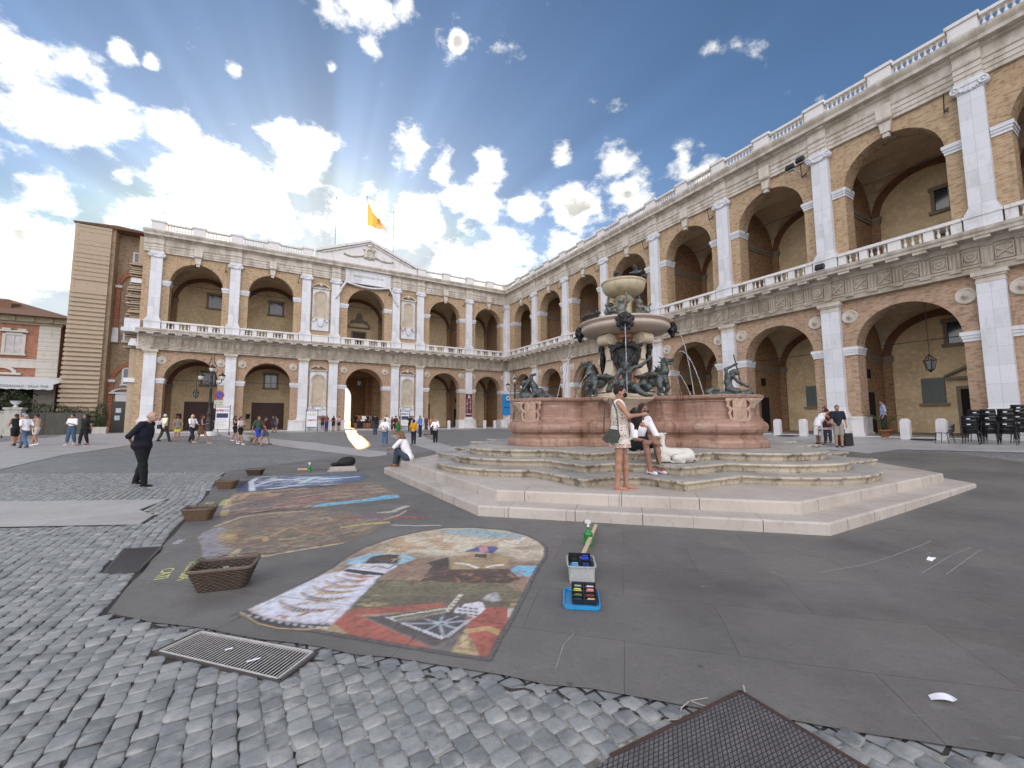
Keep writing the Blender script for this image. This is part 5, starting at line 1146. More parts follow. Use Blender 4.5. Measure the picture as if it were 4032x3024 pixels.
# ---- tritons: bearded merman with raised spear, one in front, others on the other diagonals
def triton(kind):
    s = Sculpt(.016, .035)
    if kind == 0:      # seated, facing out (-y), left hand of picture side down, right arm raised with spear
        s.ell((0, .02, .42), (.17, .13, .12)); s.chain([(0, .02, .45), (0, -.02, .62), (0, -.06, .80)], [.15, .14, .17]); s.cap((-.15, -.06, .86), (.15, -.04, .90), .085)
        s.cap((0, -.10, .92), (0, -.20, .96), .06); s.ell((-.02, -.24, .98), (.095, .11, .115)); s.ell((-.02, -.20, 1.04), (.12, .13, .09)); s.ell((-.03, -.30, .90), (.07, .07, .10)); s.ell((-.02, -.35, .985), (.02, .025, .03))
        s.chain([(.17, -.04, .92), (.42, -.08, .98), (.66, -.10, 1.16), (.70, -.10, 1.24)], [.075, .06, .045, .05]); s.chain([(-.17, -.06, .88), (-.34, -.10, .62), (-.30, -.24, .40)], [.075, .06, .045])
        for j in range(4): s.cap((.66+.0*j, -.145, 1.17+.03*j), (.74, -.13, 1.18+.03*j), .014, k=.006)
        s.cap((.66, -.07, 1.18), (.67, -.15, 1.24), .016, k=.006)
        s.chain([(-.10, 0, .40), (-.16, -.34, .46), (-.14, -.38, .18), (-.10, -.40, .03)], [.13, .11, .085, .07]); s.chain([(.10, 0, .38), (.24, -.26, .32), (.40, -.34, .14), (.56, -.36, .05)], [.13, .11, .09, .07]); s.ell((-.10, -.47, .03), (.06, .11, .04)); s.ell((.66, -.40, .04), (.12, .06, .04))
        s.chain([(.1, .1, .3), (.45, .05, .25), (.62, -.1, .30), (.50, -.2, .42), (.34, -.16, .36)], [.16, .15, .12, .09, .06])
        sp = [(.56, -.2, .28), (.76, -.10, 1.42)]
    elif kind == 1:    # kneeling on a sea beast, arm raised high with a spear pointing down (seen on the far right)
        s.ell((-.10, 0, .34), (.14, .13, .12)); s.chain([(-.10, 0, .38), (-.14, 0, .56), (-.10, 0, .72)], [.12, .105, .125]); s.cap((-.14, .10, .76), (-.02, -.10, .78), .065)
        s.cap((-.04, 0, .80), (.06, 0, .84), .05); s.ell((.12, 0, .86), (.10, .085, .085)); s.ell((.08, 0, .90), (.11, .10, .08)); s.ell((.215, 0, .84), (.025, .02, .025))
        for j in range(5): s.ell((.16-.05*j, .03*(j % 2), .94-.01*j), (.05, .05, .04))
        s.chain([(-.13, .10, .78), (-.14, .12, 1.00), (.10, .10, 1.12), (.16, .08, 1.16)], [.06, .05, .036, .04]); s.chain([(-.03, -.10, .76), (.14, -.12, .56), (.36, -.08, .44), (.42, -.06, .42)], [.06, .048, .036, .045])
        for j in range(4): s.cap((.13+.022*j, .055, 1.19), (.14+.02*j, .06, 1.13), .012, k=.005)
        s.chain([(-.06, -.08, .32), (.10, -.12, .28), (.06, -.14, .06)], [.10, .085, .06]); s.chain([(-.12, .08, .3), (-.0, .14, .2), (-.1, .16, .05)], [.10, .08, .06])
        s.ell((.20, 0, .16), (.30, .17, .14)); s.ell((.42, 0, .20), (.17, .12, .11)); s.cap((.52, 0, .22), (.66, 0, .16), .06, .035); s.cap((.5, 0, .12), (.62, 0, .07), .05, .03); s.chain([(-.1, 0, .12), (-.42, 0, .14), (-.66, 0, .12), (-.74, 0, .26), (-.58, 0, .36), (-.42, 0, .33)], [.15, .13, .11, .09, .075, .04]); s.chain([(-.42, .1, .1), (-.25, .18, .16), (-.1, .2, .08)], [.09, .08, .05])
        s.ell((-.60, -.05, .08), (.2, .16, .09)); sp = [(.10, .08, 1.46), (.26, .04, .52)]
    else:              # crouching over a shell, back bent, head low (seen on the far left)
        s.ell((.18, 0, .30), (.17, .14, .14)); s.chain([(.16, 0, .34), (.10, 0, .58), (-.06, 0, .76)], [.13, .12, .14]); s.cap((-.08, .13, .76), (-.08, -.13, .78), .075)
        s.cap((-.10, 0, .78), (-.22, 0, .74), .055); s.ell((-.28, 0, .70), (.10, .09, .10)); s.ell((-.26, 0, .75), (.12, .10, .08)); s.ell((-.30, 0, .62), (.06, .05, .09)); s.ell((-.375, 0, .69), (.025, .02, .03))
        s.chain([(-.06, -.15, .76), (-.24, -.18, .50), (-.40, -.10, .32)], [.065, .05, .045]); s.chain([(-.02, .14, .80), (-.06, .16, 1.00), (.10, .12, 1.04)], [.065, .05, .05]); s.chain([(-.06, .15, .76), (-.22, .2, .46), (-.36, .12, .3)], [.065, .05, .045])
        s.ell((-.20, 0, .22), (.26, .20, .22)); s.ell((-.44, 0, .12), (.13, .14, .12)); s.cap((-.30, 0, .34), (-.5, 0, .06), .05); s.chain([(.14, 0, .26), (.30, 0, .40), (.36, 0, .14), (.52, .02, .12), (.70, 0, .14), (.78, 0, .2)], [.14, .13, .12, .13, .14, .08]); s.ell((.56, -.04, .26), (.14, .1, .08)); s.ell((.44, .0, .34), (.05, .05, .07)); sp = None
        s.chain([(.1, -.14, .3), (-.0, -.2, .2), (.1, -.2, .05)], [.1, .08, .06])
    m = s.mesh('triton', M_bronze, .004); o = obj('triton', m, None)
    if sp:
        q = MB(); q.tube(sp, .018, 8); q.ball(sp[1] if kind == 1 else sp[1], .022, 8, 6)
        if kind == 1: q.tube([sp[1], (sp[1][0]+.02, sp[1][1], sp[1][2]-.10)], [.03, .005], 6)
        q.build('spear', M_bronzed, o)
    return o
def place_tri(kind, a, r, z, rz, sc_=1.):
    o = triton(kind); o.parent = FT; o.location = (r*math.cos(a), r*math.sin(a), z); o.rotation_euler[2] = rz; o.scale = (sc_,)*3; return o
place_tri(0, -math.pi/4, 1.66, 2.13, R(45), .86)          # front diagonal, facing the camera
place_tri(1, math.pi/4, 3.0, 2.09, R(50), .92)      # right
place_tri(2, -3*math.pi/4, 3.0, 2.09, R(45), .92)   # left
place_tri(0, 3*math.pi/4, 1.9, 2.13, R(225), 1.)
# ---- water jets
wm = MB()
def jet(p0, v, T, r0=.012, n=14):
    P = [(p0[0]+v[0]*t, p0[1]+v[1]*t, p0[2]+v[2]*t-4.9*t*t) for t in np.linspace(0, T, n)]
    R_ = [r0*(1+.35*math.sin(i*2.3)) for i in range(n)]; wm.tube(P, R_, 6)
for k in range(4):
    a = math.pi/4+k*math.pi/2; c, s_ = math.cos(a), math.sin(a); jet((1.56*c, 1.56*s_, 4.17), (.62*c, .62*s_, 0), .66)
for k in range(4):
    a = k*math.pi/2; c, s_ = math.cos(a), math.sin(a); jet((1.94*c, 1.94*s_, 3.36), (1.3*c, 1.3*s_, .5), .57, .009); jet((1.45*c-.2*s_, 1.45*s_+.2*c, 2.9), (1.5*c, 1.5*s_, .6), .48, .007)
    a += .0; jet((.66*c, .66*s_, 4.95), (1.2*c, 1.2*s_, .4), .35, .008)
jet((1.55*math.cos(-math.pi/4), 1.55*math.sin(-math.pi/4), 2.35), (.9*.707, -.9*.707, .2), .3, .008)
wm.build('water_jets', M_water, FT)
# ---- pigeons
def pigeon_mesh():
    s = Sculpt(.010, .02); s.ell((0, 0, .11), (.055, .10, .055)); s.cap((0, -.07, .14), (0, -.09, .20), .034, .024); s.ell((0, -.095, .215), (.024, .028, .024)); s.cap((0, -.115, .212), (0, -.145, .205), .008, .003, k=.004); s.cap((0, .08, .11), (0, .20, .07), .04, .018)
    for q in (-1, 1): s.ell((q*.045, .03, .115), (.02, .10, .04)); s.cap((q*.02, 0, .07), (q*.02, -.01, .0), .008, k=.006)
    return s.mesh('pigeon', plain('pigeon_feathers', (.05, .05, .06), .7, .5, 30))
PG = pigeon_mesh()
def bowl_rim(r, a_deg, z): 
    a = R(a_deg); return (CF[0]+r*math.cos(a), CF[1]+r*math.sin(a), z)
pg = [((1.40, 196, 4.52), 200, 'pigeon at the left end of the lower bowl rim'), ((1.42, 205, 4.52), 170, 'second pigeon from the left end on the lower bowl rim'), ((1.42, 214, 4.52), 230, 'third pigeon from the left on the lower bowl rim'), ((1.42, 223, 4.52), 190, 'pigeon perched between the left group and the putti on lower bowl rim'),
      ((1.30, 238, 4.52), 250, 'dark pigeon on the lower bowl just left of the putti'), ((.62, 235, 5.86), 200, 'pigeon on the left edge of the small upper bowl'), ((.66, 335, 5.86), 120, 'pigeon on the right edge of the small upper bowl'), ((.5, 300, 5.93), 80, None)]
for i, (q, rz, lab) in enumerate(pg[:-1]):
    o = obj('pigeon', PG, None, bowl_rim(*q), R(rz)); tag(o, lab, 'pigeon', 'pigeons on the fountain')
s = Sculpt(.010, .02); s.ell((0, 0, 0), (.05, .11, .045)); s.ell((0, -.12, .03), (.026, .03, .026)); s.cap((0, .08, 0), (0, .20, .0), .035, .02)
for q in (-1, 1): s.chain([(q*.04, 0, .02), (q*.16, .02, .12), (q*.30, .08, .16)], [.03, .022, .012], k=.015); s.ell((q*.17, .06, .11), (.13, .06, .012), k=.01)
o = s.build('pigeon', plain('pigeon_grey', (.13, .15, .19), .7, .4, 30), None, (CF[0]+.30, CF[1]-.45, 6.05), R(70)); tag(o, 'grey pigeon with spread wings landing above the upper bowl', 'pigeon', 'pigeons on the fountain')
# ================================================================ BUILDINGS ON THE LEFT
M_annex = brick_mat('annex_brick', (.34, .26, .175), (.28, .205, .135), (.30, .25, .19), .6)
M_ribs = plain('brick_ledges', (.44, .35, .25), .9, .35, 3, .6, 40, col2=(.34, .26, .18), stretch=(1, 1, 6))
AX = thing('brick_tower', 'tall unfinished brick building with ridged buttress left of the palace arcade', 'building', (KC[0], KC[1], WZ))
def apart(name, m, mat, x=0, y=0, z=0, **t): return obj(name, m.mesh(name, mat), AX, wl('B', x, y, z), AB, **t)
m = MB(); m.box(-38.7, -36.32, 3.0, 12, -.1, 17.9); m.box(-41.0, -38.7, 1.9, 12, -.1, 17.9); apart('wall', m, M_annex)
m = MB(); xa, xb = -41.0, -38.95
for i in range(46):          # protruding brick courses of the buttress, battered outward at the foot
    z = .3+i*.385; e = .28*(1-z/18); 
    if random.Random(i).random() < .08: continue
    m.box(xa-e-.10, xb+.02, 1.72-e*.9-random.Random(i+9).uniform(-.02, .03), 1.9, z, z+.22)
m.box(xa-.25, xa, 1.7, 12, -.1, 17.9); m.box(xa, xb, 1.72, 1.9, -.1, 17.85); apart('buttress', m, M_ribs)
m = MB()
for i in range(40):          # toothed courses left open for a wall never built
    z = 7.3+i*.19; 
    if 8.7 < z < 9.7: continue
    m.box(-37.2-random.Random(i).uniform(-.12, .25), -36.3, .25+random.Random(i+5).uniform(0, .5), 3.0, z, z+.10)
m.box(-36.9, -36.3, .5, 3.0, 0, 7.2); m.box(-36.85, -36.3, .8, 3.0, 7.2, 17.3); apart('toothed_brickwork', m, M_ribs)
for bx in ((-37.15, -36.25, .35, 1.2, 4.32, 4.69), (-37.15, -36.25, .35, 1.2, 12.97, 13.34), (-37.35, -36.2, -.5, 1.3, 8.55, 8.87), (-37.2, -36.2, -.35, 1.2, 8.88, 9.66), (-36.9, -36.35, -.2, .5, 7.4, 8.0, .1)): m = MB(); m.box(*bx); apart('stone_return', m, M_marble)
for zs, zb in ((4.55, .0), (13.05, 9.0)):
    m = MB()
    for i in range(10):
        A, B = math.pi*(i/20), math.pi*((i+1)/20); m.prism([(-36.9-r*math.cos(t), zs+r*math.sin(t)) for r, t in ((1.45, A), (1.78, A), (1.78, B), (1.45, B))], 2.86, 3.0)
    m.box(-38.68, -38.35, 2.86, 3.0, zb, zs); m.mi = 1; m.box(-38.75, -38.25, 2.75, 3.0, zs-.1, zs+.12); 
    if zb > 5: m.box(-38.72, -38.25, 2.7, 3.0, 8.0, 9.3, .05)
    apart('blind_arch', m, [M_red, M_marble])
def awin(xc, zb, W, H):
    f = MB(); y = 3.0; t = .14
    f.box(xc-W/2-t, xc-W/2, y-.09, y, zb, zb+H); f.box(xc+W/2, xc+W/2+t, y-.09, y, zb, zb+H); f.box(xc-W/2-t, xc+W/2+t, y-.11, y, zb+H, zb+H+t); f.box(xc-W/2-t-.08, xc+W/2+t+.08, y-.14, y, zb-.12, zb)
    o = apart('window', f, M_marble); g = MB(); g.box(xc-W/2, xc+W/2, y-.04, y, zb, zb+H); obj('pane', g.mesh('pane', M_glass), o)
awin(-37.3, 15.0, .55, 1.3); awin(-37.35, 11.8, .6, 1.5); awin(-37.45, 8.2, .8, 2.0); awin(-37.35, 4.3, .75, 1.35)
m = MB(); m.box(-38.15, -36.95, 2.8, 3.0, 2.75, 3.5); m.mi = 1; m.box(-37.35, -36.95, 2.85, 2.99, 0, 2.7); m.mi = 2; m.box(-38.2, -37.35, 2.6, 2.68, 0, 2.7); m.mi = 3; m.box(-38.0, -37.65, 2.575, 2.60, 1.75, 2.15); m.box(-38.05, -37.7, 2.575, 2.60, 1.1, 1.5)
apart('doorway', m, [M_marble, plain('dark_red_door', (.035, .012, .012), .6, .3), plain('grey_panel', (.07, .065, .06), .6, .3), plain('paper_white', (.62, .70, .74), .8, .1)])
m = MB()
for i in range(8):
    A, B = math.pi*(i/8), math.pi*((i+1)/8); m.prism([(-37.55-r*math.cos(t), 3.5+.45*r*math.sin(t)) for r, t in ((.75, A), (.95, A), (.95, B), (.75, B))], 2.72, 3.0)
m.box(-38.6, -36.6, 2.7, 3.0, 3.42, 3.56); apart('door_pediment', m, M_marble)
m = MB(); m.box(-41.35, -36.3, 1.65, 12.3, 17.9, 18.0); m.prism([(-41.4, 18.0), (-36.2, 18.0), (-38.5, 18.2)], 1.6, 12.4); apart('roof', m, plain('roof_tiles', (.20, .11, .07), .9, .4, 8, .5, 50))
# ---- cafe building
M_cafeb = brick_mat('cafe_brick', (.31, .135, .085), (.26, .11, .07), (.36, .25, .18), .75)
M_quoin = marble_mat('quoin_stone', (.48, .45, .39), (.36, .32, .27), rough=.8, scale=2)
CA = thing('cafe_building', 'red brick building with white quoins and white-framed windows at the left edge of the square', 'building', (KC[0], KC[1], WZ))
def cpart(name, m, mat, parent=None, **t): return obj(name, m.mesh(name, mat), parent or CA, wl('B', 0, 0, 0) if parent is None else (0, 0, 0), AB if parent is None else 0, **t)
y0 = 4.0; xr = -42.3; xl = -75
m = MB(); m.box(xl, xr, y0, y0+12, -.3, 9.75); cpart('wall', m, M_cafeb)
m = MB(); m.box(xr, -38, y0+5, y0+14, -.3, 8.6); m.box(xr, -38, y0+4.9, y0+5, 4.9, 5.2); m.box(xr, -38, y0+4.9, y0+5, 6.1, 6.3); cpart('rear_wing', m, M_annex)
m = MB()
for i in range(26): m.box(xr-1.25, xr+.05, y0-.06-.02*(i % 2), y0, 0+i*.37, .355+i*.37)
m.box(xl, xr+.02, y0-.07, y0, 5.55, 6.15); m.box(xl, xr+.02, y0-.10, y0, 6.10, 6.22); m.box(xl, xr+.02, y0-.10, y0, 5.48, 5.58); cpart('quoins', m, M_quoin)
m = MB(); m.box(xl, xr+.15, y0-.18, y0+.1, 9.15, 9.35); m.box(xl, xr+.45, y0-.4, y0+.1, 9.35, 9.85)
for i in range(14): m.box(xr-.6-i*1.1, xr-.35-i*1.1, y0-.5, y0, 9.40, 9.75)
cpart('cornice', m, plain('ochre_cornice', (.33, .27, .18), .9, .3, 4, .3))
m = MB(); m.add([(xl, y0-1.0, 9.80), (xr+1.3, y0-1.0, 9.80), (xr+1.3, y0+13, 9.80), (xl, y0+13, 9.80), (xl, y0+6, 12.4), (xr-5.5, y0+6, 12.4)], [(0, 1, 5, 4), (1, 2, 5), (2, 3, 4, 5), (0, 4, 3), (0, 3, 2, 1)]); m.box(xl, xr-3.6, y0+1.5, y0+4, 10.6, 11.4); cpart('roof', m, plain('roof_tiles', (.20, .11, .07), .9, .4, 8, .5, 50))
m = MB(); m.box(xr+1.0, xr+6, y0-.6, y0+13, 9.0, 9.12); cpart('eaves', m, plain('eave_boards', (.10, .065, .04), .8, .3, 6))
def cwin(xc, zb):
    f = MB(); y = y0; W, H = .95, 1.45; t = .2
    f.box(xc-W/2-t, xc-W/2, y-.10, y, zb-.1, zb+H+.1); f.box(xc+W/2, xc+W/2+t, y-.10, y, zb-.1, zb+H+.1); f.box(xc-W/2, xc+W/2, y-.10, y, zb+H, zb+H+.2); f.box(xc-W/2-t-.15, xc+W/2+t+.15, y-.25, y, zb+H+.25, zb+H+.38)
    for s in (-1, 1): f.box(xc+s*.45-.25, xc+s*.45+.25, y-.2, y, zb+H+.38, zb+H+.55)
    f.box(xc-W/2-.3, xc+W/2+.3, y-.2, y, zb-.25, zb-.1); o = cpart('window', f, M_quoin)
    g = MB(); g.box(xc-W/2, xc+W/2, y-.03, y, zb-.1, zb+H); g.mi = 1; g.box(xc-.03, xc+.03, y-.06, y-.03, zb-.1, zb+H); cpart('pane', g, [plain('curtained_glass', (.45, .42, .42), .25, .3, 3), M_quoin], o)
for xc in (-44.95, -48.4, -51.8, -55.2): cwin(xc, 6.75)
for xc in (-45.6, -49.0, -52.4):
    m = MB()
    for i in range(10):
        A, B = math.pi*(i/10), math.pi*((i+1)/10); m.prism([(xc-rx*math.cos(t), 5.05+rz*math.sin(t)) for rx, rz, t in ((.75, .38, A), (1.0, .58, A), (1.0, .58, B), (.75, .38, B))], y0-.18, y0)
    m.box(xc-1.25, xc+1.25, y0-.18, y0, 4.88, 5.05); cpart('arched_lintel', m, M_quoin)
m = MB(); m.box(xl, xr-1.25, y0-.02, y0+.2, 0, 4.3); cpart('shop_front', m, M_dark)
M_awn = plain('white_awning_canvas', (.50, .51, .52), .8, .08, 3)
AW = thing('awning', 'long white canvas awning over the cafe front at far left', 'awning', (KC[0], KC[1], WZ))
m = MB(); m.add([(xl, y0, 4.75), (xr+1.2, y0, 4.75), (xr+.9, y0-3.2, 3.98), (xl, y0-3.2, 3.98), (xl, y0, 4.70), (xr+1.2, y0, 4.70), (xr+.9, y0-3.2, 3.93), (xl, y0-3.2, 3.93)], [(0, 1, 2, 3), (7, 6, 5, 4), (0, 4, 5, 1), (1, 5, 6, 2), (2, 6, 7, 3)]); obj('canopy', m.mesh('canopy', M_awn), AW, (0, 0, 0), AB)
m = MB(); n = 60
for i in range(n):
    a = xl+(xr+.9-xl)*i/n; b = xl+(xr+.9-xl)*(i+1)/n; m.prism([(a, 3.95), (b, 3.95), (b, 3.56), ((a+b)/2, 3.50), (a, 3.56)], y0-3.22, y0-3.20)
vl = obj('valance', m.mesh('valance', M_awn), AW, (0, 0, 0), AB)
wall_text('ARTIGIANALE · SALA THE', .26, plain('awning_letters', (.12, .09, .07), .8, .1), vl, (xr-.85, y0-3.235, 3.76))
m = MB()
for x in (xr-1.0, xr-5, xr-9): m.tube([(x, y0-.05, 3.2), (x, y0-3.1, 3.9)], .035, 6)
obj('awning_frame', m.mesh('awning_frame', M_iron), AW, (0, 0, 0), AB)
def lamp_bulb():
    o = thing('cafe_lamp', 'small warm lamp glowing under the cafe awning', 'lamp', (0, 0, 0)); p = wl('B', -45.9, y0-1.4, 0); o.location = (KC[0]+p[0], KC[1]+p[1], WZ+3.35)
    m = MB(); m.ball((0, 0, 0), (.13, .13, .07)); obj('bulb', m.mesh('bulb', plain('warm_bulb', (.9, .6, .3), .5, .1, emit=((1, .55, .2), 14.))), o); m = MB(); m.lathe([(.02, .35), (.02, .1), (.16, .06), (.18, .0)], n=12); obj('shade', m.mesh('shade', M_iron), o)
lamp_bulb()
# terrace wall of white stone with urns, box, bins, planters in front of the cafe
def bw(x, y, z=0.): p = wl('B', x, y, 0); X, Y = KC[0]+p[0], KC[1]+p[1]; return (X, Y, float(gz(X, Y))+z)
TW = thing('terrace_wall', 'white stone terrace wall with piers and urns in front of the cafe', 'wall', bw(-44, -1.0), AB)
m = MB()
for x in (-9, -6.6, -4.2, -.6, 1.3): m.box(x-.42, x+.42, -.35, .35, 0, 1.95); m.box(x-.5, x+.5, -.42, .42, 1.95, 2.1); m.box(x-.5, x+.5, -.42, .42, 0, .2)
m.box(-12, -9, -.12, .12, 0, 1.75); m.box(-9, -6.6, -.12, .12, 0, 1.75); m.box(-6.6, -4.2, -.12, .12, 0, 1.75); m.box(-.6, 1.3, -.12, .12, 0, 1.75); m.box(-.6, 1.3, -.2, .2, 1.75, 1.85); obj('masonry', m.mesh('masonry', marble_mat('terrace_stone', (.42, .40, .36), (.22, .20, .17), rough=.85, scale=2)), TW)
for x in (-4.2, 1.3, -9):
    m = MB(); m.lathe([(.08, 2.1), (.18, 2.14), (.07, 2.22), (.10, 2.30), (.26, 2.44), (.30, 2.58), (.34, 2.60)], (x, 0, 0), 14); obj('urn', m.mesh('urn', M_marble), TW)
# foliage builder
def leafy(name, boxes, n, size, cols, parent=None, loc=(0, 0, 0), seed=1, upright=False):
    """leaves scattered through ellipsoid clumps, small quads of two tones"""
    r_ = np.random.default_rng(seed); V, F, MI = [], [], []; k = 0; tot = sum(b[3]*b[4]*b[5] for b in boxes)
    for b in boxes:
        c = int(n*b[3]*b[4]*b[5]/tot)
        for _ in range(c):
            d = r_.normal(size=3); d /= np.linalg.norm(d); q = d*r_.uniform(.45, 1.)**.5; p = np.array(b[:3])+q*np.array(b[3:]); 
            a = r_.normal(size=3); a /= np.linalg.norm(a); c2 = np.cross(a, r_.normal(size=3)); c2 /= np.linalg.norm(c2)+1e-9; s = size*r_.uniform(.6, 1.3)
            if upright: a = np.array([r_.normal()*.3, r_.normal()*.3, 1.]); a /= np.linalg.norm(a)
            V += [p-a*s, p+c2*s*.35, p+a*s, p-c2*s*.35]; F.append((k, k+1, k+2, k+3)); k += 4; MI.append(int(r_.random() < .4))
    me = bpy.data.meshes.new(name); me.from_pydata([tuple(v) for v in V], [], F); [me.materials.append(c) for c in cols]; me.polygons.foreach_set('material_index', MI); return obj(name, me, parent, loc)
M_leafd = plain('dark_leaves', (.035, .055, .02), .6, .4, 9, col2=(.018, .03, .012)); M_leafl = plain('light_leaves', (.07, .09, .03), .6, .4, 9); M_bark = plain('bark', (.09, .06, .04), .9, .3, 12, .5)
M_terr = plain('terracotta', (.30, .12, .06), .85, .25, 8, .2)
def bush(x, y, label, boxes, n, size=.07, cat='bush', group='shrubs in front of the cafe', seed=1, pot=None, z0=0, w=True):
    o = thing('shrub', label, cat, bw(x, y) if w else (x, y, float(gz(x, y))), AB, group)
    leafy('foliage', boxes, n, size, [M_leafd, M_leafl], o, seed=seed)
    m = MB(); 
    for b in boxes[:3]: m.tube([(0, 0, z0), (b[0]*.6, b[1]*.6, b[2]*.6), (b[0], b[1], b[2])], [.05, .035, .015], 6)
    obj('stem', m.mesh('stem', M_bark), o)
    if pot: m = MB(); (m.box(-.42, .42, -.25, .25, 0, .55, -.04) if pot == 'box' else m.lathe([(.16, 0), (.24, .34), (.27, .34), (.27, .42), (.22, .42)], n=16)); obj('planter', m.mesh('planter', M_quoin if pot == 'box' else M_terr), o)
    return o
bush(-45.8, 1.2, 'dark olive bush under the middle of the cafe awning', [(0, 0, 2.6, 1.0, .7, .7), (-.6, 0, 2.2, .8, .6, .6)], 1500, seed=2)
bush(-43.6, 1.0, 'rounded grey-green bush under the right end of the cafe awning', [(0, 0, 2.7, .9, .7, .75), (.7, 0, 2.3, .7, .6, .6)], 1500, seed=3)
bush(-48.6, 1.0, 'dark bush behind the terrace wall at the photo edge', [(0, 0, 2.5, 1.2, .7, .9)], 1200, seed=4)
bush(-41.4, 1.2, 'spreading hedge plant at the foot of the ridged brick buttress', [(0, 0, 1.9, 1.1, .6, .6), (.9, 0, 1.5, .9, .5, .6), (-.7, 0, 1.9, .7, .6, .6)], 1800, seed=5)
bush(-39.6, .4, 'dark climbing bush between buttress and doorway', [(0, 0, 1.2, .8, .5, 1.1), (.7, 0, 1.0, .6, .5, .9), (-.8, 0, 1.3, .6, .5, .7)], 2200, seed=6)
bush(-38.3, .2, 'tall dark shrub in a stone trough by the brown doorway', [(0, 0, 1.5, .45, .4, 1.1), (0, 0, .8, .4, .3, .4)], 1500, seed=7, pot='box')
FN = thing('garden_fence', 'low grey fence screening the plants left of the tower door', 'fence', bw(-41.0, -.3), AB)
m = MB(); m.box(-1.6, 2.0, -.04, .04, .0, 1.7); [m.box(x-.05, x+.05, -.08, .08, 0, 1.8) for x in (-1.6, -.4, .8, 2.0)]; obj('fence_panel', m.mesh('fence_panel', plain('dark_fence', (.09, .085, .07), .8, .4, 3, stretch=(6, 6, .5))), FN)
def box_thing(name, label, cat, px, py, parts, group=None, rz=0.):
    p = gat(px, py); z = float(gz(*p)); o = thing(name, label, cat, (p[0], p[1], z), rz, group)
    for nm, mb, mt in parts: obj(nm, mb.mesh(nm, mt), o)
    return o
# small post box, litter bin
m = MB(); m.box(-.45, .45, -.2, .2, .9, 1.95); m2 = MB(); m2.box(-.36, .36, -.16, .16, 0, .9); m3 = MB(); m3.box(-.22, .22, -.215, -.2, 1.45, 1.6); m3.box(-.15, .15, -.215, -.2, 1.25, 1.38)
box_thing('notice_box', 'dark red notice box on a pale pedestal by the terrace', 'notice box', 176, 1676, [('box', m, plain('dark_red_paint', (.10, .012, .012), .4, .2)), ('pedestal', m2, M_quoin), ('lettering', m3, plain('paper_white', (.62, .70, .74), .8, .1))], rz=AB)
m = MB(); m.box(-.5, .5, -.3, .3, .45, 1.3, .03); m.box(-.52, .52, -.33, .33, 1.3, 1.42); m2 = MB(); m2.box(-.45, .45, -.26, .26, 0, .45)
box_thing('litter_bin', 'black litter bin on a stone block beside the notice box', 'bin', 214, 1677, [('bin_body', m, plain('black_plastic', (.015, .015, .017), .4, .2)), ('block', m2, M_quoin)], rz=AB)
m = MB(); m.lathe([(.22, 0), (.22, .85), (.14, 1.0), (.02, 1.06)], n=14); box_thing('stone_post', 'short rounded pale stone post near the stone trough', 'post', 365, 1688, [('shaft', m, M_marble)])
# white sign with brown posts beside the brick pier, in front of the first pier
m = MB(); m.box(-.03, .03, -.03, .03, 0, 2.1); m2 = MB(); m2.box(-.36, .36, -.04, -.0, 1.9, 2.42); m3 = MB(); [m3.box(-.28, .28, -.048, -.04, z, z+.04) for z in (2.0, 2.1)]; m3.box(-.05, .05, -.048, -.04, 2.2, 2.32)
box_thing('information_sign', 'small white sign with blue lines on a post before the corner pier', 'sign', 527, 1700, [('post', m, plain('rusty_post', (.10, .06, .045), .6, .3)), ('panel', m2, plain('sign_white', (.72, .74, .76), .5, .05)), ('lettering', m3, plain('sign_blue', (.15, .25, .5), .6, .1))], rz=AB)
# tall menu sign at far left
m = MB(); m.box(-.30, .30, -.04, .04, .2, 2.3); m2 = MB(); [m2.box(-.22, .22, -.05, -.04, z, z+.2) for z in (.5, .95, 1.4, 1.85)]; box_thing('menu_board', 'tall white menu board at the far left edge', 'sign', 24, 1672, [('board', m, plain('sign_white', (.72, .74, .76), .5, .05)), ('lettering', m2, plain('menu_print', (.25, .14, .14), .7, .3, 12))], rz=AB)
# roof aerial on the cafe roof
m = MB(); m.tube([(0, 0, 0), (0, 0, 1.8)], .03, 6); m.box(-.3, .3, -.02, .02, 1.5, 1.56); m.box(-.2, .25, -.02, .02, 1.7, 1.75); m.box(.2, .35, -.05, .05, 1.3, 1.8)
p = bw(-43.0, 9, 0); o = m.build('roof_aerial', M_quoin, None, (p[0], p[1], WZ+9.8+2.0)); tag(o, 'pale roof aerial standing on the cafe roof', 'aerial')
# clapboards of the far background: houses beyond the passage so that the far end is bright street, not void
m = MB(); m.box(-34, -14.8, 40, 48, -1, .8); m.build('far_wall', M_quoin, None, (KC[0], KC[1], WZ), AB, kind='structure')
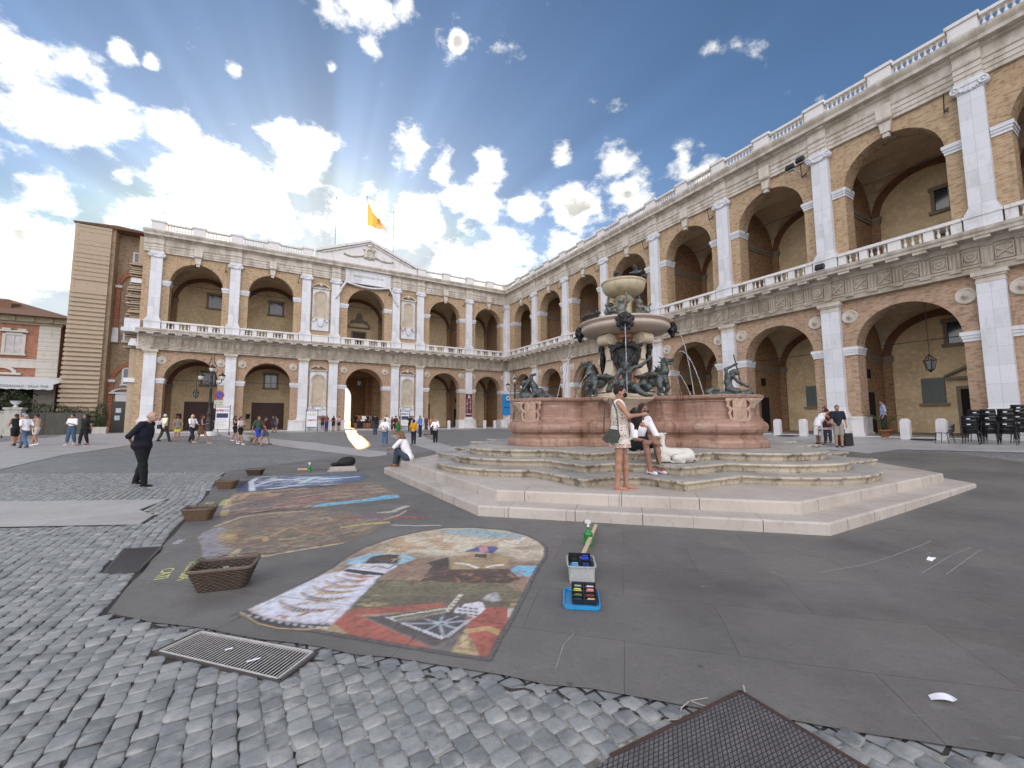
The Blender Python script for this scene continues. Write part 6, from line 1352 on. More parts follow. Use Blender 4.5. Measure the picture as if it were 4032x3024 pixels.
# ================================================================ CHALK DRAWINGS ON THE PAVEMENT
def value_noise(h, w, cell, seed):
    r_ = np.random.default_rng(seed); gh, gw = int(h/cell)+3, int(w/cell)+3; G = r_.random((gh, gw)); y = np.arange(h)/cell; x = np.arange(w)/cell
    yi, xi = y.astype(int), x.astype(int); fy, fx = y-yi, x-xi; fy, fx = fy*fy*(3-2*fy), fx*fx*(3-2*fx)
    a = G[yi][:, xi]; b = G[yi][:, xi+1]; c = G[yi+1][:, xi]; d = G[yi+1][:, xi+1]
    return (a*(1-fx)+b*fx)*(1-fy)[:, None]+(c*(1-fx)+d*fx)*fy[:, None]
class Canvas:
    """a patch of pavement that is drawn on, in world metres"""
    def __init__(s, x0, x1, y0, y1, res, seed=0):
        s.x0, s.y0, s.res = x0, y0, res; s.w = int((x1-x0)/res); s.h = int((y1-y0)/res); s.C = np.zeros((s.h, s.w, 4)); s.Y, s.X = np.mgrid[0:s.h, 0:s.w]; s.X = x0+s.X*res; s.Y = y0+s.Y*res
        s.n = [value_noise(s.h, s.w, c, seed+i) for i, c in enumerate((40, 14, 5, 2.2))]; s.rg = np.random.default_rng(seed+50)
    def put(s, mask, col, a=1.):
        c = np.array(lin(col)); m = np.clip(mask, 0, 1)*a; m = m[..., None] if m.ndim == 2 else m
        s.C[..., :3] = np.where(s.C[..., 3:] < .01, c, s.C[..., :3]*(1-m)+c*m); s.C[..., 3] = np.maximum(s.C[..., 3], m[..., 0])
    def pmask(s, P, soft=0.):
        P = [np.array(p) for p in P]; q = np.stack([s.X.ravel(), s.Y.ravel()], 1); m = inside(q, P).reshape(s.h, s.w).astype(float)
        if soft:
            k = max(1, int(soft/s.res))
            for ax in (0, 1):
                c = np.cumsum(np.pad(m, [(k+1, k) if ax == 0 else (0, 0), (k+1, k) if ax == 1 else (0, 0)], mode='edge'), ax); m = (np.take(c, range(2*k+1, c.shape[ax]), ax)-np.take(c, range(0, c.shape[ax]-2*k-1), ax))/(2*k+1)
        return m
    def poly(s, P, col, a=1., soft=0., rag=0.):
        m = s.pmask(P, soft)
        if rag: m = np.clip((m-.5)+(s.n[1]-.5)*rag*2+(s.n[2]-.5)*rag+.5, 0, 1); m = (m > .5)*1.
        s.put(m, col, a); return m
    def stroke(s, P, w, col, a=1.):
        P = np.array([np.array(p) for p in P]); pad = w+.02
        i0 = max(0, int((P[:, 1].min()-pad-s.y0)/s.res)); i1 = min(s.h, int((P[:, 1].max()+pad-s.y0)/s.res)+2); j0 = max(0, int((P[:, 0].min()-pad-s.x0)/s.res)); j1 = min(s.w, int((P[:, 0].max()+pad-s.x0)/s.res)+2)
        if i1 <= i0 or j1 <= j0: return
        X, Y = s.X[i0:i1, j0:j1], s.Y[i0:i1, j0:j1]; D_ = np.full(X.shape, 9.)
        for k in range(len(P)-1):
            d = P[k+1]-P[k]; L = max(d@d, 1e-9); t = np.clip(((X-P[k][0])*d[0]+(Y-P[k][1])*d[1])/L, 0, 1); D_ = np.minimum(D_, np.hypot(X-P[k][0]-t*d[0], Y-P[k][1]-t*d[1]))
        m = np.clip((w/2-D_)/s.res+.5, 0, 1)*a; c = np.array(lin(col)); S = s.C[i0:i1, j0:j1]
        mm = m[..., None]; S[..., :3] = np.where(S[..., 3:] < .01, c, S[..., :3]*(1-mm)+c*mm); S[..., 3] = np.maximum(S[..., 3], m)
    def build(s, name, label, grit=.35):
        A = s.C[..., 3]*(1-grit*np.clip((s.n[3]-.35)*1.6, 0, 1)*.9)*(.86+.2*s.n[1]); g_ = s.C[..., :3].mean(-1, keepdims=True); s.C[..., :3] = (s.C[..., :3]*.80+g_*.20)*(.80+.22*s.n[2])[..., None]+.045
        keep = s.C[..., 3] > .02; cell = keep[:-1, :-1] | keep[1:, :-1] | keep[:-1, 1:] | keep[1:, 1:]
        i, j = np.nonzero(cell); a = i*s.w+j; Q = np.stack([a, a+1, a+s.w+1, a+s.w], 1); used, inv = np.unique(Q.ravel(), return_inverse=True); Q = inv.reshape(-1, 4)
        V = np.stack([s.X.ravel()[used], s.Y.ravel()[used], np.full(len(used), .0125)], 1)
        me = bpy.data.meshes.new(name); me.vertices.add(len(V)); me.vertices.foreach_set('co', V.astype(np.float32).ravel()); me.loops.add(len(Q)*4); me.loops.foreach_set('vertex_index', Q.astype(np.int32).ravel())
        me.polygons.add(len(Q)); me.polygons.foreach_set('loop_start', np.arange(0, len(Q)*4, 4, dtype=np.int32)); me.polygons.foreach_set('loop_total', np.full(len(Q), 4, np.int32)); me.update(calc_edges=True)
        c = np.concatenate([s.C[..., :3].reshape(-1, 3), A.reshape(-1, 1)], 1)[used]; at_ = me.color_attributes.new('chalk', 'FLOAT_COLOR', 'POINT'); at_.data.foreach_set('color', c.astype(np.float32).ravel())
        me.materials.append(chalk_mat()); o = obj(name, me); return tag(o, label, 'drawing', 'chalk drawings on the pavement')
def chalk_mat():
    if 'chalk' in MATS: return MATS['chalk']
    t = NT('chalk'); at_ = t.n('ShaderNodeAttribute', attribute_name='chalk'); p = t.n('ShaderNodeNewGeometry').outputs['Position']; g = t.noise(p, 120, 4, .7); v = t.mapping(p, rot=(0, 0, R(14.7)))
    br = t.n('ShaderNodeTexBrick', {'Vector': v, 'Color1': (1, 1, 1), 'Color2': (1, 1, 1), 'Mortar': (0, 0, 0), 'Scale': 1., 'Mortar Size': .003, 'Mortar Smooth': .2, 'Bias': 0., 'Brick Width': 1.45, 'Row Height': .78})
    t.set(t.b.inputs['Base Color'], t.mix(t.ramp(g, .45, .7, 0, .35), t.mix(1., at_.outputs['Color'], (.95, .95, .95), 'MULTIPLY'), (.13, .12, .115))); t.b.inputs['Roughness'].default_value = .95
    t.set(t.b.inputs['Alpha'], t.math('MULTIPLY', at_.outputs['Alpha'], t.n('ShaderNodeSeparateColor', {0: br.outputs[0]}).outputs[0])); MATS['chalk'] = t.m; return t.m
def V1(*q): return [tuple(at(900+x*.5877, 2050+y*.5877)) for x, y in q]
def V2(*q): return [tuple(at(700+x*.4973, 1800+y*.4973)) for x, y in q]
# -- the arched drawing nearest the camera
c = Canvas(-2.35, .55, 2.65, 6.25, .0125, 3)
panel = V1((80, 640), (510, 738), (815, 790), (1360, 885), (1745, 942), (1800, 830), (1900, 660), (1960, 545), (2035, 390), (2080, 310), (2122, 250), (2125, 190), (2090, 150), (2000, 105), (1860, 70), (1650, 52), (1450, 55), (1300, 75), (1100, 120), (900, 190), (800, 245), (700, 320), (520, 420), (430, 470), (340, 510), (200, 570))
pm = c.poly(panel, (200, 178, 145), 1, .02)
base = c.C.copy()
def within(f):
    before = c.C.copy(); f(); c.C[...] = np.where((pm > .5)[..., None], c.C, before)
def cloudy():
    c.put(np.clip((c.n[0]*.6+c.n[1]*.4-.42)*5, 0, 1), (222, 208, 178), .9); c.put(np.clip((c.n[1]*.6+c.n[0]*.4-.55)*5, 0, 1), (150, 112, 80), .7)
    c.poly(V1((1400, 70), (1650, 58), (1900, 90), (1990, 115), (1900, 130), (1700, 120), (1500, 100)), (150, 182, 188), .9, .05)
    c.poly(V1((850, 205), (1150, 240), (1500, 250), (2100, 280), (2130, 300), (2000, 430), (1700, 420), (1200, 400), (880, 420), (700, 420), (600, 420)), (140, 102, 76), .85, .10)
    c.poly(V1((1150, 130), (1500, 110), (1800, 140), (1950, 180), (1800, 210), (1400, 230), (1100, 190)), (228, 214, 184), .8, .08); c.put(np.clip((c.n[1]-.6)*6, 0, 1)*c.pmask(V1((1100, 120), (2000, 120), (2000, 240), (1100, 260))), (190, 150, 105), .8)
    c.poly(V1((800, 270), (950, 225), (1180, 230), (1260, 260), (1160, 300), (900, 302), (780, 300)), (150, 196, 214), 1, .02); c.poly(V1((1880, 345), (1930, 310), (2085, 308), (2040, 380), (1930, 385)), (112, 190, 222), 1, .01); c.poly(V1((1640, 400), (1830, 415), (1840, 430), (1660, 425)), (130, 180, 200), .9, .02)
    c.poly(V1((1830, 380), (2030, 385), (1975, 500), (1850, 470)), (168, 130, 98), .9, .06, .3)
    c.poly(V1((400, 470), (1000, 398), (1850, 428), (1985, 500), (1930, 600), (1400, 600), (850, 625), (600, 600)), (118, 108, 74), 1, .03)
    for k in range(240):
        x, y = c.rg.uniform(500, 1900), c.rg.uniform(405, 590); c.stroke(V1((x, y), (x+c.rg.uniform(30, 130), y-c.rg.uniform(-4, 14))), .014, [(160, 148, 104), (92, 90, 58), (140, 118, 78), (110, 112, 80)][k % 4], .7)
    for k in range(26): x, y = c.rg.uniform(850, 1900), c.rg.uniform(560, 605); c.stroke(V1((x, y), (x+35, y-4)), .03, (196, 172, 112), .8)
    c.poly(V1((1080, 520), (1800, 500), (1880, 600), (1350, 640), (1000, 640)), (105, 88, 70), .8, .05)
    c.poly(V1((850, 605), (1440, 562), (1450, 590), (900, 648), (740, 640)), (180, 84, 56), 1, .01); c.poly(V1((740, 625), (890, 648), (1365, 865), (1340, 888), (820, 792), (690, 700)), (184, 86, 58), 1, .008); c.poly(V1((1600, 640), (1700, 600), (1840, 590), (1905, 600), (1880, 660), (1755, 945), (1670, 932), (1590, 760)), (180, 80, 54), 1, .008)
    c.poly(V1((1000, 650), (1450, 600), (1600, 640), (1590, 760), (1450, 860), (1365, 865), (890, 650)), (88, 78, 74), 1, .01); c.poly(V1((1430, 830), (1500, 790), (1600, 740), (1490, 905), (1360, 880)), (120, 110, 104), 1, .02)
    c.poly(V1((1180, 700), (1440, 632), (1610, 680), (1440, 795)), (72, 74, 80), 1)
    ctr = (1415, 700)
    for q in ((1180, 700), (1300, 665), (1440, 632), (1530, 655), (1610, 680), (1530, 735), (1440, 795), (1320, 748)): c.stroke(V1(ctr, q), .022, (180, 182, 190), .9)
    c.poly(V1((1370, 695), (1415, 682), (1470, 695), (1460, 712), (1400, 715)), (170, 196, 206), 1); c.poly(V1((1400, 700), (1440, 698), (1450, 706), (1410, 710)), (90, 130, 150), 1)
    c.poly(V1((1035, 655), (1075, 655), (1450, 795), (1430, 810)), (210, 205, 216), 1); c.poly(V1((1610, 670), (1650, 660), (1470, 800), (1440, 790)), (190, 188, 196), .9); c.poly(V1((1080, 655), (1470, 592), (1482, 622), (1150, 700)), (222, 212, 184), 1)
    for r_ in (0, 1):
        for k in range(17): t = k/17; x = 1112+350*t+r_*22; y = 662-58*t+r_*20; c.stroke(V1((x, y), (x+9, y+13)), .020, (92, 84, 72), 1)
    c.poly(V1((1460, 600), (1545, 500), (1572, 508), (1490, 605)), (216, 208, 190), 1); 
    for k in range(4): c.stroke(V1((1488+16*k, 585-19*k), (1500+16*k, 583-19*k)), .02, (90, 84, 80), 1)
    c.poly(V1((1505, 625), (1535, 585), (1560, 590), (1580, 568), (1640, 562), (1665, 553), (1700, 558), (1722, 600), (1690, 632), (1650, 662), (1580, 640)), (226, 222, 230), 1)
    for k in range(12): x = 1545+(k % 4)*36; y = 632-(k//4)*22+(k % 4)*4; c.stroke(V1((x, y), (x+10, y+3)), .024, (96, 92, 98), 1)
    c.poly(V1((1705, 535), (1740, 505), (1785, 490), (1815, 515), (1820, 545), (1770, 552)), (204, 206, 200), 1, .01); [c.stroke(V1((1785, 492), (1720+25*k, 545)), .01, (150, 152, 150), 1) for k in range(5)]
    c.poly(V1((1490, 905), (1570, 772), (1600, 790), (1630, 822), (1675, 932)), (206, 178, 116), 1, .01); c.poly(V1((515, 738), (690, 700), (820, 792)), (196, 168, 112), 1, .01); c.stroke(V1((1600, 752), (1740, 732), (1830, 772)), .06, (206, 170, 96), .9); c.poly(V1((1865, 600), (1912, 598), (1890, 660), (1868, 658)), (206, 200, 180), 1)
    for k in range(22): x = 1520+c.rg.uniform(0, 120); y = 900-c.rg.uniform(0, 90); c.stroke(V1((x, y), (x+8, y-5)), .018, (150, 120, 74), .9)
    for k in range(14): x = 560+c.rg.uniform(0, 200); y = 730+c.rg.uniform(0, 40); c.stroke(V1((x, y), (x+10, y+3)), .016, (150, 122, 78), .8)
    # the house carried through the air
    c.poly(V1((1290, 410), (1380, 292), (1475, 262), (1485, 335), (1870, 330), (1960, 400), (1880, 430), (1600, 425)), (88, 62, 46), 1, .02, .3); c.poly(V1((1475, 258), (1600, 235), (1780, 225), (1885, 248), (1868, 330), (1485, 335)), (176, 148, 98), 1, .006); c.poly(V1((1330, 290), (1475, 250), (1478, 300), (1400, 340)), (70, 55, 45), 1, .01); c.poly(V1((1650, 232), (1730, 232), (1730, 258), (1650, 252)), (72, 62, 50), 1)
    c.poly(V1((1570, 218), (1680, 178), (1780, 178), (1812, 192), (1770, 226), (1660, 214)), (58, 84, 150), 1, .008); c.poly(V1((1672, 186), (1735, 180), (1742, 214), (1690, 220)), (214, 130, 146), 1); c.poly(V1((1690, 170), (1730, 172), (1728, 182), (1695, 182)), (190, 140, 110), 1)
    for P in (((1530, 292), (1600, 300), (1660, 322)), ((1735, 318), (1780, 308), (1832, 306)), ((1850, 140), (1900, 150), (1950, 135)), ((1860, 165), (1930, 158), (1985, 118))): c.stroke(V1(*P), .05, (232, 226, 212), .95)
    for k in range(46):
        x, y = c.rg.uniform(1230, 1950), c.rg.uniform(335, 420); c.stroke(V1((x, y), (x+c.rg.uniform(-60, 60), y+c.rg.uniform(-12, 30))), .03, [(176, 118, 78), (120, 74, 50), (150, 96, 62), (86, 62, 48)][k % 4], .8)
within(cloudy)
c.stroke(panel[1:24], .045, (74, 74, 78), .85)
c.stroke(V1((15, 650), (85, 625), (80, 660), (30, 680)), .02, (84, 84, 84), .5)
# pale bell-shaped robe with dark crescents
robe = V1((130, 607), (400, 480), (640, 370), (760, 345), (850, 300), (1000, 296), (1100, 302), (1132, 312), (1085, 340), (1000, 390), (960, 440), (860, 540), (780, 625), (700, 697), (560, 703), (400, 690), (250, 660))
c.poly(robe, (226, 226, 240), 1, .004); c.put(c.pmask(robe)*np.clip((c.n[1]-.5)*4, 0, 1), (206, 206, 226), .8)
def swash(P, w, col, a=1.): c.stroke(V1(*P), w, col, a)
hem = [(96, 618), (130, 607), (250, 660), (400, 690), (560, 703), (705, 697), (672, 722), (500, 737), (330, 727), (200, 697), (110, 645)]
c.poly(V1(*hem), (48, 50, 56), 1, .003); swash([(80, 625), (110, 648), (200, 702), (330, 732), (500, 742), (670, 726)], .022, (196, 160, 100)); swash([(130, 603), (250, 655), (400, 684), (560, 697), (700, 691)], .016, (214, 180, 180))
for k in range(22): t = k/21; x = 130+540*t; y = 632+80*math.sin(t*1.5)*1.05+(-8 if k % 2 else 8); swash([(x, y), (x+10, y-12*(1 if k % 2 else -1)), (x+20, y+2)], .012, (206, 210, 216), .95)
def lens(l, mid, r_, th):
    n = 14; up, dn = [], []
    for k in range(n+1):
        t = k/n; x = (1-t)**2*l[0]+2*t*(1-t)*mid[0]+t*t*r_[0]; y = (1-t)**2*l[1]+2*t*(1-t)*mid[1]+t*t*r_[1]; w = th*math.sin(math.pi*min(1, t*1.02))**.6*(1-.55*t); up.append((x, y-w*.5)); dn.append((x, y+w*.5))
    c.poly(V1(*(up+dn[::-1])), (46, 48, 54), 1, .003); swash(dn, .014, (206, 176, 112)); swash(up, .012, (206, 150, 140))
    for k in range(2, n-2): x, y = (up[k][0]+dn[k][0])/2, (up[k][1]+dn[k][1])/2; swash([(x-6, y+5), (x, y-5), (x+8, y+4)], .010, (200, 205, 212), .9)
for q in (((345, 548), (395, 640), (702, 602), 40), ((490, 488), (540, 572), (812, 520), 34), ((568, 445), (610, 515), (860, 478), 30), ((648, 408), (690, 475), (912, 440), 28), ((712, 378), (765, 432), (945, 402), 22)): lens(*q)
c.poly(V1((765, 345), (800, 330), (1045, 362), (1030, 376), (900, 370)), (50, 52, 58), 1); c.poly(V1((750, 360), (900, 372), (990, 384), (900, 397), (800, 382)), (196, 140, 118), .9)
for k in range(60):
    t = c.rg.random(); x, y = [(430+260*t, 575-30*t), (300+380*t, 640+20*math.sin(6*t)), (560+230*t, 505-12*t), (620+240*t, 460-10*t), (690+220*t, 425-8*t), (830+230*t, 315+8*t)][k % 6]; d = c.rg.uniform(8, 22)
    swash([(x-d, y+6), (x, y-7), (x+d*.6, y-1), (x+d, y-9)], .014, [(204, 158, 100), (190, 132, 92), (214, 178, 120)][k % 3], .95)
swash([(230, 600), (170, 620), (150, 605)], .012, (206, 160, 110)); swash([(640, 690), (700, 640), (740, 600)], .014, (206, 170, 130))
c.poly(V1((900, 296), (960, 248), (1060, 232), (1150, 238), (1150, 262), (1130, 298), (1000, 294)), (74, 54, 48), 1, .01); c.poly(V1((980, 268), (1060, 250), (1110, 262), (1080, 284), (1010, 284)), (104, 74, 64), .8, .01)
for k in range(26): x, y = c.rg.uniform(1050, 1190), c.rg.uniform(185, 232); swash([(x, y), (x+c.rg.uniform(-14, 14), y+c.rg.uniform(-10, 10))], .016, (222, 200, 150), .95)
for k in range(10): x, y = c.rg.uniform(1090, 1180), c.rg.uniform(250, 285); swash([(x, y), (x+10, y-5)], .016, (220, 188, 140), .9)
swash([(960, 322), (1000, 310), (1060, 330)], .02, (150, 110, 90)); swash([(1070, 330), (1110, 305)], .02, (50, 70, 120))
c.build('chalk_drawing', 'arched chalk drawing with white robe, flying house and orange roofs, nearest of the four', .3)
# -- swirling brown and gold drawing
c = Canvas(-5.1, -.9, 4.3, 8.3, .018, 11)
out = V2((165, 640), (200, 600), (290, 550), (420, 480), (700, 430), (1100, 415), (1400, 435), (1640, 480), (1690, 520), (1550, 600), (1300, 690), (1000, 742), (700, 792), (450, 795), (330, 815), (210, 815), (190, 740))
pm = c.poly(out, (158, 134, 108), .7, .10); c.poly(V2((160, 650), (190, 600), (300, 560), (390, 580), (360, 640), (430, 700), (455, 730), (330, 800), (215, 815), (190, 740)), (158, 154, 166), .85, .06, .25)
c.poly(V2((320, 640), (400, 585), (480, 600), (520, 640), (470, 690), (360, 690)), (208, 176, 92), .95, .06)
for k in range(9): t = 1+.13*k; c.stroke([tuple(at(700+(395+95*t*math.cos(a))*.4973, 1800+(645+40*t*math.sin(a))*.4973)) for a in np.linspace(-1.6, 1.6, 14)], .03, (186, 146, 84) if k % 2 else (150, 112, 74), .7)
PAL2 = [(196, 158, 98), (150, 108, 74), (96, 84, 78), (80, 96, 112), (212, 186, 128), (120, 82, 60), (182, 118, 90), (206, 200, 170)]
for k in range(620):
    x, y = c.rg.uniform(330, 1560), c.rg.uniform(440, 790); L = c.rg.uniform(30, 120); P = V2((x, y), (x+L*.5, y-L*.14+c.rg.uniform(-8, 8)), (x+L, y-L*.2))
    if not inside(np.array([P[0], P[2]]), out).all(): continue
    c.stroke(P, c.rg.uniform(.02, .075), PAL2[int(c.rg.integers(8))], .5)
for P, w, col in ((((400, 800), (480, 740), (450, 790), (700, 792), (1000, 738), (1300, 690)), .07, (204, 182, 132)), (((300, 555), (500, 480), (760, 450), (1000, 435)), .06, (200, 188, 150)), (((740, 630), (860, 575), (960, 540)), .06, (200, 160, 98)), (((600, 650), (690, 640), (700, 670)), .08, (206, 172, 100)), (((820, 660), (920, 650)), .09, (200, 186, 120)),
                 (((1320, 560), (1480, 535), (1650, 525)), .13, (206, 186, 112)), (((1320, 495), (1480, 478), (1700, 482), (1930, 488)), .14, (166, 74, 76)), (((1450, 470), (1600, 490), (1750, 470)), .06, (86, 122, 176)), (((1600, 445), (1700, 440), (1760, 410), (1812, 395)), .13, (206, 196, 178)), (((1640, 500), (1760, 460), (1808, 430)), .06, (196, 170, 140)), (((1700, 545), (1900, 550), (2075, 546)), .05, (204, 200, 196)), (((1180, 470), (1500, 445), (1600, 440)), .04, (110, 140, 170)), (((1050, 500), (1180, 480), (1220, 505), (1060, 540)), .07, (196, 150, 104)), (((980, 580), (1250, 600), (1450, 560)), .06, (170, 120, 86)), (((900, 560), (1000, 600), (1150, 610)), .05, (196, 150, 96))):
    c.stroke(V2(*P), w, col, .9)
c.build('chalk_drawing', 'swirling gold and brown chalk drawing with pale halo, second from the camera', .45)
# -- long drawing with the bright blue edge
c = Canvas(-6.2, -2.0, 6.4, 10.9, .022, 23)
out = V2((310, 485), (420, 292), (700, 262), (1050, 240), (1560, 205), (1770, 328), (1200, 395), (800, 432)); c.poly(out, (154, 126, 104), .8, .03)
PAL3 = [(200, 164, 112), (150, 104, 78), (104, 84, 74), (196, 150, 116), (166, 90, 84), (214, 196, 168), (88, 92, 104), (120, 90, 66)]
for k in range(520):
    x, y = c.rg.uniform(320, 1720), c.rg.uniform(205, 470); L = c.rg.uniform(40, 170); P = V2((x, y), (x+L*.5, y-L*.08+c.rg.uniform(-6, 6)), (x+L, y-L*.12))
    if not inside(np.array([P[0], P[2]]), out).all(): continue
    c.stroke(P, c.rg.uniform(.03, .10), PAL3[int(c.rg.integers(8))], .5)
c.poly(V2((1040, 408), (1150, 372), (1480, 338), (1640, 305), (1700, 302), (1742, 300), (1768, 326), (1400, 368)), (98, 186, 220), 1, .02, .15)
for P, w, col in ((((500, 330), (560, 290), (690, 285), (740, 310), (780, 300)), .14, (206, 170, 112)), (((360, 470), (400, 350), (480, 300)), .12, (204, 172, 118)), (((340, 425), (600, 380), (760, 385)), .12, (84, 116, 146)), (((760, 390), (1000, 350), (1240, 300)), .11, (184, 92, 88)), (((960, 320), (1300, 270), (1640, 250)), .07, (210, 180, 150)), (((1480, 240), (1600, 228)), .06, (210, 208, 206)), (((600, 440), (700, 428)), .07, (212, 206, 196)), (((1562, 200), (1772, 330)), .035, (170, 150, 124)), (((1562, 200), (1050, 236), (420, 288)), .03, (160, 140, 116))): c.stroke(V2(*P), w, col, .9)
c.build('chalk_drawing', 'long brown and red chalk drawing with a bright blue edge, third from the camera', .45)
# -- blue oval drawing
c = Canvas(-7.6, -3.4, 9.0, 12.7, .025, 31)
out = V2((500, 275), (520, 215), (560, 180), (900, 150), (1350, 133), (1470, 140), (1505, 155), (1450, 188), (1200, 222), (900, 248), (700, 266)); c.poly(out, (78, 100, 136), .95, .05); c.poly(V2((900, 165), (1300, 150), (1450, 160), (1300, 190), (960, 215)), (128, 168, 196), .9, .15); c.poly(V2((1250, 150), (1460, 145), (1480, 165), (1300, 200)), (70, 96, 142), .9, .1)
for k in range(170):
    x, y = c.rg.uniform(540, 1150), c.rg.uniform(165, 258); L = c.rg.uniform(60, 200); c.stroke(V2((x, y), (x+L*.4, y-6+c.rg.uniform(-5, 5)), (x+L, y-12)), c.rg.uniform(.03, .09), [(224, 230, 240), (96, 116, 150), (190, 206, 226), (60, 74, 110)][k % 4], .85)
for P, w, col in ((((590, 270), (580, 200), (620, 175)), .12, (230, 234, 242)), (((980, 205), (1080, 165), (1200, 175), (1420, 158)), .16, (222, 232, 240)), (((620, 225), (800, 180), (1000, 190)), .10, (232, 236, 244)), (((510, 275), (525, 215)), .2, (52, 72, 122)), (((840, 240), (1000, 222)), .12, (150, 196, 220))): c.stroke(V2(*P), w, col, .95)
c.build('chalk_drawing', 'blue and white oval chalk drawing, farthest of the four', .35)
# chalk writing
M_yel = plain('yellow_chalk', (.62, .62, .22), .95, .25, 30, world=True); M_whc = plain('white_chalk', (.55, .55, .58), .95, .3, 30, world=True)
def ground_text(body, size, px, py, rz, mat, label, sc=1.):
    me = text_mesh(body, size, .0008, spacing=1.3); me.materials.clear(); me.materials.append(mat); p = D(px, py); o = obj('chalk_writing', me, None, (p[0], p[1], .0125), rz); o.scale = (1, sc, 1); return tag(o, label, 'writing', 'chalk writing on the pavement')
ground_text('FRUASIA\nCATI', .155, 382, 1238, R(-62), M_yel, 'yellow chalk words beside the large basket')
ground_text('FRUASIA\nCATI', .17, 467, 1088, R(-62), M_yel, 'yellow chalk words at the left end of the long brown drawing', 1.1)
ground_text('CATI', .15, 590, 1007+1035-1007, R(-62), M_yel, 'small yellow chalk word above the blue drawing')
ground_text('2020', .11, 385, 1172, R(-70), M_whc, 'small white chalk scribble left of the gold drawing')

# ================================================================ GRATES AND PLATE
M_steel = plain('worn_steel', (.55, .53, .50), .4, .2, 25, metal=.15); M_void = plain('drain_void', (.010, .006, .008), 1., .1); M_steeld = plain('dark_steel', (.11, .10, .10), .5, .3, 20, metal=.5)
def grate(quad, nb, label, mat, bw_=.35):
    A, B, Cc, Dd = [np.array(p) for p in quad]; c0 = (A+B+Cc+Dd)/4; o = thing('drain_grate', label, 'grate', (c0[0], c0[1], .0), 0., 'iron drain grates')
    A, B, Cc, Dd = A-c0, B-c0, Cc-c0, Dd-c0
    m = MB(); m.sheet([A, Dd, Cc, B], .0125); obj('pit', m.mesh('pit', M_void), o); m = MB()
    def bar(p, q, w, z0=.008, z1=.026): d = (q-p)/np.linalg.norm(q-p); n = np.array([-d[1], d[0]])*w/2; m.slab([tuple(p-n), tuple(q-n), tuple(q+n), tuple(p+n)], z0, z1)
    for p, q in ((A, B), (B, Cc), (Cc, Dd), (Dd, A)): bar(p, q, .018, .008, .028)
    obj('frame', m.mesh('frame', M_steeld), o); m = MB(); s = .025
    iA, iB, iC, iD = [p*(1-s*1.2/np.linalg.norm(p)*1.0) for p in (A, B, Cc, Dd)]
    for p, q in ((iA, iB), (iB, iC), (iC, iD), (iD, iA)): bar(p, q, .012, .012, .030)
    w = np.linalg.norm(iC-iB)/nb*bw_
    for i in range(1, nb): t = i/nb; bar(iA+(iD-iA)*t, iB+(iC-iB)*t, w, .0235, .0275)
    obj('bars', m.mesh('bars', mat), o); return o
G1 = grate(GR1, 38, 'steel slotted drain grate in the cobbles by the robe drawing', M_steel, .20)
grate([GR2[0], GR2[1], GR2[2], GR2[3]], 34, 'dark drain grate at the left edge of the slabs beside chalk words', M_steeld, .55)
grate([GR3[0], GR3[1], GR3[2], GR3[3]], 24, 'small dark drain grate behind the second smallest basket', M_steeld, .6)
def plate_mat():
    t = NT('chequer_plate'); p = t.n('ShaderNodeNewGeometry').outputs['Position']; v = t.mapping(p, rot=(0, 0, R(52)), sc=(1, 1, 1)); 
    w1 = t.n('ShaderNodeTexWave', {'Vector': t.mapping(p, rot=(0, 0, R(20))), 'Scale': 15., 'Distortion': 0.}, wave_type='BANDS').outputs['Fac']; w2 = t.n('ShaderNodeTexWave', {'Vector': t.mapping(p, rot=(0, 0, R(65))), 'Scale': 15., 'Distortion': 0.}, wave_type='BANDS').outputs['Fac']
    h = t.math('MAXIMUM', t.ramp(w1, .80, .95), t.ramp(w2, .80, .95)); g = t.noise(p, 12, 5, .6)
    c = t.mix(h, t.mix(t.ramp(g, .4, .7), (.15, .14, .14), (.22, .205, .195)), (.05, .047, .05)); t.set(t.b.inputs['Base Color'], c); t.b.inputs['Metallic'].default_value = .35; t.b.inputs['Roughness'].default_value = .5; t.bump(h, .8, .004); return t.m
o = thing('chequer_plate', 'dark diamond-patterned steel plate at the bottom edge', 'metal plate', (0, 0, 0)); m = MB(); m.slab(PLATE[::-1], .006, .024); obj('plate', m.mesh('plate', plate_mat()), o)
m = MB()
for i in range(3):
    a, b = np.array(PLATE[[1, 0, 4][i]]), np.array(PLATE[[0, 4, 3][i]]); d = (b-a)/np.linalg.norm(b-a); n = np.array([-d[1], d[0]])*.010; m.slab([tuple(a-n), tuple(b-n), tuple(b+n), tuple(a+n)], .012, .0275)
obj('rim', m.mesh('rim', plain('rusty_rim', (.07, .04, .03), .8, .4, 20)), o)

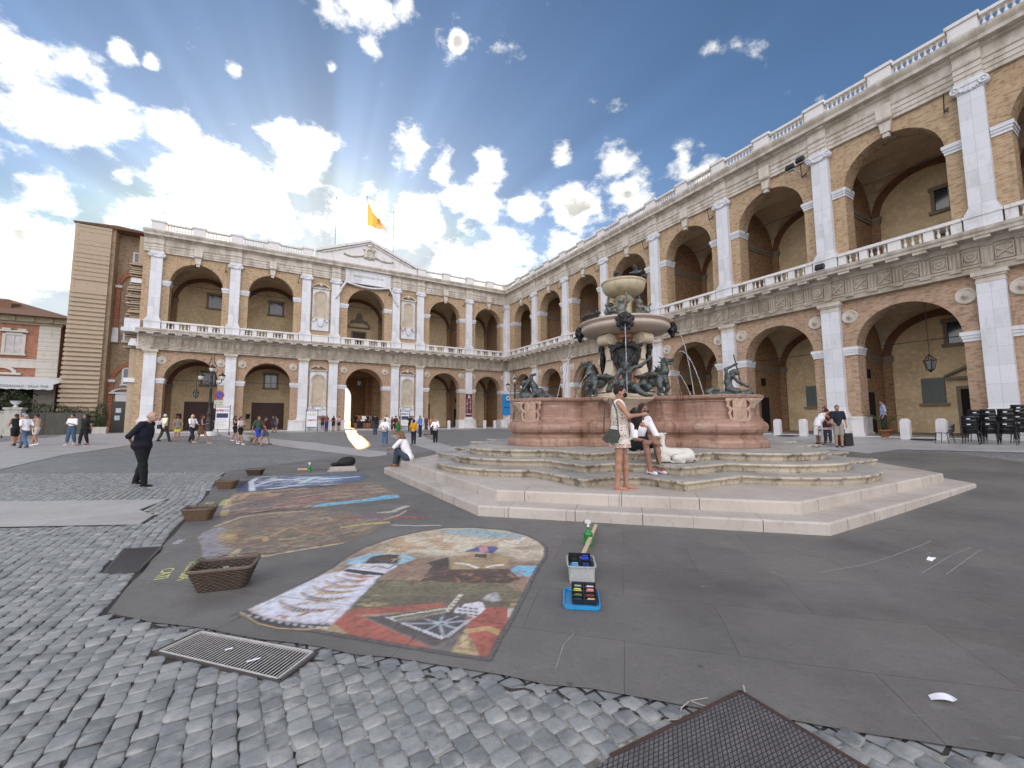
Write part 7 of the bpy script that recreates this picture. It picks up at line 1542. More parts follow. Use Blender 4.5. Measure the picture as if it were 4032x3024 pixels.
# ================================================================ BASKETS
M_wick = plain('dark_wicker', (.075, .05, .034), .7, .45, 30, .4, 90); M_wick2 = plain('brown_wicker', (.15, .092, .052), .7, .45, 30, .4, 90)
def basket(label, px, py, L, W, Hh, rz, mat, loops=True):
    p = D(px, py); o = thing('wicker_basket', label, 'basket', (p[0], p[1], .012), rz, 'wicker baskets left of the chalk drawings'); m = MB()
    def rect(t, off=0.):     # rounded rectangle at relative height t
        lx, wy = (L*.5*(.72+.28*t)+off), (W*.5*(.68+.32*t)+off); r = .05; P = []
        for cx, cy, a0 in ((1, 1, 0), (-1, 1, 90), (-1, -1, 180), (1, -1, 270)):
            for k in range(4): a = R(a0+30*k); P.append((cx*(lx-r)+r*math.cos(a), cy*(wy-r)+r*math.sin(a)))
        return P
    def dense(P, n=84):
        P = np.array(P+[P[0]]); d = np.r_[0, np.cumsum(np.linalg.norm(np.diff(P, axis=0), axis=1))]; s = np.linspace(0, d[-1], n+1)[:-1]; return np.stack([np.interp(s, d, P[:, 0]), np.interp(s, d, P[:, 1])], 1)
    nc = 12
    for j in range(nc):
        t = (j+.5)/nc; z = Hh*t; Q = dense(rect(t)); nn = np.roll(Q, -1, 0)-np.roll(Q, 1, 0); nn = np.stack([nn[:, 1], -nn[:, 0]], 1); nn /= np.linalg.norm(nn, axis=1)[:, None]
        w = .0055*np.sin(np.arange(84)*math.pi/2+math.pi*(j % 2)+.4)[:, None]; Q = Q+nn*w; m.tube([(*q, z) for q in Q]+[(*Q[0], z)], Hh/nc*.56, 5)
    B_, T_ = dense(rect(0), 42), dense(rect(1.04), 42)
    for b, t in zip(B_, T_): m.tube([(*b, 0), (*t, Hh*1.03)], .0045, 4)
    body = obj('body', m.mesh('body', mat), o); m = MB()
    for k, ph in ((0, 0), (1, 2.1), (2, 4.2)):
        Q = dense(rect(1.05), 120); m.tube([(q[0]*(1+.012*math.cos(i*.9+ph)), q[1]*(1+.018*math.cos(i*.9+ph)), Hh*1.03+.009*math.sin(i*.9+ph)) for i, q in enumerate(Q)]+[(*Q[0], Hh*1.03)], .0085, 5)
    obj('rim', m.mesh('rim', plain('rim_wicker', (.17, .13, .10), .7, .4, 30, .3, 90)), o)
    m = MB(); P = rect(.02); m.slab(P, .004, .010)
    for j in range(16): y = -W*.32+W*.64*j/15; m.tube([(-L*.35, y, .014), (0, y, .018), (L*.35, y, .014)], .007, 4)
    obj('floor', m.mesh('floor', mat), o)
    if loops:
        m = MB(); Q = dense(rect(1.05), 26)
        for i, q in enumerate(Q):
            if q[1] > 0: q2 = Q[(i+1) % 26]; m.tube([(*q, Hh*1.03), (q[0]*1.01, q[1]*1.02, Hh*1.16), ((q[0]+q2[0])/2, (q[1]+q2[1])/2*1.03, Hh*1.19), (q2[0]*1.01, q2[1]*1.02, Hh*1.16), (*q2, Hh*1.03)], .0035, 4)
        obj('wire_loops', m.mesh('wire_loops', M_wick), o)
    # a paper tag inside
    m = MB(); m.box(-.05, .0, W*.33, W*.34, Hh*.35, Hh*.75); obj('paper_tag', m.mesh('paper_tag', plain('tag_paper', (.35, .35, .33), .8, .2)), o)
    return o
basket('large dark wicker basket nearest the camera', 484, 1268, .50, .34, .19, R(18), M_wick)
basket('medium brown wicker basket beside the gold drawing', 430, 1124, .41, .28, .17, R(12), M_wick2)
basket('brown wicker basket at the left end of the blue drawing', 490, 1056, .42, .27, .17, R(8), M_wick2, False)
basket('smallest dark wicker basket farthest from the camera', 551, 1027, .44, .27, .16, R(5), M_wick, False)

# ================================================================ THE ARTIST'S THINGS
M_blue = plain('blue_plastic', (.03, .27, .55), .35, .15, 6); M_clear = plain('milky_plastic', (.50, .52, .51), .3, .04, 5, trans=.25); M_blk = plain('black_tray', (.025, .024, .028), .4, .3, 12)
def rrect(lx, wy, r=.04, n=5): return [(cx*(lx-r)+r*math.cos(R(a0+90*k/(n-1))), cy*(wy-r)+r*math.sin(R(a0+90*k/(n-1)))) for cx, cy, a0 in ((1, 1, 0), (-1, 1, 90), (-1, -1, 180), (1, -1, 270)) for k in range(n)]
p = D(1256, 1300); o = thing('box_lid', 'bright blue plastic box lid lying upside down on the slabs', 'lid', (p[0], p[1], .012), R(-8)); m = MB(); P = rrect(.145, .185); loft(m, P, [(0, 0), (.004, .004), (.006, .028), (-.004, .029), (-.010, .006)], base=.006); obj('lid_body', m.mesh('lid_body', M_blue), o)
CH = {}
def sticks(m_, x0, x1, y0, y1, z, n, w=.012, seed=0):
    r_ = random.Random(seed)
    for i in range(n):
        y = y0+(y1-y0)*(i+.5)/n; dx = r_.uniform(-.006, .006); zz_ = z+r_.uniform(0, .012); m_.tube([(x0+dx+.004, y+r_.uniform(-.003, .003), zz_), (x1+dx-.004, y+r_.uniform(-.003, .003), zz_)], w*.5, 6, False)
def tray(label, loc, rz, tilt, cells, L=.21, W=.30, H=.055):
    o = thing('chalk_tray', label, 'tray', loc, rz, 'chalk trays'); o.rotation_euler = (tilt, 0, rz); m = MB(); P = [(-L/2, -W/2), (L/2, -W/2), (L/2, W/2), (-L/2, W/2)]
    loft(m, P, [(-.01, 0), (0, H), (-.006, H), (-.014, .004)], base=.004); m.box(-.004, .004, -W/2+.012, W/2-.012, .004, H-.006)
    rows = len(cells)//2
    for i in range(1, rows): y = -W/2+W*i/rows; m.box(-L/2+.012, L/2-.012, y-.003, y+.003, .004, H-.008)
    obj('tray_body', m.mesh('tray_body', M_blk), o)
    for i, col in enumerate(cells):
        cx = -L/4 if i % 2 == 0 else L/4; cy0 = -W/2+W*(i//2)/rows; cm = MB(); sticks(cm, cx-L/4+.014, cx+L/4-.014, cy0+.008, cy0+W/rows-.008, .014, 4, .013, i+int(100*loc[0])); sticks(cm, cx-L/4+.02, cx+L/4-.02, cy0+.014, cy0+W/rows-.014, .026, 3, .013, i+50)
        key = tuple(col)
        if key not in CH: CH[key] = plain('chalk_%d' % len(CH), tuple(col), .95, .2, 40)
        obj('chalk_sticks', cm.mesh('chalk_sticks', CH[key]), o)
    return o
# rows from the camera side backwards, left then right
p = D(1262, 1297); tray('black tray of yellow, pink and white chalks standing on the blue lid', (p[0], p[1]+.01, .026), R(-8), R(6), [(.03, .10, .08), (.70, .45, .15), (.14, .18, .06), (.25, .05, .04), (.62, .60, .12), (.70, .25, .25), (.35, .38, .42), (.70, .70, .70)])
p = D(1260, 1262); X0, Y0 = p[0], p[1]+.12
o = thing('plastic_box', 'milky white plastic box holding a chalk tray', 'box', (X0, Y0, .012), R(-6)); m = MB(); P = rrect(.125, .165, .035); loft(m, P, [(-.012, 0), (-.004, .10), (.0, .15), (.012, .155), (.012, .163), (-.003, .163), (-.008, .02)], base=.006); obj('box_body', m.mesh('box_body', M_clear), o)
tray('black tray of blue, green and dark red chalks tilted in the plastic box', (X0-.005, Y0+.02, .105), R(-6), R(20), [(.06, .09, .05), (.30, .10, .11), (.16, .42, .68), (.02, .05, .16), (.012, .015, .015), (.03, .06, .50)], .215, .30, .05)
o = thing('wooden_batten', 'long pale wooden batten leaning from the plastic box past the green bottle', 'batten'); m = MB(); q = np.array(D(1279, 1130))
a = Vector((X0+.03, Y0+.13, .16)); b = Vector((q[0]-.01, q[1]-.35, .06)); d = (b-a).normalized(); s_ = d.cross(Vector((0, 0, 1))).normalized(); u = s_.cross(d)
V = [tuple(pp+s_*sx*.021+u*sz*.009) for pp in (a, b) for sx, sz in ((-1, -1), (1, -1), (1, 1), (-1, 1))]; m.add(V, [(0, 1, 2, 3), (7, 6, 5, 4), (0, 4, 5, 1), (1, 5, 6, 2), (2, 6, 7, 3), (3, 7, 4, 0)]); obj('batten', m.mesh('batten', plain('pale_wood', (.60, .47, .30), .7, .2, 12, stretch=(6, 1, 6))), o)
def spray(label, px, py, sc=1.):
    p = D(px, py); o = thing('spray_bottle', label, 'bottle', (p[0], p[1], .012), R(20), 'green spray bottles'); o.scale = (sc,)*3
    m = MB(); m.lathe([(.045, 0), (.054, .006), (.054, .03), (.051, .035), (.051, .115), (.054, .12), (.052, .135), (.035, .150), (.021, .158), (.018, .175), (.018, .205)], n=24); obj('bottle', m.mesh('bottle', plain('green_plastic', (.02, .22, .04), .25, .2, 8)), o)
    m = MB(); m.lathe([(.018, .205), (.015, .222), (.011, .235)], n=14); m.prism([(-.045, .268), (-.05, .255), (.0, .235), (.022, .235), (.035, .25), (.03, .272), (.0, .285)], -.012, .012); obj('spray_head', m.mesh('spray_head', plain('white_plastic', (.62, .62, .58), .35, .1)), o)
    m = MB(); m.prism([(.0, .235), (-.018, .215), (-.012, .205), (.006, .222)], -.006, .006); m.box(-.055, -.043, -.007, .007, .254, .270); obj('trigger', m.mesh('trigger', M_blk), o)
spray('green spray bottle with white nozzle behind the wooden batten', 1271, 1179, 1.06); spray('small green spray bottle beside the broom head far off', 668, 1020, 1.0)
p = D(742, 1017); o = thing('wooden_tray', 'pale board with a heap of black bags on it behind the blue drawing', 'board', (p[0], p[1], .012), R(14)); m = MB(); m.box(-.42, .42, -.28, .28, 0, .04); m.box(-.38, .38, -.22, .24, .04, .14, .02); obj('board', m.mesh('board', plain('grey_board', (.36, .33, .29), .8, .2, 8)), o)
s = Sculpt(.018, .05); s.ell((.08, .02, .26), (.26, .18, .14)); s.ell((.15, 0, .32), (.18, .14, .10)); s.ell((-.22, -.05, .20), (.15, .12, .06)); s.chain([(-.3, -.1, .18), (-.15, -.16, .24), (.05, -.1, .2)], [.03, .025, .03]); b = s.build('black_bag', plain('black_fabric', (.012, .012, .013), .8, .3, 20, .4, 60), None, (p[0], p[1], .012), R(14), rough=.006); tag(b, 'crumpled black bag on the pale board behind the blue drawing', 'bag')
p = D(655, 1019); q = D(722, 1017); m = MB(); m.box(-.16, .16, -.05, .05, .0, .06); m2 = MB(); m2.tube([(0, 0, .05), (q[0]-p[0], q[1]-p[1], .03)], .012, 8); o = thing('broom', 'broom lying on the slabs with its dark handle towards the board', 'broom', (p[0], p[1], .012)); obj('head', m.mesh('head', plain('broom_bristle', (.30, .13, .09), .8, .3, 30)), o); obj('handle', m2.mesh('handle', plain('dark_handle', (.06, .07, .09), .5, .2)), o)
m3 = MB(); m3.box(-.16, .16, -.05, .05, .06, .085); obj('head_top', m3.mesh('head_top', plain('pale_wood', (.6, .47, .3), .7)), o)
M_paper = plain('paper', (.78, .78, .82), .9, .06, 20)
def paper(label, px, py, L, W, rz, z=.012, bend=.03):
    p = D(px, py); n = 6; V = [((i/n-.5)*L, (j-.5)*W, bend*math.sin(i/n*2.4)*(1 if j else .6)+(.02 if i == n and j == 0 else 0)) for i in range(n+1) for j in (0, 1)]; m = MB(); m.add(V, [(2*i, 2*i+2, 2*i+3, 2*i+1) for i in range(n)], True); o = m.build('paper_scrap', M_paper, None, (p[0], p[1], z+.002), rz); return tag(o, label, 'litter', 'scraps of paper')
paper('curled white paper scrap on the slabs in the lower right corner', 2037, 1519, .105, .045, R(-28)); paper('tiny white paper scrap on the slabs right of the chalk trays', 2012, 1213, .07, .05, R(20)); paper('shred of white paper lying on the steel drain grate', 549, 1437, .085, .018, R(30), .03, .004); paper('small white fleck on the left half of the steel drain grate', 495, 1413, .05, .02, R(30), .03, .003)

# ================================================================ LAMPS, SIGNS, BANNERS, BOLLARDS
M_lampi = plain('lamp_iron', (.035, .03, .03), .5, .3, 10, metal=.3); M_globe = plain('opal_glass', (.62, .60, .52), .2, .08, 5)
def street_lamp(label, x, y, rz):
    o = thing('street_lamp', label, 'street lamp', (x, y, float(gz(x, y))), rz, 'ornate iron street lamps')
    m = MB(); m.lathe([(.75, 0), (.75, .30), (.70, .36)], n=8); obj('stone_base', m.mesh('stone_base', M_marbleL), o)
    m = MB(); m.lathe([(.30, .36), (.30, .5), (.24, .6), (.27, 1.1), (.30, 1.2), (.2, 1.3), (.17, 1.7), (.22, 1.8), (.13, 1.95), (.10, 2.6), (.12, 2.65), (.10, 2.7), (.085, 3.7), (.13, 3.75), (.085, 3.85), (.08, 4.3), (.12, 4.4), (.07, 4.5), (.07, 4.8), (.11, 4.9), (.06, 5.0), (.05, 5.15)], n=16); obj('column', m.mesh('column', M_lampi), o)
    m = MB()
    for sx in (-1, 1):
        m.tube([(0, 0, 4.35), (sx*.25, 0, 4.2), (sx*.55, 0, 4.22), (sx*.75, 0, 4.4), (sx*.78, 0, 4.55)], .035, 6); m.tube([(sx*.5, 0, 4.25), (sx*.42, 0, 4.42), (sx*.3, 0, 4.4), (sx*.32, 0, 4.3)], .02, 6)
        m.tube([(0, 0, 4.95), (sx*.30, 0, 5.1), (sx*.42, 0, 5.35), (sx*.32, 0, 5.75), (sx*.14, 0, 6.05), (sx*.10, 0, 6.35), (sx*.12, 0, 6.6), (sx*.22, 0, 6.72)], .025, 6); m.tube([(sx*.14, 0, 6.05), (sx*.24, 0, 6.0), (sx*.26, 0, 5.92)], .016, 5)
    m.tube([(-.12, 0, 6.35), (.12, 0, 6.35)], .02, 6); m.tube([(0, 0, 6.35), (0, 0, 5.75)], .012, 5); obj('bracket', m.mesh('bracket', M_lampi), o)
    for x_, z in ((-.78, 4.78), (.78, 4.78), (0, 5.45)):
        m = MB(); m.lathe([(.03, -.22), (.12, -.20), (.19, -.06), (.20, .05), (.20, .10)], (x_, 0, z), 16); g = obj('lantern', m.mesh('lantern', M_globe), o); m = MB(); m.lathe([(.24, .10), (.25, .14), (.20, .22), (.10, .27), (.09, .32), (.03, .36), (.02, .44)], (x_, 0, z), 16); m.lathe([(.03, -.30), (.05, -.22)], (x_, 0, z), 8); obj('lantern_cap', m.mesh('lantern_cap', M_lampi), g)
    return o
street_lamp('ornate black street lamp standing before the second palace arch from the left', -24.73, 33.95, R(10))
r2 = ray(2027, 1530); street_lamp('ornate black street lamp behind the left triton in the palace corner', r2[0]/r2[1]*45.5, 45.5, R(15))
def lantern(w, x, y, zt, zb, label):
    p = wl(w, x, y, 0); o = thing('hanging_lantern', label, 'lantern', (KC[0]+p[0], KC[1]+p[1], WZ+zb), 0., 'lanterns hanging in the arches'); m = MB(); m.tube([(0, 0, .75), (0, 0, zt-zb)], .014, 5); obj('chain', m.mesh('chain', M_iron), o)
    m = MB()
    for k in range(6):
        a, b = k*math.pi/3, (k+1)*math.pi/3; 
        for r1, z1, r2_, z2 in ((.14, 0, .24, .45),): m.tube([(r1*math.cos(a), r1*math.sin(a), z1), (r2_*math.cos(a), r2_*math.sin(a), z2)], .014, 5)
        m.tube([(.24*math.cos(a), .24*math.sin(a), .45), (.24*math.cos(b), .24*math.sin(b), .45)], .016, 5); m.tube([(.14*math.cos(a), .14*math.sin(a), 0), (.14*math.cos(b), .14*math.sin(b), 0)], .014, 5); m.tube([(.24*math.cos(a), .24*math.sin(a), .45), (.05*math.cos(a), .05*math.sin(a), .68)], .014, 5)
    m.lathe([(.02, -.12), (.06, -.06), (.10, 0)], n=8); m.lathe([(.06, .66), (.03, .76)], n=8); obj('frame', m.mesh('frame', M_iron), o); m = MB(); m.lathe([(.12, .01), (.215, .44)], n=6, smooth=False); obj('glass', m.mesh('glass', plain('lantern_glass', (.25, .27, .26), .15, .1, trans=.5)), o)
lantern('B', -32.18, .5, 6.3, 3.15, 'iron lantern hanging in the leftmost ground-floor arch'); lantern('B', -18.14, .5, 6.4, 4.75, 'iron lantern hanging in the sunlit passage arch'); lantern('R', 39.45, .5, 6.4, 3.2, 'iron lantern hanging in the large ground-floor arch at right')
M_white = plain('sign_white', (.72, .74, .76), .5, .05); M_redp = plain('red_print', (.45, .03, .03), .6, .1); M_navy = plain('navy_print', (.03, .04, .11), .6, .1); M_tan = plain('tan_print', (.55, .40, .22), .6, .1)
def open_sign(label, x, y, rz, red_low=False, low=False):
    o = thing('notice_stand', label, 'sign', (x, y, float(gz(x, y))), rz, 'APERTO notice stands'); z0 = .55 if not low else .45; W = .46; H = 1.75 if not low else 1.5
    m = MB(); 
    for s in (-1, 1):
        m.tube([(s*(W+.06), 0, .05), (s*(W+.06), 0, z0+H+.12)], .022, 6); m.tube([(s*(W+.06), -.45, .02), (s*(W+.06), -.25, .12), (s*(W+.06), 0, .35), (s*(W+.06), .25, .12), (s*(W+.06), .45, .02)], .018, 6); m.ball((s*(W+.06), 0, z0+H+.15), .04, 8, 6)
    m.tube([(-W-.06, 0, z0-.08), (W+.06, 0, z0-.08)], .018, 6); m.tube([(-W-.06, 0, z0+H+.04), (W+.06, 0, z0+H+.04)], .018, 6); obj('frame', m.mesh('frame', M_iron), o)
    m = MB(); m.box(-W, W, -.02, .02, z0, z0+H); b = obj('board', m.mesh('board', M_white), o)
    if not red_low: tz = z0+H-.25; wall_text('APERTO', .25, M_redp if not low else M_navy, o, (0, -.023, tz), bold=.008)
    else: tz = z0+H*.42; wall_text('APERTO', .22, M_redp, o, (0, -.023, tz), bold=.008)
    m = MB(); zb = z0+H-.85 if not red_low else z0+H*.72; 
    if not red_low: m.box(-W+.06, W-.06, -.024, -.02, zb, zb+.38); obj('printed_band', m.mesh('printed_band', M_navy), o)
    m = MB(); [m.box(-W+.1, W-.1-.1*(k % 3), -.024, -.02, z0+.22+.13*k, z0+.25+.13*k) for k in range(5)] if not red_low else [m.box(-W+.1, W-.1, -.024, -.02, z0+H-.2-.08*k, z0+H-.17-.08*k) for k in range(4)]; obj('printed_lines', m.mesh('printed_lines', M_tan), o)
    return o
open_sign('tall white APERTO notice in iron stand beside the street lamp', -24.05, 34.5, AB+R(-4)); open_sign('low white notice stand with red APERTO under the left niche', -19.6, 40.7, AB, True, True); open_sign('white APERTO notice stand between people by the right niche', -11.75, 45.6, AB, False, True)
o = thing('no_parking_sign', 'round blue and red no parking sign on a post above two white plates', 'road sign', (-24.9, 35.2, .43), AB); m = MB(); m.tube([(0, 0, 0), (0, 0, 3.75)], .03, 8); obj('post', m.mesh('post', M_steeld), o)
def disc(r, y, mat, nm): m = MB(); m.M = Matrix.Translation((0, y, 3.35)) @ Matrix.Rotation(R(90), 4, 'X'); m.lathe([(r, 0), (r, .012)], n=28, smooth=False); m.M = None; return obj(nm, m.mesh(nm, mat), o)
disc(.36, -.03, plain('sign_red', (.50, .03, .03), .4, .1), 'sign_plate'); disc(.28, -.045, plain('sign_blue2', (.03, .08, .35), .4, .1), 'sign_face'); m = MB(); m.M = Matrix.Translation((0, -.062, 3.35)) @ Matrix.Rotation(R(45), 4, 'Y'); m.box(-.30, .30, -.004, .004, -.035, .035); m.M = None; obj('sign_bar', m.mesh('sign_bar', plain('sign_red', (.5, .03, .03))), o)
m = MB(); m.box(-.33, .33, -.05, -.03, 2.55, 2.90); m.box(-.33, .33, -.05, -.03, 2.22, 2.50); pl = obj('time_plate', m.mesh('time_plate', plain('cream_plate', (.62, .60, .50), .5, .1)), o); wall_text('20 - 8.00', .15, M_navy, o, (0, -.053, 2.72))
# banners
def wthing(name, label, cat, w, x, y, z): p = wl(w, x, y, 0); return thing(name, label, cat, (KC[0]+p[0], KC[1]+p[1], WZ+z), AR if w == 'R' else AB)
o = wthing('maroon_banner', 'narrow maroon vertical banner lettered FAMIGLIA GIOVANI on a white pilaster', 'banner', 'B', -5.6, -.33, 2.75); m = MB(); m.box(-.43, .43, -.012, .012, -1.38, 1.38); obj('cloth', m.mesh('cloth', plain('maroon_cloth', (.13, .012, .03), .8, .15, 3)), o)
M_bw = plain('banner_white', (.66, .64, .64), .7, .1)
for i, ch in enumerate('FAMIGLIA'): wall_text(ch, .24, M_bw, o, (-.20, -.016, .62-.235*i), bold=.006)
for i, ch in enumerate('GIOVANI'): wall_text(ch, .24, M_bw, o, (.20, -.016, .92-.255*i), bold=.006)
m = MB(); m.prism([(-.10, .85), (.06, .85), (.12, 1.25), (-.04, 1.25)], -.018, -.013); [m.box(-.36, .36, -.018, -.013, -1.02-.1*k, -.98-.1*k) for k in range(2)]; obj('banner_mark', m.mesh('banner_mark', M_bw), o)
o = wthing('blue_banner', 'bright blue square banner with round white crest in the palace corner', 'banner', 'B', -.15, -.62, 2.9); m = MB(); m.box(-.95, 1.0, -.012, .012, -1.32, 1.32); obj('cloth', m.mesh('cloth', plain('cyan_blue_cloth', (.01, .25, .62), .7, .1, 3)), o)
for r, col, y in ((.36, (.05, .12, .32), -.02), (.30, (.62, .66, .70), -.03), (.14, (.10, .10, .14), -.04)): m = MB(); m.M = Matrix.Translation((-.15, y, .82)) @ Matrix.Rotation(R(90), 4, 'X'); m.lathe([(r, 0), (r, .006)], n=24, smooth=False); m.M = None; obj('crest', m.mesh('crest', plain('crest_%d' % int(r*100), col, .6, .1)), o)
for bx in ((-.6, .3, -.018, -.013, .30, .40), (-.75, .0, -.018, -.013, -.45, -.25)): m = MB(); m.box(*bx); obj('banner_mark', m.mesh('banner_mark', plain('blue_print', (.01, .10, .35), .7, .1)), o)
def bollard(x, y, label, z=None):
    o = BOL0.copy() if BOLC else BOL0; 
    if BOLC: COL.objects.link(o)
    BOLC.append(1); o.location = (x, y, float(gz(x, y)) if z is None else z); o.rotation_euler[2] = AR; o['label'] = label; o['category'] = 'bollard'; o['group'] = 'white stone bollards before the arches'
BOLC = []; m = MB(); P = [(-.17, 0), (.17, 0), (.17, .80), (.14, .90), (.07, .96), (-.07, .96), (-.14, .90), (-.17, .80)]; m.prism(P, -.15, .15); BOL0 = m.build('bollard', plain('white_painted_stone', (.68, .66, .65), .8, .15, 3, .2, 40), bevel=.02)
for (t_, off), lab in zip(((24.9+8.2, .75), (34.45, .75), (38.8, .95), (40.0, .95)), ('bollard just right of the fountain basin, second right arch', 'bollard between the fountain and the seated helpers', 'bollard left of the black mat in the large right arch', 'bollard right behind the single grey chair')): q = wpt(t_, off, 'R'); bollard(q[0], q[1], lab)
for px, lab in ((1721, 'bollard behind the man in white shirt, first after the niche'), (1767, 'bollard left of the maroon banner pillar'), (1908, 'bollard in the last arch of the short wing, left one'), (1948, 'bollard in the last arch of the short wing, right one')):
    r_ = ray(px, 1660); kk = ((KC+E1*.55)@E1)/(r_[:2]@E1); bollard(r_[0]*kk, r_[1]*kk, lab)
m = MB(); a, b = -.45, .45; m.box(33.1-.0, 34.3, -1.15, -.55, -.01, .03)
for t0, t1, lab in ((33.35, 34.2, 'black rubber mat between bollards near the fountain'), (39.05, 39.8, 'black rubber mat between the two bollards in the large arch')):
    o = wthing('floor_mat', lab, 'mat', 'R', (t0+t1)/2, -.95, -.0); o.location[2] = float(gz(o.location[0], o.location[1])); m = MB(); m.box(-(t1-t0)/2, (t1-t0)/2, -.45, .3, .015, .05); obj('mat', m.mesh('mat', M_blk), o)
# flags
M_pole = plain('flag_pole', (.30, .29, .28), .4, .1)
for x, zt, lab in ((-20.95, 25.3, 'bare flag pole left of the yellow flag'), (-17.73, 26.3, None), (-14.69, 25.3, 'bare flag pole right of the yellow flag')):
    o = wthing('flag_pole', lab or 'tall flag pole carrying the yellow and white flag', 'flag pole', 'B', x, 1.0, 17.6); o['group'] = 'flag poles on the palace roof'; m = MB(); m.tube([(0, 0, 0), (0, 0, zt-17.6)], [.055, .03], 8); m.ball((0, 0, zt-17.6+.06), .08, 8, 6); obj('pole', m.mesh('pole', M_pole), o)
o = wthing('flag', 'yellow and white flag hanging limp from the middle roof pole', 'flag', 'B', -17.68, 1.0, 17.6); n, k = 14, 10; V = []
for i in range(n+1):
    u = i/n
    for j in range(k+1):
        v = j/k; x = .05+u*(.35+1.85*v**.9)*(1-.25*(v > .8)*(v-.8)*5*(1-u)); z = 8.35-v*(3.0)*(1.-.06*u)-u*(.25+.85*(1-v)); y = .16*math.sin(u*9+v*3)*(.3+v); V.append((x, y, z))
me_ = bpy.data.meshes.new('cloth'); F_ = [(i*(k+1)+j, i*(k+1)+j+1, (i+1)*(k+1)+j+1, (i+1)*(k+1)+j) for i in range(n) for j in range(k)]; me_.from_pydata(V, [], F_); t = NT('flag_silk'); s_ = t.n('ShaderNodeSeparateXYZ', {0: t.coord('Object')})
t.set(t.b.inputs['Base Color'], t.mix(t.ramp(t.math('ADD', s_.outputs[0], t.math('MULTIPLY', s_.outputs[2], -.42)), -1.55, -1.35), (.60, .52, .12), (.50, .47, .40))); t.b.inputs['Roughness'].default_value = .7
tl = t.n('ShaderNodeBsdfTranslucent', {'Color': (.5, .40, .10)}); mx = t.n('ShaderNodeMixShader', {0: .45, 1: t.b.outputs[0], 2: tl.outputs[0]}); t.L.new(mx.outputs[0], t.out.inputs[0])
me_.materials.append(t.m); me_.polygons.foreach_set('use_smooth', [True]*len(F_)); obj('cloth', me_, o)
m = MB(); m.M = Matrix.Translation((1.25, -.2, 5.95)); m.tube([(-.25, 0, -.25), (.25, 0, .3)], .04, 5); m.tube([(.25, 0, -.25), (-.25, 0, .3)], .04, 5); m.ball((0, 0, .35), .13, 8, 6); m.M = None; obj('emblem', m.mesh('emblem', plain('flag_emblem', (.5, .25, .08), .7)), o)
# floodlights
for x, y, z, lab in ((34.75, -1.0, 15.35, 'left black floodlight under the cornice above the right arches'), (35.3, -1.0, 15.5, 'right black floodlight under the cornice'), (35.9, -1.05, 9.05, 'black floodlight on the balcony ledge of the long wing')):
    o = wthing('floodlight', lab, 'floodlight', 'R', x, y, z); o['group'] = 'floodlights on the palace'; m = MB(); m.M = Matrix.Rotation(R(-25), 4, 'X'); m.box(-.20, .20, -.12, .10, -.14, .14, .0); m.box(-.16, .16, .10, .2, -.1, .1, .03); m.M = None; obj('housing', m.mesh('housing', M_blk), o); m = MB(); m.box(-.03, .03, .0, .9, -.03, .03); m.box(-.23, .23, -.02, .02, -.18, -.15); obj('arm', m.mesh('arm', M_bal), o)
# ================================================================ CHAIRS
M_chair = plain('black_chair_plastic', (.018, .018, .020), .42, .25, 8); M_chg = plain('grey_chair_plastic', (.13, .14, .15), .45, .2, 8); M_lab = plain('white_label', (.7, .7, .7), .6, .05)
def chair_meshes(mat):
    s = MB(); n = 8; prof = [(-.22, .46), (-.10, .445), (.08, .44), (.16, .455), (.205, .52), (.235, .66), (.255, .80)]
    for k in range(len(prof)-1):
        (y0_, z0_), (y1_, z1_) = prof[k], prof[k+1]; w0, w1 = (.23-.01*k/2, .23-.01*(k+1)/2)
        s.add([(-w0, y0_, z0_), (w0, y0_, z0_), (w1, y1_, z1_), (-w1, y1_, z1_), (-w0, y0_+.012, z0_-.02), (w0, y0_+.012, z0_-.02), (w1, y1_+.015, z1_-.01), (-w1, y1_+.015, z1_-.01)], [(0, 1, 2, 3), (7, 6, 5, 4), (0, 4, 5, 1), (1, 5, 6, 2), (2, 6, 7, 3), (3, 7, 4, 0)], True)
    l = []
    for sx in (-1, 1):
        for y0_, y1_ in ((-.17, -.22), (.15, .22)): m = MB(); m.tube([(sx*.18, y0_, .44), (sx*.23, y1_, .0)], .013, 6); l.append(m.mesh('leg', M_iron))
    b = MB(); b.box(-.05, .05, .268, .272, .66, .70); return s.mesh('shell', mat), l, b.mesh('label', M_lab)
CB, CG = chair_meshes(M_chair), chair_meshes(M_chg)
def chair(set_, x, y, z, rz, label, group, lab=True):
    o = thing('chair', label, 'chair', (x, y, z), rz, group); obj('shell', set_[0], o); [obj('leg', l, o) for l in set_[1]]
    if lab: obj('label', set_[2], o)
    return o
q = gat(3722, 1747); chair(CG, q[0], q[1], float(gz(*q)), R(-60-100), 'single grey plastic chair standing apart left of the black stacks', 'single chair', False)
OR_ = ['lowest', 'second from the bottom', 'third from the bottom', 'fourth from the bottom', 'fifth from the bottom', 'sixth from the bottom', 'seventh from the bottom']
for px, py, nst, nm, dz in ((3828, 1750, 4, 'leftmost front black stack', .11), (3850, 1741, 6, 'left rear black stack', .105), (3902, 1751, 6, 'middle front black stack', .115), (3972, 1753, 6, 'right front black stack', .115), (4022, 1746, 7, 'rear black stack at the photo edge', .115)):
    q = gat(px, py)
    for i in range(nst): d_ = np.array([-.03, -.05])*i*.5; chair(CB, q[0]+d_[0], q[1]+d_[1], float(gz(*q))+dz*i, AR+R(180)+R(random.Random(px+i).uniform(-3, 3)), '%s chair of the %s' % (OR_[i], nm), 'stacked black chairs', i % 2 == 1 or i == nst-1)
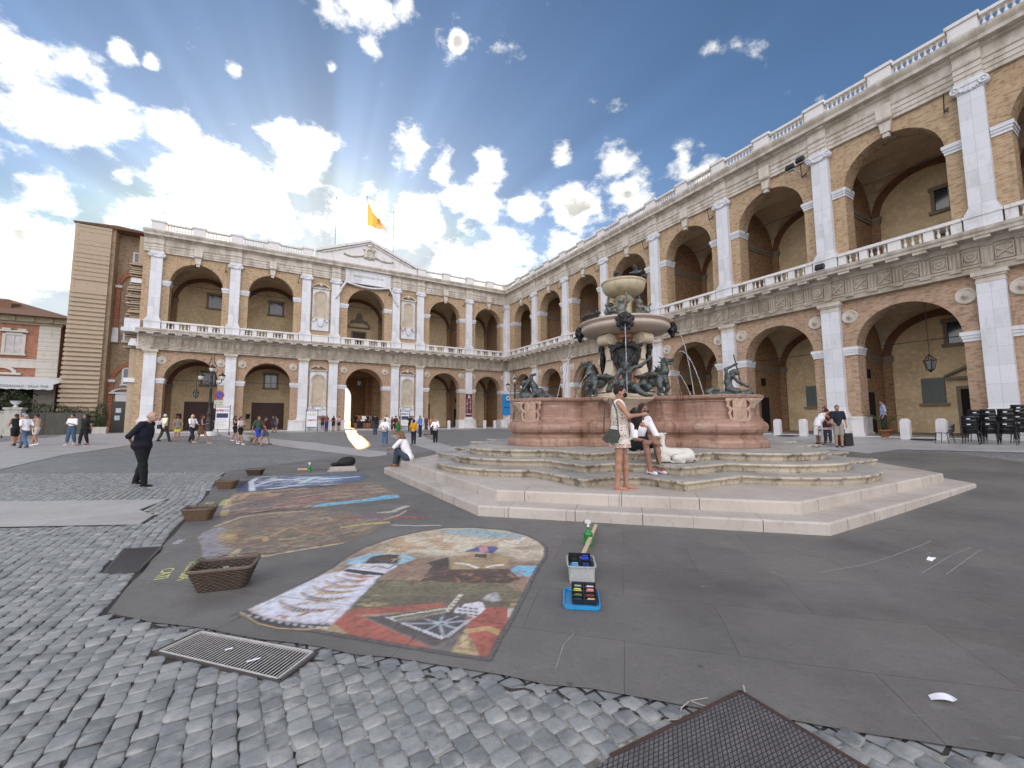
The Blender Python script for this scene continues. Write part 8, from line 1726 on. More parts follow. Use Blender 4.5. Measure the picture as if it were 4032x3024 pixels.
# potted palm, bench, seats
def palm(px, py, label):
    q = gat(px, py); o = thing('potted_palm', label, 'plant', (q[0], q[1], float(gz(*q))), 0., 'potted palms'); m = MB(); m.lathe([(.16, 0), (.24, .30), (.27, .30), (.27, .37), (.22, .37)], n=16); obj('pot', m.mesh('pot', M_terr), o); m = MB(); r_ = random.Random(px)
    for k in range(16):
        a = k*2.4; L = r_.uniform(.6, .95); P = [(math.cos(a)*L*t*.75, math.sin(a)*L*t*.75, .37+L*1.05*math.sin(t*1.9)*.75) for t in np.linspace(0, 1, 7)]; m.tube(P, .008, 4)
        for j in range(1, 7):
            for s in (-1, 1): c_ = P[j]; ex = (c_[0]+s*math.sin(a)*.13+math.cos(a)*.06, c_[1]-s*math.cos(a)*.13+math.sin(a)*.06, c_[2]-.05); m.add([c_, (c_[0]+math.cos(a)*.03, c_[1]+math.sin(a)*.03, c_[2]), ex], [(0, 1, 2)])
    obj('fronds', m.mesh('fronds', plain('palm_green', (.05, .09, .02), .55, .4, 10)), o)
palm(3487, 1722, 'green potted palm behind the white-footed pier'); 
q = wpt(34.1, -3.9, 'R'); o = thing('bench', 'dark wooden bench against the wall in the arch right of the fountain', 'bench', (q[0], q[1], WZ+.12), AR); m = MB(); m.box(-1.0, 1.0, -.2, .2, .42, .48); obj('seat', m.mesh('seat', M_wood), o)
for x in (-.85, .85): m = MB(); m.box(x-.04, x+.04, -.17, .17, 0, .42); obj('leg', m.mesh('leg', M_wood), o)
# letter boxes on the rear wall
for x, lab in ((-34.0, 'dark letter box on the ochre wall in the leftmost arch'), (-28.3, 'dark letter box beside the second brown door')):
    o = wthing('letter_box', lab, 'letter box', 'B', x, 5.25, 1.25); m = MB(); m.box(-.17, .17, -.1, .1, 0, .42); m.box(-.2, .2, -.13, .1, .42, .47); m.box(-.1, .1, -.105, -.1, .3, .33); obj('box', m.mesh('box', M_iron), o)
# ================================================================ PEOPLE
SKIN = [plain('skin_a', (.46, .27, .19), .55, .08, 12, subs=.1), plain('skin_b', (.36, .19, .12), .55, .08, 12, subs=.1), plain('skin_c', (.24, .12, .075), .55, .08, 12)]
CL = {}
def cloth(c, name=None):
    if c not in CL: CL[c] = plain('cloth_%d_%d_%d' % c, lin(c), .9, .18, 9, .25, 60)
    return CL[c]
ARMS = {'down': ((.25, -.03, 1.15), (.26, .08, .90)), 'back': ((.30, -.13, 1.17), (.05, -.19, 1.0)), 'phone': ((.25, .04, 1.14), (.10, .28, 1.22)), 'hip': ((.36, -.08, 1.19), (.19, .03, 1.03)), 'fwd': ((.24, .10, 1.17), (.20, .30, 1.10)), 'swing': ((.25, -.12, 1.16), (.24, -.16, .90)), 'high': ((.26, .12, 1.26), (.10, .20, 1.48)), 'low': ((.24, .10, 1.16), (.16, .26, .98))}
def joints(arms='down', arms2=None, stride=.0, lean=0., seat=None, head=(0, 0)):
    J = dict(pel=(0, 0, .95), wai=(0, 0, 1.10), che=(0, lean*.6, 1.30), nec=(0, lean*.95+.0, 1.50), hea=(head[0], lean*1.3+.02+head[1], 1.63-abs(lean)*.15))
    for s, n, ar in ((-1, 'L', arms2 or arms), (1, 'R', arms)):
        e, w = ARMS[ar] if isinstance(ar, str) else ar; y = lean*.9; st = stride*(s)
        J['sh'+n] = (s*.185, y*.9, 1.44); J['el'+n] = (s*e[0], e[1]+y, e[2]); J['wr'+n] = (s*w[0], w[1]+y, w[2]); J['hi'+n] = (s*.085, 0, .93); J['kn'+n] = (s*.095, st*.45+(.03 if st > 0 else .04 if st < 0 else .015), .50); J['an'+n] = (s*.09, st*.9, .09+(.05 if st < 0 else 0))
    return J
def hand(S, w, e, det, s):
    w, e = np.array(w), np.array(e); d = (w-e)/max(1e-6, np.linalg.norm(w-e)); side = np.cross(d, (0, 0, 1)); side = side/(np.linalg.norm(side)+1e-6); up = np.cross(side, d); c = w+d*.055
    if det < 2: S.cap(w, w+d*.10, .030, .022); S.cap(w+d*.03, w+d*.06+side*.035*s, .014, .012); return
    S.ell(c, (.036, .036, .036)); S.cap(w, w+d*.085, .024, .030)
    for i, (o, L) in enumerate(((-.027, .062), (-.009, .075), (.009, .070), (.026, .055))): b = w+d*.095+side*o; m = b+d*L*.55-up*.006; S.chain([b, m, m+d*L*.38-up*.022], [.0095, .0088, .0078], k=.006)
    b = w+d*.035+side*.030*s; S.chain([b, b+side*.026*s+d*.022, b+side*.030*s+d*.052-up*.01], [.012, .011, .009], k=.008)
def person(label, loc, h, H=1.70, skin=1, hair=('short', (60, 45, 35)), top=((230, 230, 230), .45, .93), bot=('pants', (50, 60, 90), .1), shoe=(60, 50, 45), det=1, g=1., res=None, J=None, extra=None, group='people in the square', **pose):
    J = J or joints(**pose); k = H/1.75; res = res or (.024 if det < 2 else .0095); f = lambda n: np.array(J[n])
    o = thing('person', label, 'person', loc, R(h), group); o.scale = (k, k, k)
    P, W, C, Nk, Hd = f('pel'), f('wai'), f('che'), f('nec'), f('hea')
    def legs(S, a=0., t=1., to='an'):
        for n in 'LR':
            hi, kn, an = f('hi'+n), f('kn'+n), f('an'+n)
            if t <= .5: S.cap(hi, hi+(kn-hi)*t*2, .085*g**.5+a, .085*g**.5-.03*t*2+a)
            else: S.cap(hi, kn, .085*g**.5+a, .056+a); e = kn+(an-kn)*(t-.5)*2; m = kn+(e-kn)*.35; S.cap(kn, m, .056+a, .055+a); S.cap(m, e, .055+a, (.040 if t > .9 else .05)+a)
    def arms(S, a=0., t=1.):
        for n in 'LR':
            sh, el, wr = f('sh'+n), f('el'+n), f('wr'+n)
            if t <= .5: S.cap(sh, sh+(el-sh)*t*2, .050+a, .043+a)
            else: S.cap(sh, el, .050+a, .038+a); S.cap(el, el+(wr-el)*(t-.5)*2, .038+a, .038-.014*(t-.5)*2+a)
    def torso(S, a=0.):
        gg = g; S.cap(P, W, .115*gg+a, .105*gg+a, .06); S.ell(P+(0, -.02, 0), (.158*gg+a, .118*gg+a, .11+a), k=.05); S.ell(C, (.160*gg**.5+a, .108*gg**.7+a, .19+a), k=.06); S.ell((W+C)/2, (.135*gg+a, .100*gg+a, .16+a), k=.06)
        S.cap(f('shL')*.8+C*.2+(0, 0, .02), f('shR')*.8+C*.2+(0, 0, .02), .062+a, k=.05)
    S = Sculpt(res, .035); torso(S, -.012); arms(S); legs(S); S.cap(Nk-(0, 0, .05), Hd-(0, .01, .06), .052, .048)
    S.ell(Hd, (.074, .092, .112)); S.ell(Hd+(0, .045, -.065), (.042, .045, .045)); S.cap(Hd+(0, .085, .012), Hd+(0, .105, -.022), .010, .014, k=.012)
    for s in (-1, 1):
        S.ell(Hd+(s*.075, -.005, -.01), (.012, .022, .030), k=.01)
        if det > 1: S.ell(Hd+(s*.030, .088, .012), (.016, .014, .010), k=.012, op=-1); S.cap(Hd+(s*.012, .087, .034), Hd+(s*.05, .072, .036), .009, .006, k=.01)
    if det > 1: S.cap(Hd+(-.018, .088, -.052), Hd+(.018, .088, -.052), .007, k=.008)
    for n, s in (('L', 1), ('R', -1)): hand(S, J['wr'+n], J['el'+n], det, s)
    for n in 'LR': a_ = f('an'+n); S.cap(a_+(0, -.03, -.05), a_+(0, .13, -.065), .034, .026); S.cap(a_, a_+(0, 0, -.05), .04, .035)
    obj('body', S.mesh('body', SKIN[skin]), o)
    hs, hc = hair
    if hs != 'bald':
        S = Sculpt(res, .02); S.ell(Hd+(0, -.018, .030), (.086, .096, .100)); S.ell(Hd+(0, .095, -.035), (.085, .075, .085), k=.015, op=-1)
        if hs == 'long': S.chain([Hd+(0, -.06, .0), Hd+(0, -.10, -.12), Hd+(0, -.11, -.27)], [.085, .085, .06])
        if hs == 'pony': S.chain([Hd+(0, -.09, .02), Hd+(0, -.15, -.06), Hd+(0, -.14, -.20)], [.04, .045, .02])
        if hs == 'bun': S.ell(Hd+(0, -.06, .12), (.045, .045, .04))
        if hs == 'bob': S.ell(Hd+(0, -.03, -.04), (.098, .08, .10)); S.ell(Hd+(0, .095, -.045), (.07, .07, .09), k=.015, op=-1)
        obj('hair', S.mesh('hair', cloth(hc), .003 if det > 1 else 0), o)
    elif hc: S = Sculpt(res, .015); S.ell(Hd+(0, -.03, -.005), (.082, .082, .055)); S.ell(Hd+(0, .07, .0), (.09, .085, .09), k=.01, op=-1); S.ell(Hd+(0, -.02, .08), (.07, .1, .055), k=.01, op=-1); obj('hair', S.mesh('hair', cloth(hc)), o)
    if det > 1:
        m = MB(); [m.ball(tuple(Hd+(s*.030, .0795, .012)), .0115, 10, 6) for s in (-1, 1)]; obj('eyes', m.mesh('eyes', plain('eye', (.08, .06, .05), .2, .1)), o)
    if top:
        c, sl, hem = top[:3]; S = Sculpt(res, .035); torso(S, .010)
        if sl: arms(S, .016, sl)
        S.cutz(hem, False) if hem and J['pel'][2] > .8 else None; obj('shirt', S.mesh('shirt', c if not isinstance(c, tuple) else cloth(c), .002 if det > 1 else 0), o)
    if bot:
        kd, c, ln = bot; mt = c if not isinstance(c, tuple) else cloth(c); S = Sculpt(res, .03)
        if kd == 'pants': S.ell(P+(0, -.02, -.01), (.165*g, .125*g, .115)); S.cap(P, W-(0, 0, .06), .125*g, .118*g); legs(S, .022, 1.-ln*.5)
        elif kd == 'shorts': S.ell(P+(0, -.02, -.01), (.165*g, .125*g, .11)); S.cap(P, W-(0, 0, .06), .123*g, .115*g); legs(S, .026, .5*ln)
        elif kd == 'skirt': S.cone(P+(0, 0, .12), P+(0, 0, -ln), .13*g, .20*g); S.ell(P+(0, -.02, 0), (.165*g, .13*g, .12))
        elif kd == 'dress': torso(S, .014); S.cone(W, (P[0], P[1], ln), .115*g, .175*g); S.ell(P+(0, -.02, -.02), (.172*g, .135*g, .14))
        obj({'pants': 'trousers'}.get(kd, kd), S.mesh(kd, mt, .002 if det > 1 else 0), o)
    if shoe:
        for n in 'LR': a_ = f('an'+n); S = Sculpt(min(res, .014), .02); S.cap(a_+(0, -.035, -.045), a_+(0, .14, -.060), .040, .032); S.cap(a_+(0, -.01, .0), a_+(0, 0, -.04), .046, .042); S.cutz(-.002+a_[2]-.09, False); obj('shoe', S.mesh('shoe', cloth(shoe)), o)
    return o
def pp(label, px, py, ph, h, **k):
    p = gat(px, py); z = float(gz(*p)); H = max(1.5, min(1.88, (py-ph)/FPX*p[1]*1.0)); return person(label, (p[0], p[1], z), h, H, **k)
def held(name, label, cat, mesh_fn, mat, o, off, rz=0.):
    p = Matrix.Translation(o.location) @ Matrix.Rotation(o.rotation_euler[2], 4, 'Z') @ Matrix.Scale(o.scale[0], 4) @ Vector(off)
    m = MB(); mesh_fn(m); b = m.build(name, mat, None, p, o.rotation_euler[2]+rz); return tag(b, label, cat)
def bagm(w=.3, d=.12, h=.26, strap=.5):
    def f(m): m.prism([(-w/2, -h/2), (w/2, -h/2), (w/2*.9, h/2), (-w/2*.9, h/2)], -d/2, d/2); m.tube([(-w*.4, 0, h/2), (-.05, 0, h/2+strap), (.05, 0, h/2+strap), (w*.4, 0, h/2)], .014, 5)
    return f
JE = (48, 66, 96); BK = (22, 21, 24); WH = (236, 234, 236)
# --- left side
pp('walking man in printed white t-shirt and blue jeans, grey hair, far left', 92, 1766, 1592, 80, stride=.42, top=(WH, .45, .90), bot=('pants', (84, 100, 130), .1), hair=('short', (150, 145, 140)), arms='swing', arms2='swing', g=1.12, shoe=BK)
pp('woman in black top and black shorts partly behind the man in jeans', 55, 1757, 1604, 70, stride=.2, top=(BK, 0, .93), bot=('shorts', BK, .8), hair=('pony', (50, 30, 25)), arms='phone')
pp('woman in strapless top and white flowered shorts behind the man in jeans', 136, 1756, 1603, 100, stride=.2, top=((205, 180, 160), 0, 1.0), bot=('shorts', (226, 214, 205), .55), hair=('bun', (45, 30, 25)), shoe=WH)
pp('person in light blue cap behind the printed t-shirt man', 84, 1744, 1583, 200, top=((190, 150, 150), .45, .93), bot=('shorts', BK, .8), hair=('short', (140, 165, 205)))
pp('man in grey shirt and grey trousers near the left edge', 34, 1692, 1603, 250, top=((95, 105, 125), .45, .9), bot=('pants', (80, 85, 90), .05), arms='fwd')
pp('woman in white crop top and wide blue jeans looking at her phone', 278, 1754, 1623, 185, stride=.15, top=(WH, .45, 1.08), bot=('pants', (66, 88, 114), .35), g=1.15, arms='phone', hair=('bun', (50, 35, 30)), shoe=WH)
pp('woman dressed all in black beside the white crop top', 328, 1754, 1630, 175, stride=.15, top=(BK, .3, .85), bot=('pants', BK, .12), g=1.2, arms='swing', hair=('bob', (70, 40, 25)), shoe=(150, 100, 80))
wb = pp('white-haired man in white shirt walking away with dark shoulder bag', 644, 1740, 1629, -20, stride=.3, top=((232, 230, 214), .5, .9), bot=('pants', (60, 55, 55), 0.), g=1.12, arms='swing', hair=('short', (200, 200, 200)), shoe=BK)
held('shoulder_bag', 'dark shoulder bag on the white-haired walker', 'bag', bagm(.34, .14, .28, .45), cloth((35, 38, 48)), wb, (-.10, -.22, .95))
pp('stout person in loose grey top and yellow shorts', 696, 1738, 1637, 40, top=((130, 120, 112), 0, .80), bot=('shorts', (214, 206, 96), .55), g=1.35, arms='swing', hair=('short', (90, 50, 40)), shoe=(150, 120, 100))
bp = pp('blond woman in white t-shirt and dark jeans with black backpack', 753, 1745, 1630, -100, stride=.3, top=(WH, .45, .92), bot=('pants', (28, 34, 52), .05), arms='fwd', hair=('bob', (205, 180, 140)), shoe=(120, 70, 50))
held('backpack', 'black backpack worn by the blond woman', 'backpack', lambda m: m.box(-.17, .17, -.12, .12, -.24, .22, .05), cloth(BK), bp, (0, -.22, 1.22))
pp('woman in dark blue top and brown skirt striding beside the lamp', 792, 1748, 1630, -60, stride=.42, top=((32, 32, 60), 0, .98), bot=('skirt', (98, 64, 40), .38), g=1.15, arms='phone', hair=('long', (60, 35, 30)), shoe=(200, 170, 150))
pp('girl in black crop top and black shorts, left of the pair', 923, 1740, 1638, -80, stride=.25, top=(BK, 0, 1.12), bot=('shorts', BK, .6), arms='high', hair=('long', (60, 40, 32)), shoe=WH)
pp('girl in white top and black shorts, right of the pair', 944, 1751, 1642, -95, stride=.28, top=((215, 205, 205), .3, 1.1), bot=('shorts', BK, .6), arms='phone', hair=('long', (45, 30, 28)), shoe=WH)
pp('man in green t-shirt and bright blue shorts striding right', 1014, 1756, 1639, -110, stride=.45, top=((62, 84, 66), .45, .9), bot=('shorts', (24, 54, 160), .85), g=1.1, arms='swing', arms2='fwd', hair=('short', (90, 65, 45)), shoe=(70, 80, 100))
pp('man in maroon t-shirt and grey-blue shorts beside the green t-shirt', 1041, 1751, 1642, -60, stride=.3, top=((88, 26, 38), .45, .9), bot=('shorts', (84, 92, 118), .8), g=1.1, hair=('short', (50, 40, 38)), shoe=(110, 60, 40))
pp('man in dark navy clothes before the brown door of the second arch', 1073, 1703, 1639, -30, top=((44, 46, 62), .45, .9), bot=('shorts', (40, 44, 60), .9), hair=('short', (110, 105, 100)))
pp('woman with bare arms beside the navy man at the brown door', 1087, 1703, 1640, 150, top=((110, 90, 90), 0, .9), bot=('shorts', (70, 70, 80), .7), hair=('bob', (60, 40, 35)))
# tan dog by the green t-shirt man
def dog(name, label, loc, rz, mat, sc=1., lying=False):
    s = Sculpt(.014, .03)
    if not lying:
        s.chain([(0, -.28, .48), (0, 0, .46), (0, .26, .50)], [.10, .085, .12]); s.chain([(0, .28, .54), (0, .40, .68)], [.075, .055]); s.ell((0, .44, .72), (.055, .075, .06)); s.cap((0, .48, .71), (0, .58, .68), .035, .022)
        for q in (-1, 1):
            s.cap((q*.04, .42, .77), (q*.07, .38, .80), .02, .008, k=.01); s.chain([(q*.07, .22, .45), (q*.07, .20, .24), (q*.07, .23, .03)], [.05, .028, .022]); s.ell((q*.07, .25, .02), (.025, .04, .02)); s.chain([(q*.07, -.26, .45), (q*.08, -.20, .28), (q*.08, -.34, .16), (q*.08, -.31, .03)], [.075, .045, .024, .02]); s.ell((q*.08, -.29, .02), (.025, .04, .02))
        s.chain([(0, -.36, .50), (0, -.50, .48), (0, -.58, .58)], [.03, .02, .012])
    else:
        s.chain([(0, -.30, .13), (.02, -.12, .15), (0, .14, .17)], [.135, .11, .12]); s.ell((0, -.32, .13), (.14, .13, .13)); s.chain([(0, .12, .20), (0, .12, .36), (-.0, .10, .46)], [.085, .05, .045]); s.ell((0, .12, .50), (.048, .07, .05)); s.cap((0, .16, .49), (-.05, .26, .455), .032, .018); s.ell((-.055, .27, .46), (.014, .012, .012), k=.005)
        for q in (-1, 1): s.cap((q*.04, .08, .53), (q*.06, .02, .54), .016, .008, k=.01); s.chain([(q*.08, .16, .12), (q*.10, .02, .05), (q*.09, .30, .03)], [.05, .035, .022]); s.chain([(q*.11, -.28, .12), (q*.17, -.08, .10), (q*.14, -.22, .03), (q*.15, -.02, .025)], [.08, .05, .03, .02])
        s.chain([(0, -.44, .08), (.12, -.50, .03), (.24, -.42, .02)], [.025, .016, .01])
    o = s.build(name, mat, None, loc, rz); o.scale = (sc,)*3; return tag(o, label, 'dog')
q = gat(1000, 1750); dog('dog', 'tan dog walking beside the man in blue shorts', (q[0], q[1], float(gz(*q))), R(-100), plain('tan_fur', (.25, .16, .09), .9, .3, 20), .9)
# --- by the portal and the middle
pp('girl in dark top left of the notice stand', 1269, 1697, 1635, 190, top=((70, 60, 58), 0, .95), bot=('shorts', (50, 50, 50), .6), hair=('long', (90, 60, 45)), shoe=WH)
pp('woman in maroon top and blue trousers by the left notice stand', 1285, 1699, 1635, 175, top=((110, 60, 62), .3, .95), bot=('pants', (36, 48, 100), .05), arms='phone', hair=('long', (90, 55, 40)))
pp('woman in loose black dress beside the portal pier', 1312, 1698, 1637, 170, top=None, bot=('dress', BK, .62), g=1.1, arms='phone', hair=('bob', (60, 40, 35)))
pp('girl in pink top and dark shorts at the sunlit portal edge', 1334, 1696, 1645, 165, top=((206, 150, 150), .3, 1.0), bot=('shorts', (40, 38, 40), .6), hair=('long', (100, 60, 40)))
for px, lab, c in ((1400, 'visitor in dark shirt, first from the left inside the passage', BK), (1407, 'visitor in tan shirt, second from the left inside the passage', (160, 110, 70)), (1415, 'visitor in brown shirt, third from the left inside the passage', (130, 80, 60)), (1423, 'visitor in white shirt near the middle of the passage group', WH), (1432, 'visitor in white shirt with dark backpack inside the passage', (225, 220, 215)), (1446, 'visitor in dark clothes right of the passage group', (40, 35, 35)), (1454, 'visitor in grey shirt at the right of the passage group', (120, 115, 115))):
    r_ = ray(px, 1660); kk = ((KC+E1*-1.6)@E1)/(r_[:2]@E1); person(lab, (r_[0]*kk, r_[1]*kk, WZ), px % 60-30, 1.70, top=(c, .45, .92), bot=('pants' if px % 2 else 'shorts', (45, 42, 48), .3), hair=('short', (60, 45, 40)), res=.03, group='visitors inside the passage')
pp('man in black t-shirt and jeans standing right of the sunlit patch', 1477, 1712, 1629, 40, top=(BK, .45, .9), bot=('pants', (44, 62, 88), .05), arms='fwd', hair=('short', (35, 30, 28)), shoe=BK)
wj = pp('man in white t-shirt with hands behind his back and blue jeans', 1514, 1756, 1648, -8, top=(WH, .5, .9), bot=('pants', (74, 100, 134), .03), g=1.12, arms='back', hair=('short', (110, 100, 92)), shoe=(190, 160, 110), stride=.1)
m = MB(); m.tube([(-.17, .02, 1.43), (-.05, -.155, 1.25), (.14, -.16, 1.02), (.18, -.05, .95)], .016, 5); obj('strap', m.mesh('strap', cloth(BK)), wj)
pp('man in white shirt and face mask behind the hands-back man', 1520, 1703, 1635, 170, top=(WH, .5, .9), bot=('pants', (60, 60, 70), .05), hair=('short', (40, 35, 32)))
pp('person in dark shirt left of the maroon shirt', 1543, 1712, 1641, 120, top=((60, 50, 60), .4, .9), bot=('shorts', BK, .8), hair=('short', (150, 120, 100)))
pp('man in maroon t-shirt before the right niche', 1557, 1711, 1637, -10, top=((92, 22, 38), .45, .88), bot=('shorts', (48, 30, 36), .8), hair=('short', (40, 32, 30)))
pp('person in long green dress with pale shoulder strap', 1568, 1721, 1657, -5, top=None, bot=('dress', (26, 104, 56), .50), g=1.25, hair=('short', (170, 140, 110)))
pp('woman in black top behind the mustard shirt', 1613, 1700, 1637, 10, top=(BK, .3, .9), bot=('pants', BK, .05), arms='high', hair=('bun', (40, 28, 26)))
pp('woman in mustard yellow top and navy trousers seen from behind', 1628, 1750, 1652, -10, top=((198, 140, 30), .5, .88), bot=('pants', (30, 32, 52), .03), g=1.12, arms='down', hair=('bob', (40, 28, 28)), shoe=BK)
pp('man in light blue shirt and dark jeans in profile', 1654, 1722, 1635, 70, top=((90, 140, 200), .5, .88), bot=('pants', (34, 44, 72), .03), g=1.1, arms='fwd', hair=('bald', (120, 90, 70)))
pp('woman in dark flowered dress carrying a cream bag', 1678, 1712, 1640, 160, top=None, bot=('dress', (62, 48, 48), .5), hair=('bob', (150, 120, 90)))
pp('person in orange t-shirt left of the white-shirted man', 1700, 1712, 1641, 60, top=((206, 130, 104), .45, .9), bot=('pants', (40, 40, 44), .05), hair=('short', (110, 70, 50)))
pp('man in white shirt and black trousers, hands clasped behind him', 1714, 1744, 1649, -5, top=(WH, .5, .88), bot=('pants', BK, .02), g=1.1, arms='back', hair=('bald', (180, 150, 130)), shoe=BK)
# pink bag by mustard woman
# --- the walking man in dark clothes, large at left
p = gat(549, 1918)
clr = cloth((14, 18, 36)); pr = person('stout bald man in dark navy shirt walking with hands behind his back', (p[0], p[1], 0.), -78, 1.80, skin=0, hair=('bald', (150, 140, 132)), top=(clr, .52, .78), bot=('pants', cloth((10, 10, 15)), .0), g=1.42, det=2, res=.012, J=joints(arms=((.32, -.16, 1.17), (.06, -.24, 1.0)), stride=.15, lean=.07, head=(0, .05)), shoe=(16, 16, 20))
m = MB(); m.box(-.025, .025, -.01, .01, -.012, .012); cb = obj('collar_tab', m.mesh('collar_tab', cloth((230, 230, 230))), pr, (0, .125, 1.50))
# --- people on the fountain steps
def floral():
    t = NT('floral_dress'); o_ = t.coord('Object'); v = t.n('ShaderNodeTexVoronoi', {'Vector': o_, 'Scale': 22.}); w = t.n('ShaderNodeTexVoronoi', {'Vector': t.mapping(o_, loc=(3, 1, 2)), 'Scale': 34.}); s_ = t.n('ShaderNodeSeparateXYZ', {0: o_}); hs_ = t.n('ShaderNodeHueSaturation', {'Color': v.outputs['Color'], 'Saturation': 1.2, 'Value': .45, 'Fac': 1.}).outputs[0]
    c = t.mix(t.math('LESS_THAN', v.outputs['Distance'], .30), (.66, .60, .52), t.mix(.5, hs_, (.32, .14, .07))); c = t.mix(t.math('LESS_THAN', w.outputs['Distance'], .26), c, (.12, .14, .10)); c = t.mix(t.ramp(s_.outputs[2], 1.34, 1.36), c, (.72, .69, .66)); c = t.mix(t.math('MULTIPLY', t.ramp(s_.outputs[2], .77, .765), t.ramp(t.noise(o_, 40), .4, .6)), c, (.40, .20, .15)); t.set(t.b.inputs['Base Color'], c); t.b.inputs['Roughness'].default_value = .9; return t.m
p = at(2445, 1928, .358)
Jw = joints(arms=((.20, .13, 1.22), (.05, .40, 1.26)), arms2=((.22, .10, 1.18), (.02, .33, 1.10)), stride=.05); Jw['wrR'] = (.05, .38, 1.25); Jw['elR'] = (.27, .16, 1.22); Jw['hea'] = (.01, .03, 1.63)
for n, s in (('L', -1), ('R', 1)): Jw['kn'+n] = (s*.085, .03-s*.05, .50); Jw['an'+n] = (s*.085, .02-s*.07, .09)
wo_ = person('dark-haired woman in sleeveless flowered dress and black mask standing on the fountain step', (p[0], p[1], .358), -105, 1.76, skin=1, hair=('bun', (38, 24, 22)), top=None, bot=('dress', floral(), .70), shoe=None, det=2, g=1.08, J=Jw, group='people on the fountain steps')
S = Sculpt(.008, .015); Hw = np.array(Jw['hea']); S.ell(Hw+(0, .062, -.045), (.062, .058, .050)); S.ell(Hw+(0, .0, -.04), (.082, .02, .008), k=.005); obj('mask', S.mesh('mask', cloth(BK)), wo_)
m = MB(); [m.ball(tuple(Hw+(s*.038, .055, .105)), (.030, .016, .018), 10, 6) for s in (-1, 1)]; m.tube([tuple(Hw+(-.08, -.02, .08)), tuple(Hw+(-.04, .05, .11)), tuple(Hw+(.04, .05, .11)), tuple(Hw+(.08, -.02, .08))], .006, 5); obj('sunglasses', m.mesh('sunglasses', plain('dark_lens', (.01, .01, .015), .1)), wo_)
for s in (-1, 1): m = MB(); a_ = np.array(Jw['anR' if s > 0 else 'anL']); m.box(a_[0]-.045, a_[0]+.045, a_[1]-.07, a_[1]+.18, .0, .012); m.tube([(a_[0]-.035, a_[1]+.05, .03), (a_[0], a_[1]+.10, .06), (a_[0]+.035, a_[1]+.05, .03)], .006, 5); obj('sandal', m.mesh('sandal', cloth((190, 140, 125))), wo_)
held('handbag', 'green and black handbag hanging at the hip of the woman in the flowered dress', 'bag', lambda m: (m.prism([(-.15, -.05), (-.08, -.11), (.10, -.11), (.15, .0), (.11, .10), (-.02, .12)], -.05, .05), m.tube([(-.12, 0, .03), (-.10, .02, .45), (-.02, .06, .62)], .010, 5), m.tube([(.12, 0, .05), (.10, .02, .40), (.02, .06, .62)], .010, 5)), plain('green_bag', (.045, .055, .035), .6, .4, 25, col2=(.015, .015, .015)), wo_, (.24, -.13, .90), R(90))
s = Sculpt(.012, .03); s.ell((0, 0, 0), (.10, .11, .13)); s.ell((-.02, .05, .15), (.06, .065, .06)); s.cap((-.02, .09, .14), (-.02, .14, .12), .03, .02); s.cap((.02, .04, .20), (.05, .03, .25), .025, .008, k=.01); s.cap((-.06, .04, .20), (-.09, .03, .25), .025, .008, k=.01); s.cap((0, .02, -.1), (.03, .05, -.2), .035, .02); s.cap((.05, 0, -.1), (.08, .02, -.2), .035, .02)
q = Matrix.Translation(wo_.location) @ Matrix.Rotation(wo_.rotation_euler[2], 4, 'Z') @ Vector((-.0, .29, 1.18)); b = s.build('small_dog', plain('black_fur', (.022, .014, .012), .8, .5, 40, .5, 120), None, q, wo_.rotation_euler[2]+R(160), rough=.006); b.scale = (.85,)*3; tag(b, 'small black and brown dog carried in the arms of the standing woman', 'dog')
def seated(hz, kz, ky, fy, wr, el, lean=.12, hd=(0, .26), spread=.14, th=.0):
    z = hz; J = dict(pel=(0, 0, z), wai=(0, .03, z+.16), che=(0, .03+lean*.8, z+.37), nec=(0, .03+lean*1.6, z+.57), hea=(hd[0], hd[1], z+.69))
    for s, n in ((-1, 'L'), (1, 'R')): J['sh'+n] = (s*.185, .02+lean*1.4, z+.51); J['el'+n] = (s*el[n][0], el[n][1], el[n][2]); J['wr'+n] = (s*wr[n][0], wr[n][1], wr[n][2]); J['hi'+n] = (s*.09, .02, z); J['kn'+n] = (s*spread, ky, kz); J['an'+n] = (s*spread*.9, fy, .09)
    return J
p = at(2566, 1862, .525)
Js = seated(.50, .56, .42, .50, dict(L=(-.02, .45, .60), R=(-.06, .44, .56)), dict(L=(.27, .30, .66), R=(.27, .30, .64)), .10, (0, .24), .13)
sm_ = person('seated man in white t-shirt and black shorts with colourful trainers on the fountain steps', (p[0]-.20, p[1]+.30, .525), -155, 1.76, skin=2, hair=('bob', (52, 34, 26)), top=(WH, .45, None), bot=('shorts', BK, .85), shoe=(225, 225, 232), det=2, J=Js, group='people on the fountain steps')
for n in 'LR': a_ = np.array(Js['an'+n]); S = Sculpt(.01, .01); S.ell(a_+(0, .06, -.035), (.043, .05, .022)); obj('shoe_patch', S.mesh('shoe_patch', cloth((236, 70, 50))), sm_)
m = MB(); m.tube([(.13, .02, .93), (.14, .16, .80), (.10, .20, .60)], .022, 6); m.tube([(-.13, .02, .93), (-.14, .16, .80), (-.10, .20, .60)], .022, 6); m.box(-.14, .14, .14, .26, .50, .68, .03); obj('harness', m.mesh('harness', cloth((20, 20, 28))), sm_)
S = Sculpt(.008, .015); Hs = np.array(Js['hea']); S.ell(Hs+(0, .062, -.045), (.062, .056, .046)); obj('mask', S.mesh('mask', cloth(BK)), sm_)
dg = at(2600, 1812, .70); dog('greyhound', 'slim white dog lying on the step behind the seated man', (3.04, 8.15, .70), R(80), plain('white_fur', (.62, .59, .53), .8, .12, 10), 1.05, True)
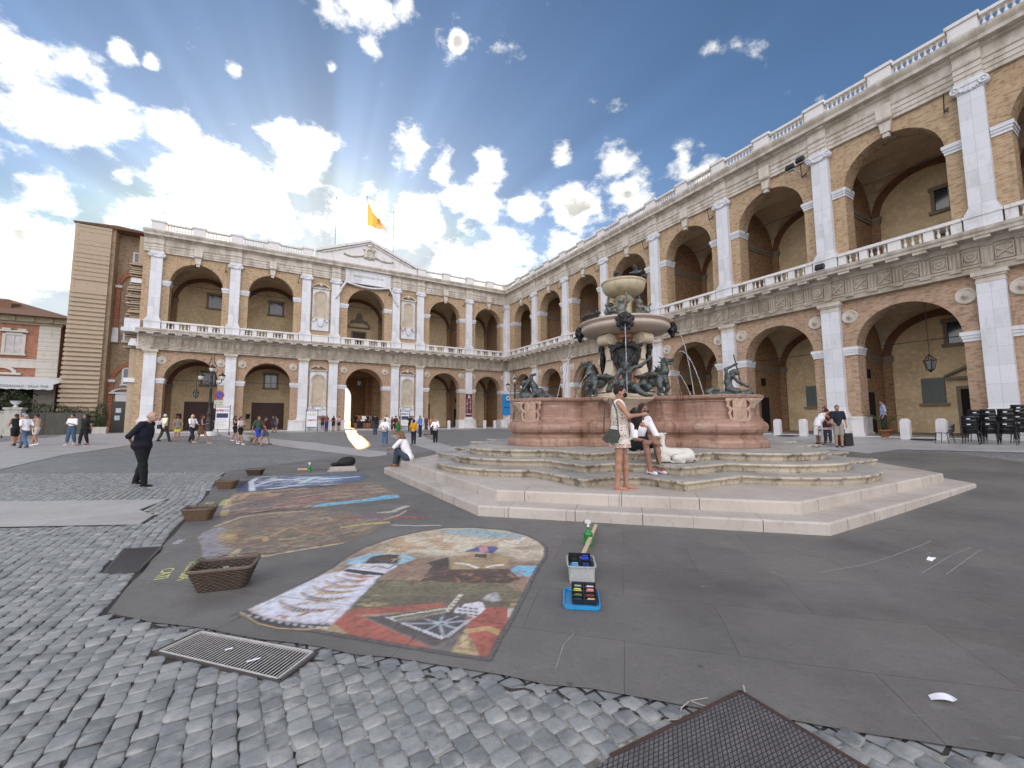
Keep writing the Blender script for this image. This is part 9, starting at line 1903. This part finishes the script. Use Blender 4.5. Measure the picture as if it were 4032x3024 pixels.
q0 = Matrix.Translation(sm_.location) @ Matrix.Rotation(sm_.rotation_euler[2], 4, 'Z') @ Vector((.05, .50, .60)); m = MB(); m.tube([tuple(q0), (q0.x+.03, q0.y-.10, q0.z-.25), (q0.x+.12, q0.y+.0, q0.z-.42), (dg[0]-.08, dg[1]+.0, .83), (dg[0]-.05, dg[1]+.12, 1.02)], .009, 6); tag(m.build('dog_lead', cloth((58, 46, 40))), 'brown lead running from the seated man to the white dog', 'lead')
p = at(1570, 1838, .178)
Ja = seated(.27, .50, .34, .42, dict(L=(.05, .62, .55), R=(-.10, .28, .78)), dict(L=(.24, .40, .58), R=(.22, .36, .52)), .14, (0, .30), .10)
ar = person('long-haired man in white t-shirt and jeans sitting on the corner of the fountain steps', (p[0]+.28, p[1]+.05, .180), 80, 1.68, skin=1, hair=('long', (110, 86, 62)), top=(WH, .45, None), bot=('pants', (56, 66, 78), .06), shoe=(120, 88, 60), det=2, res=.013, J=Ja, group='people on the fountain steps')
# --- helpers on the right behind the fountain
p = gat(3224, 1752); person('woman in white dress bending over a table behind the fountain', (p[0], p[1], float(gz(*p))), -95, 1.66, hair=('bun', (60, 30, 25)), top=None, bot=('dress', WH, .45), J=joints(arms=((.24, .30, 1.05), (.18, .52, .98)), lean=.34))
p = gat(3262, 1745); person('red-haired person in red top leaning at the table behind the fountain', (p[0], p[1], float(gz(*p))), 130, 1.68, hair=('bun', (90, 30, 22)), top=((120, 25, 30), .4, .9), bot=('pants', (60, 60, 70), .1), J=joints(arms='low', lean=.22))
p = gat(3306, 1762); person('man in navy polo shirt and beige shorts standing by the pale pier', (p[0], p[1], float(gz(*p))), 150, 1.76, hair=('short', (60, 52, 48)), top=((24, 30, 44), .45, .88), bot=('shorts', (150, 142, 130), .9), arms='low', arms2='down', shoe=BK, g=1.05)
p = gat(3258, 1754); o = thing('folding_table', 'small table with papers between the helpers behind the fountain', 'table', (p[0]+.15, p[1]-.1, float(gz(*p))), AR); m = MB(); m.box(-.45, .45, -.3, .3, .70, .74); obj('table_top', m.mesh('table_top', cloth((190, 190, 196))), o)
for sx in (-1, 1):
    for sy in (-1, 1): m = MB(); m.tube([(sx*.38, sy*.24, .7), (sx*.42, sy*.27, 0)], .014, 5); obj('leg', m.mesh('leg', M_iron), o)
m = MB(); m.box(-.2, .1, -.28, .1, .745, .78); obj('papers', m.mesh('papers', cloth((220, 130, 135))), o)
m = MB(); m.box(-.25, .25, -.18, .18, 0, .55, .01); tag(m.build('black_crate', M_blk, None, (p[0]+.35, p[1]-.55, float(gz(*p))), R(20)), 'black crate standing on the paving before the man in navy polo', 'crate')
q = gat(5, 1727); tag(obj('pigeon', PG, None, (q[0], q[1], float(gz(*q))), R(40)), 'dark pigeon walking on the paving at the left photo edge', 'pigeon')
q = wpt(38.1, -.6, 'R'); person('person in pale blue shirt half hidden behind the right brick pier', (q[0]-.55, q[1]+.2, WZ+.12), 60, 1.72, hair=('short', (40, 30, 28)), top=((140, 160, 190), .45, .9), bot=('pants', (40, 40, 50), .1))
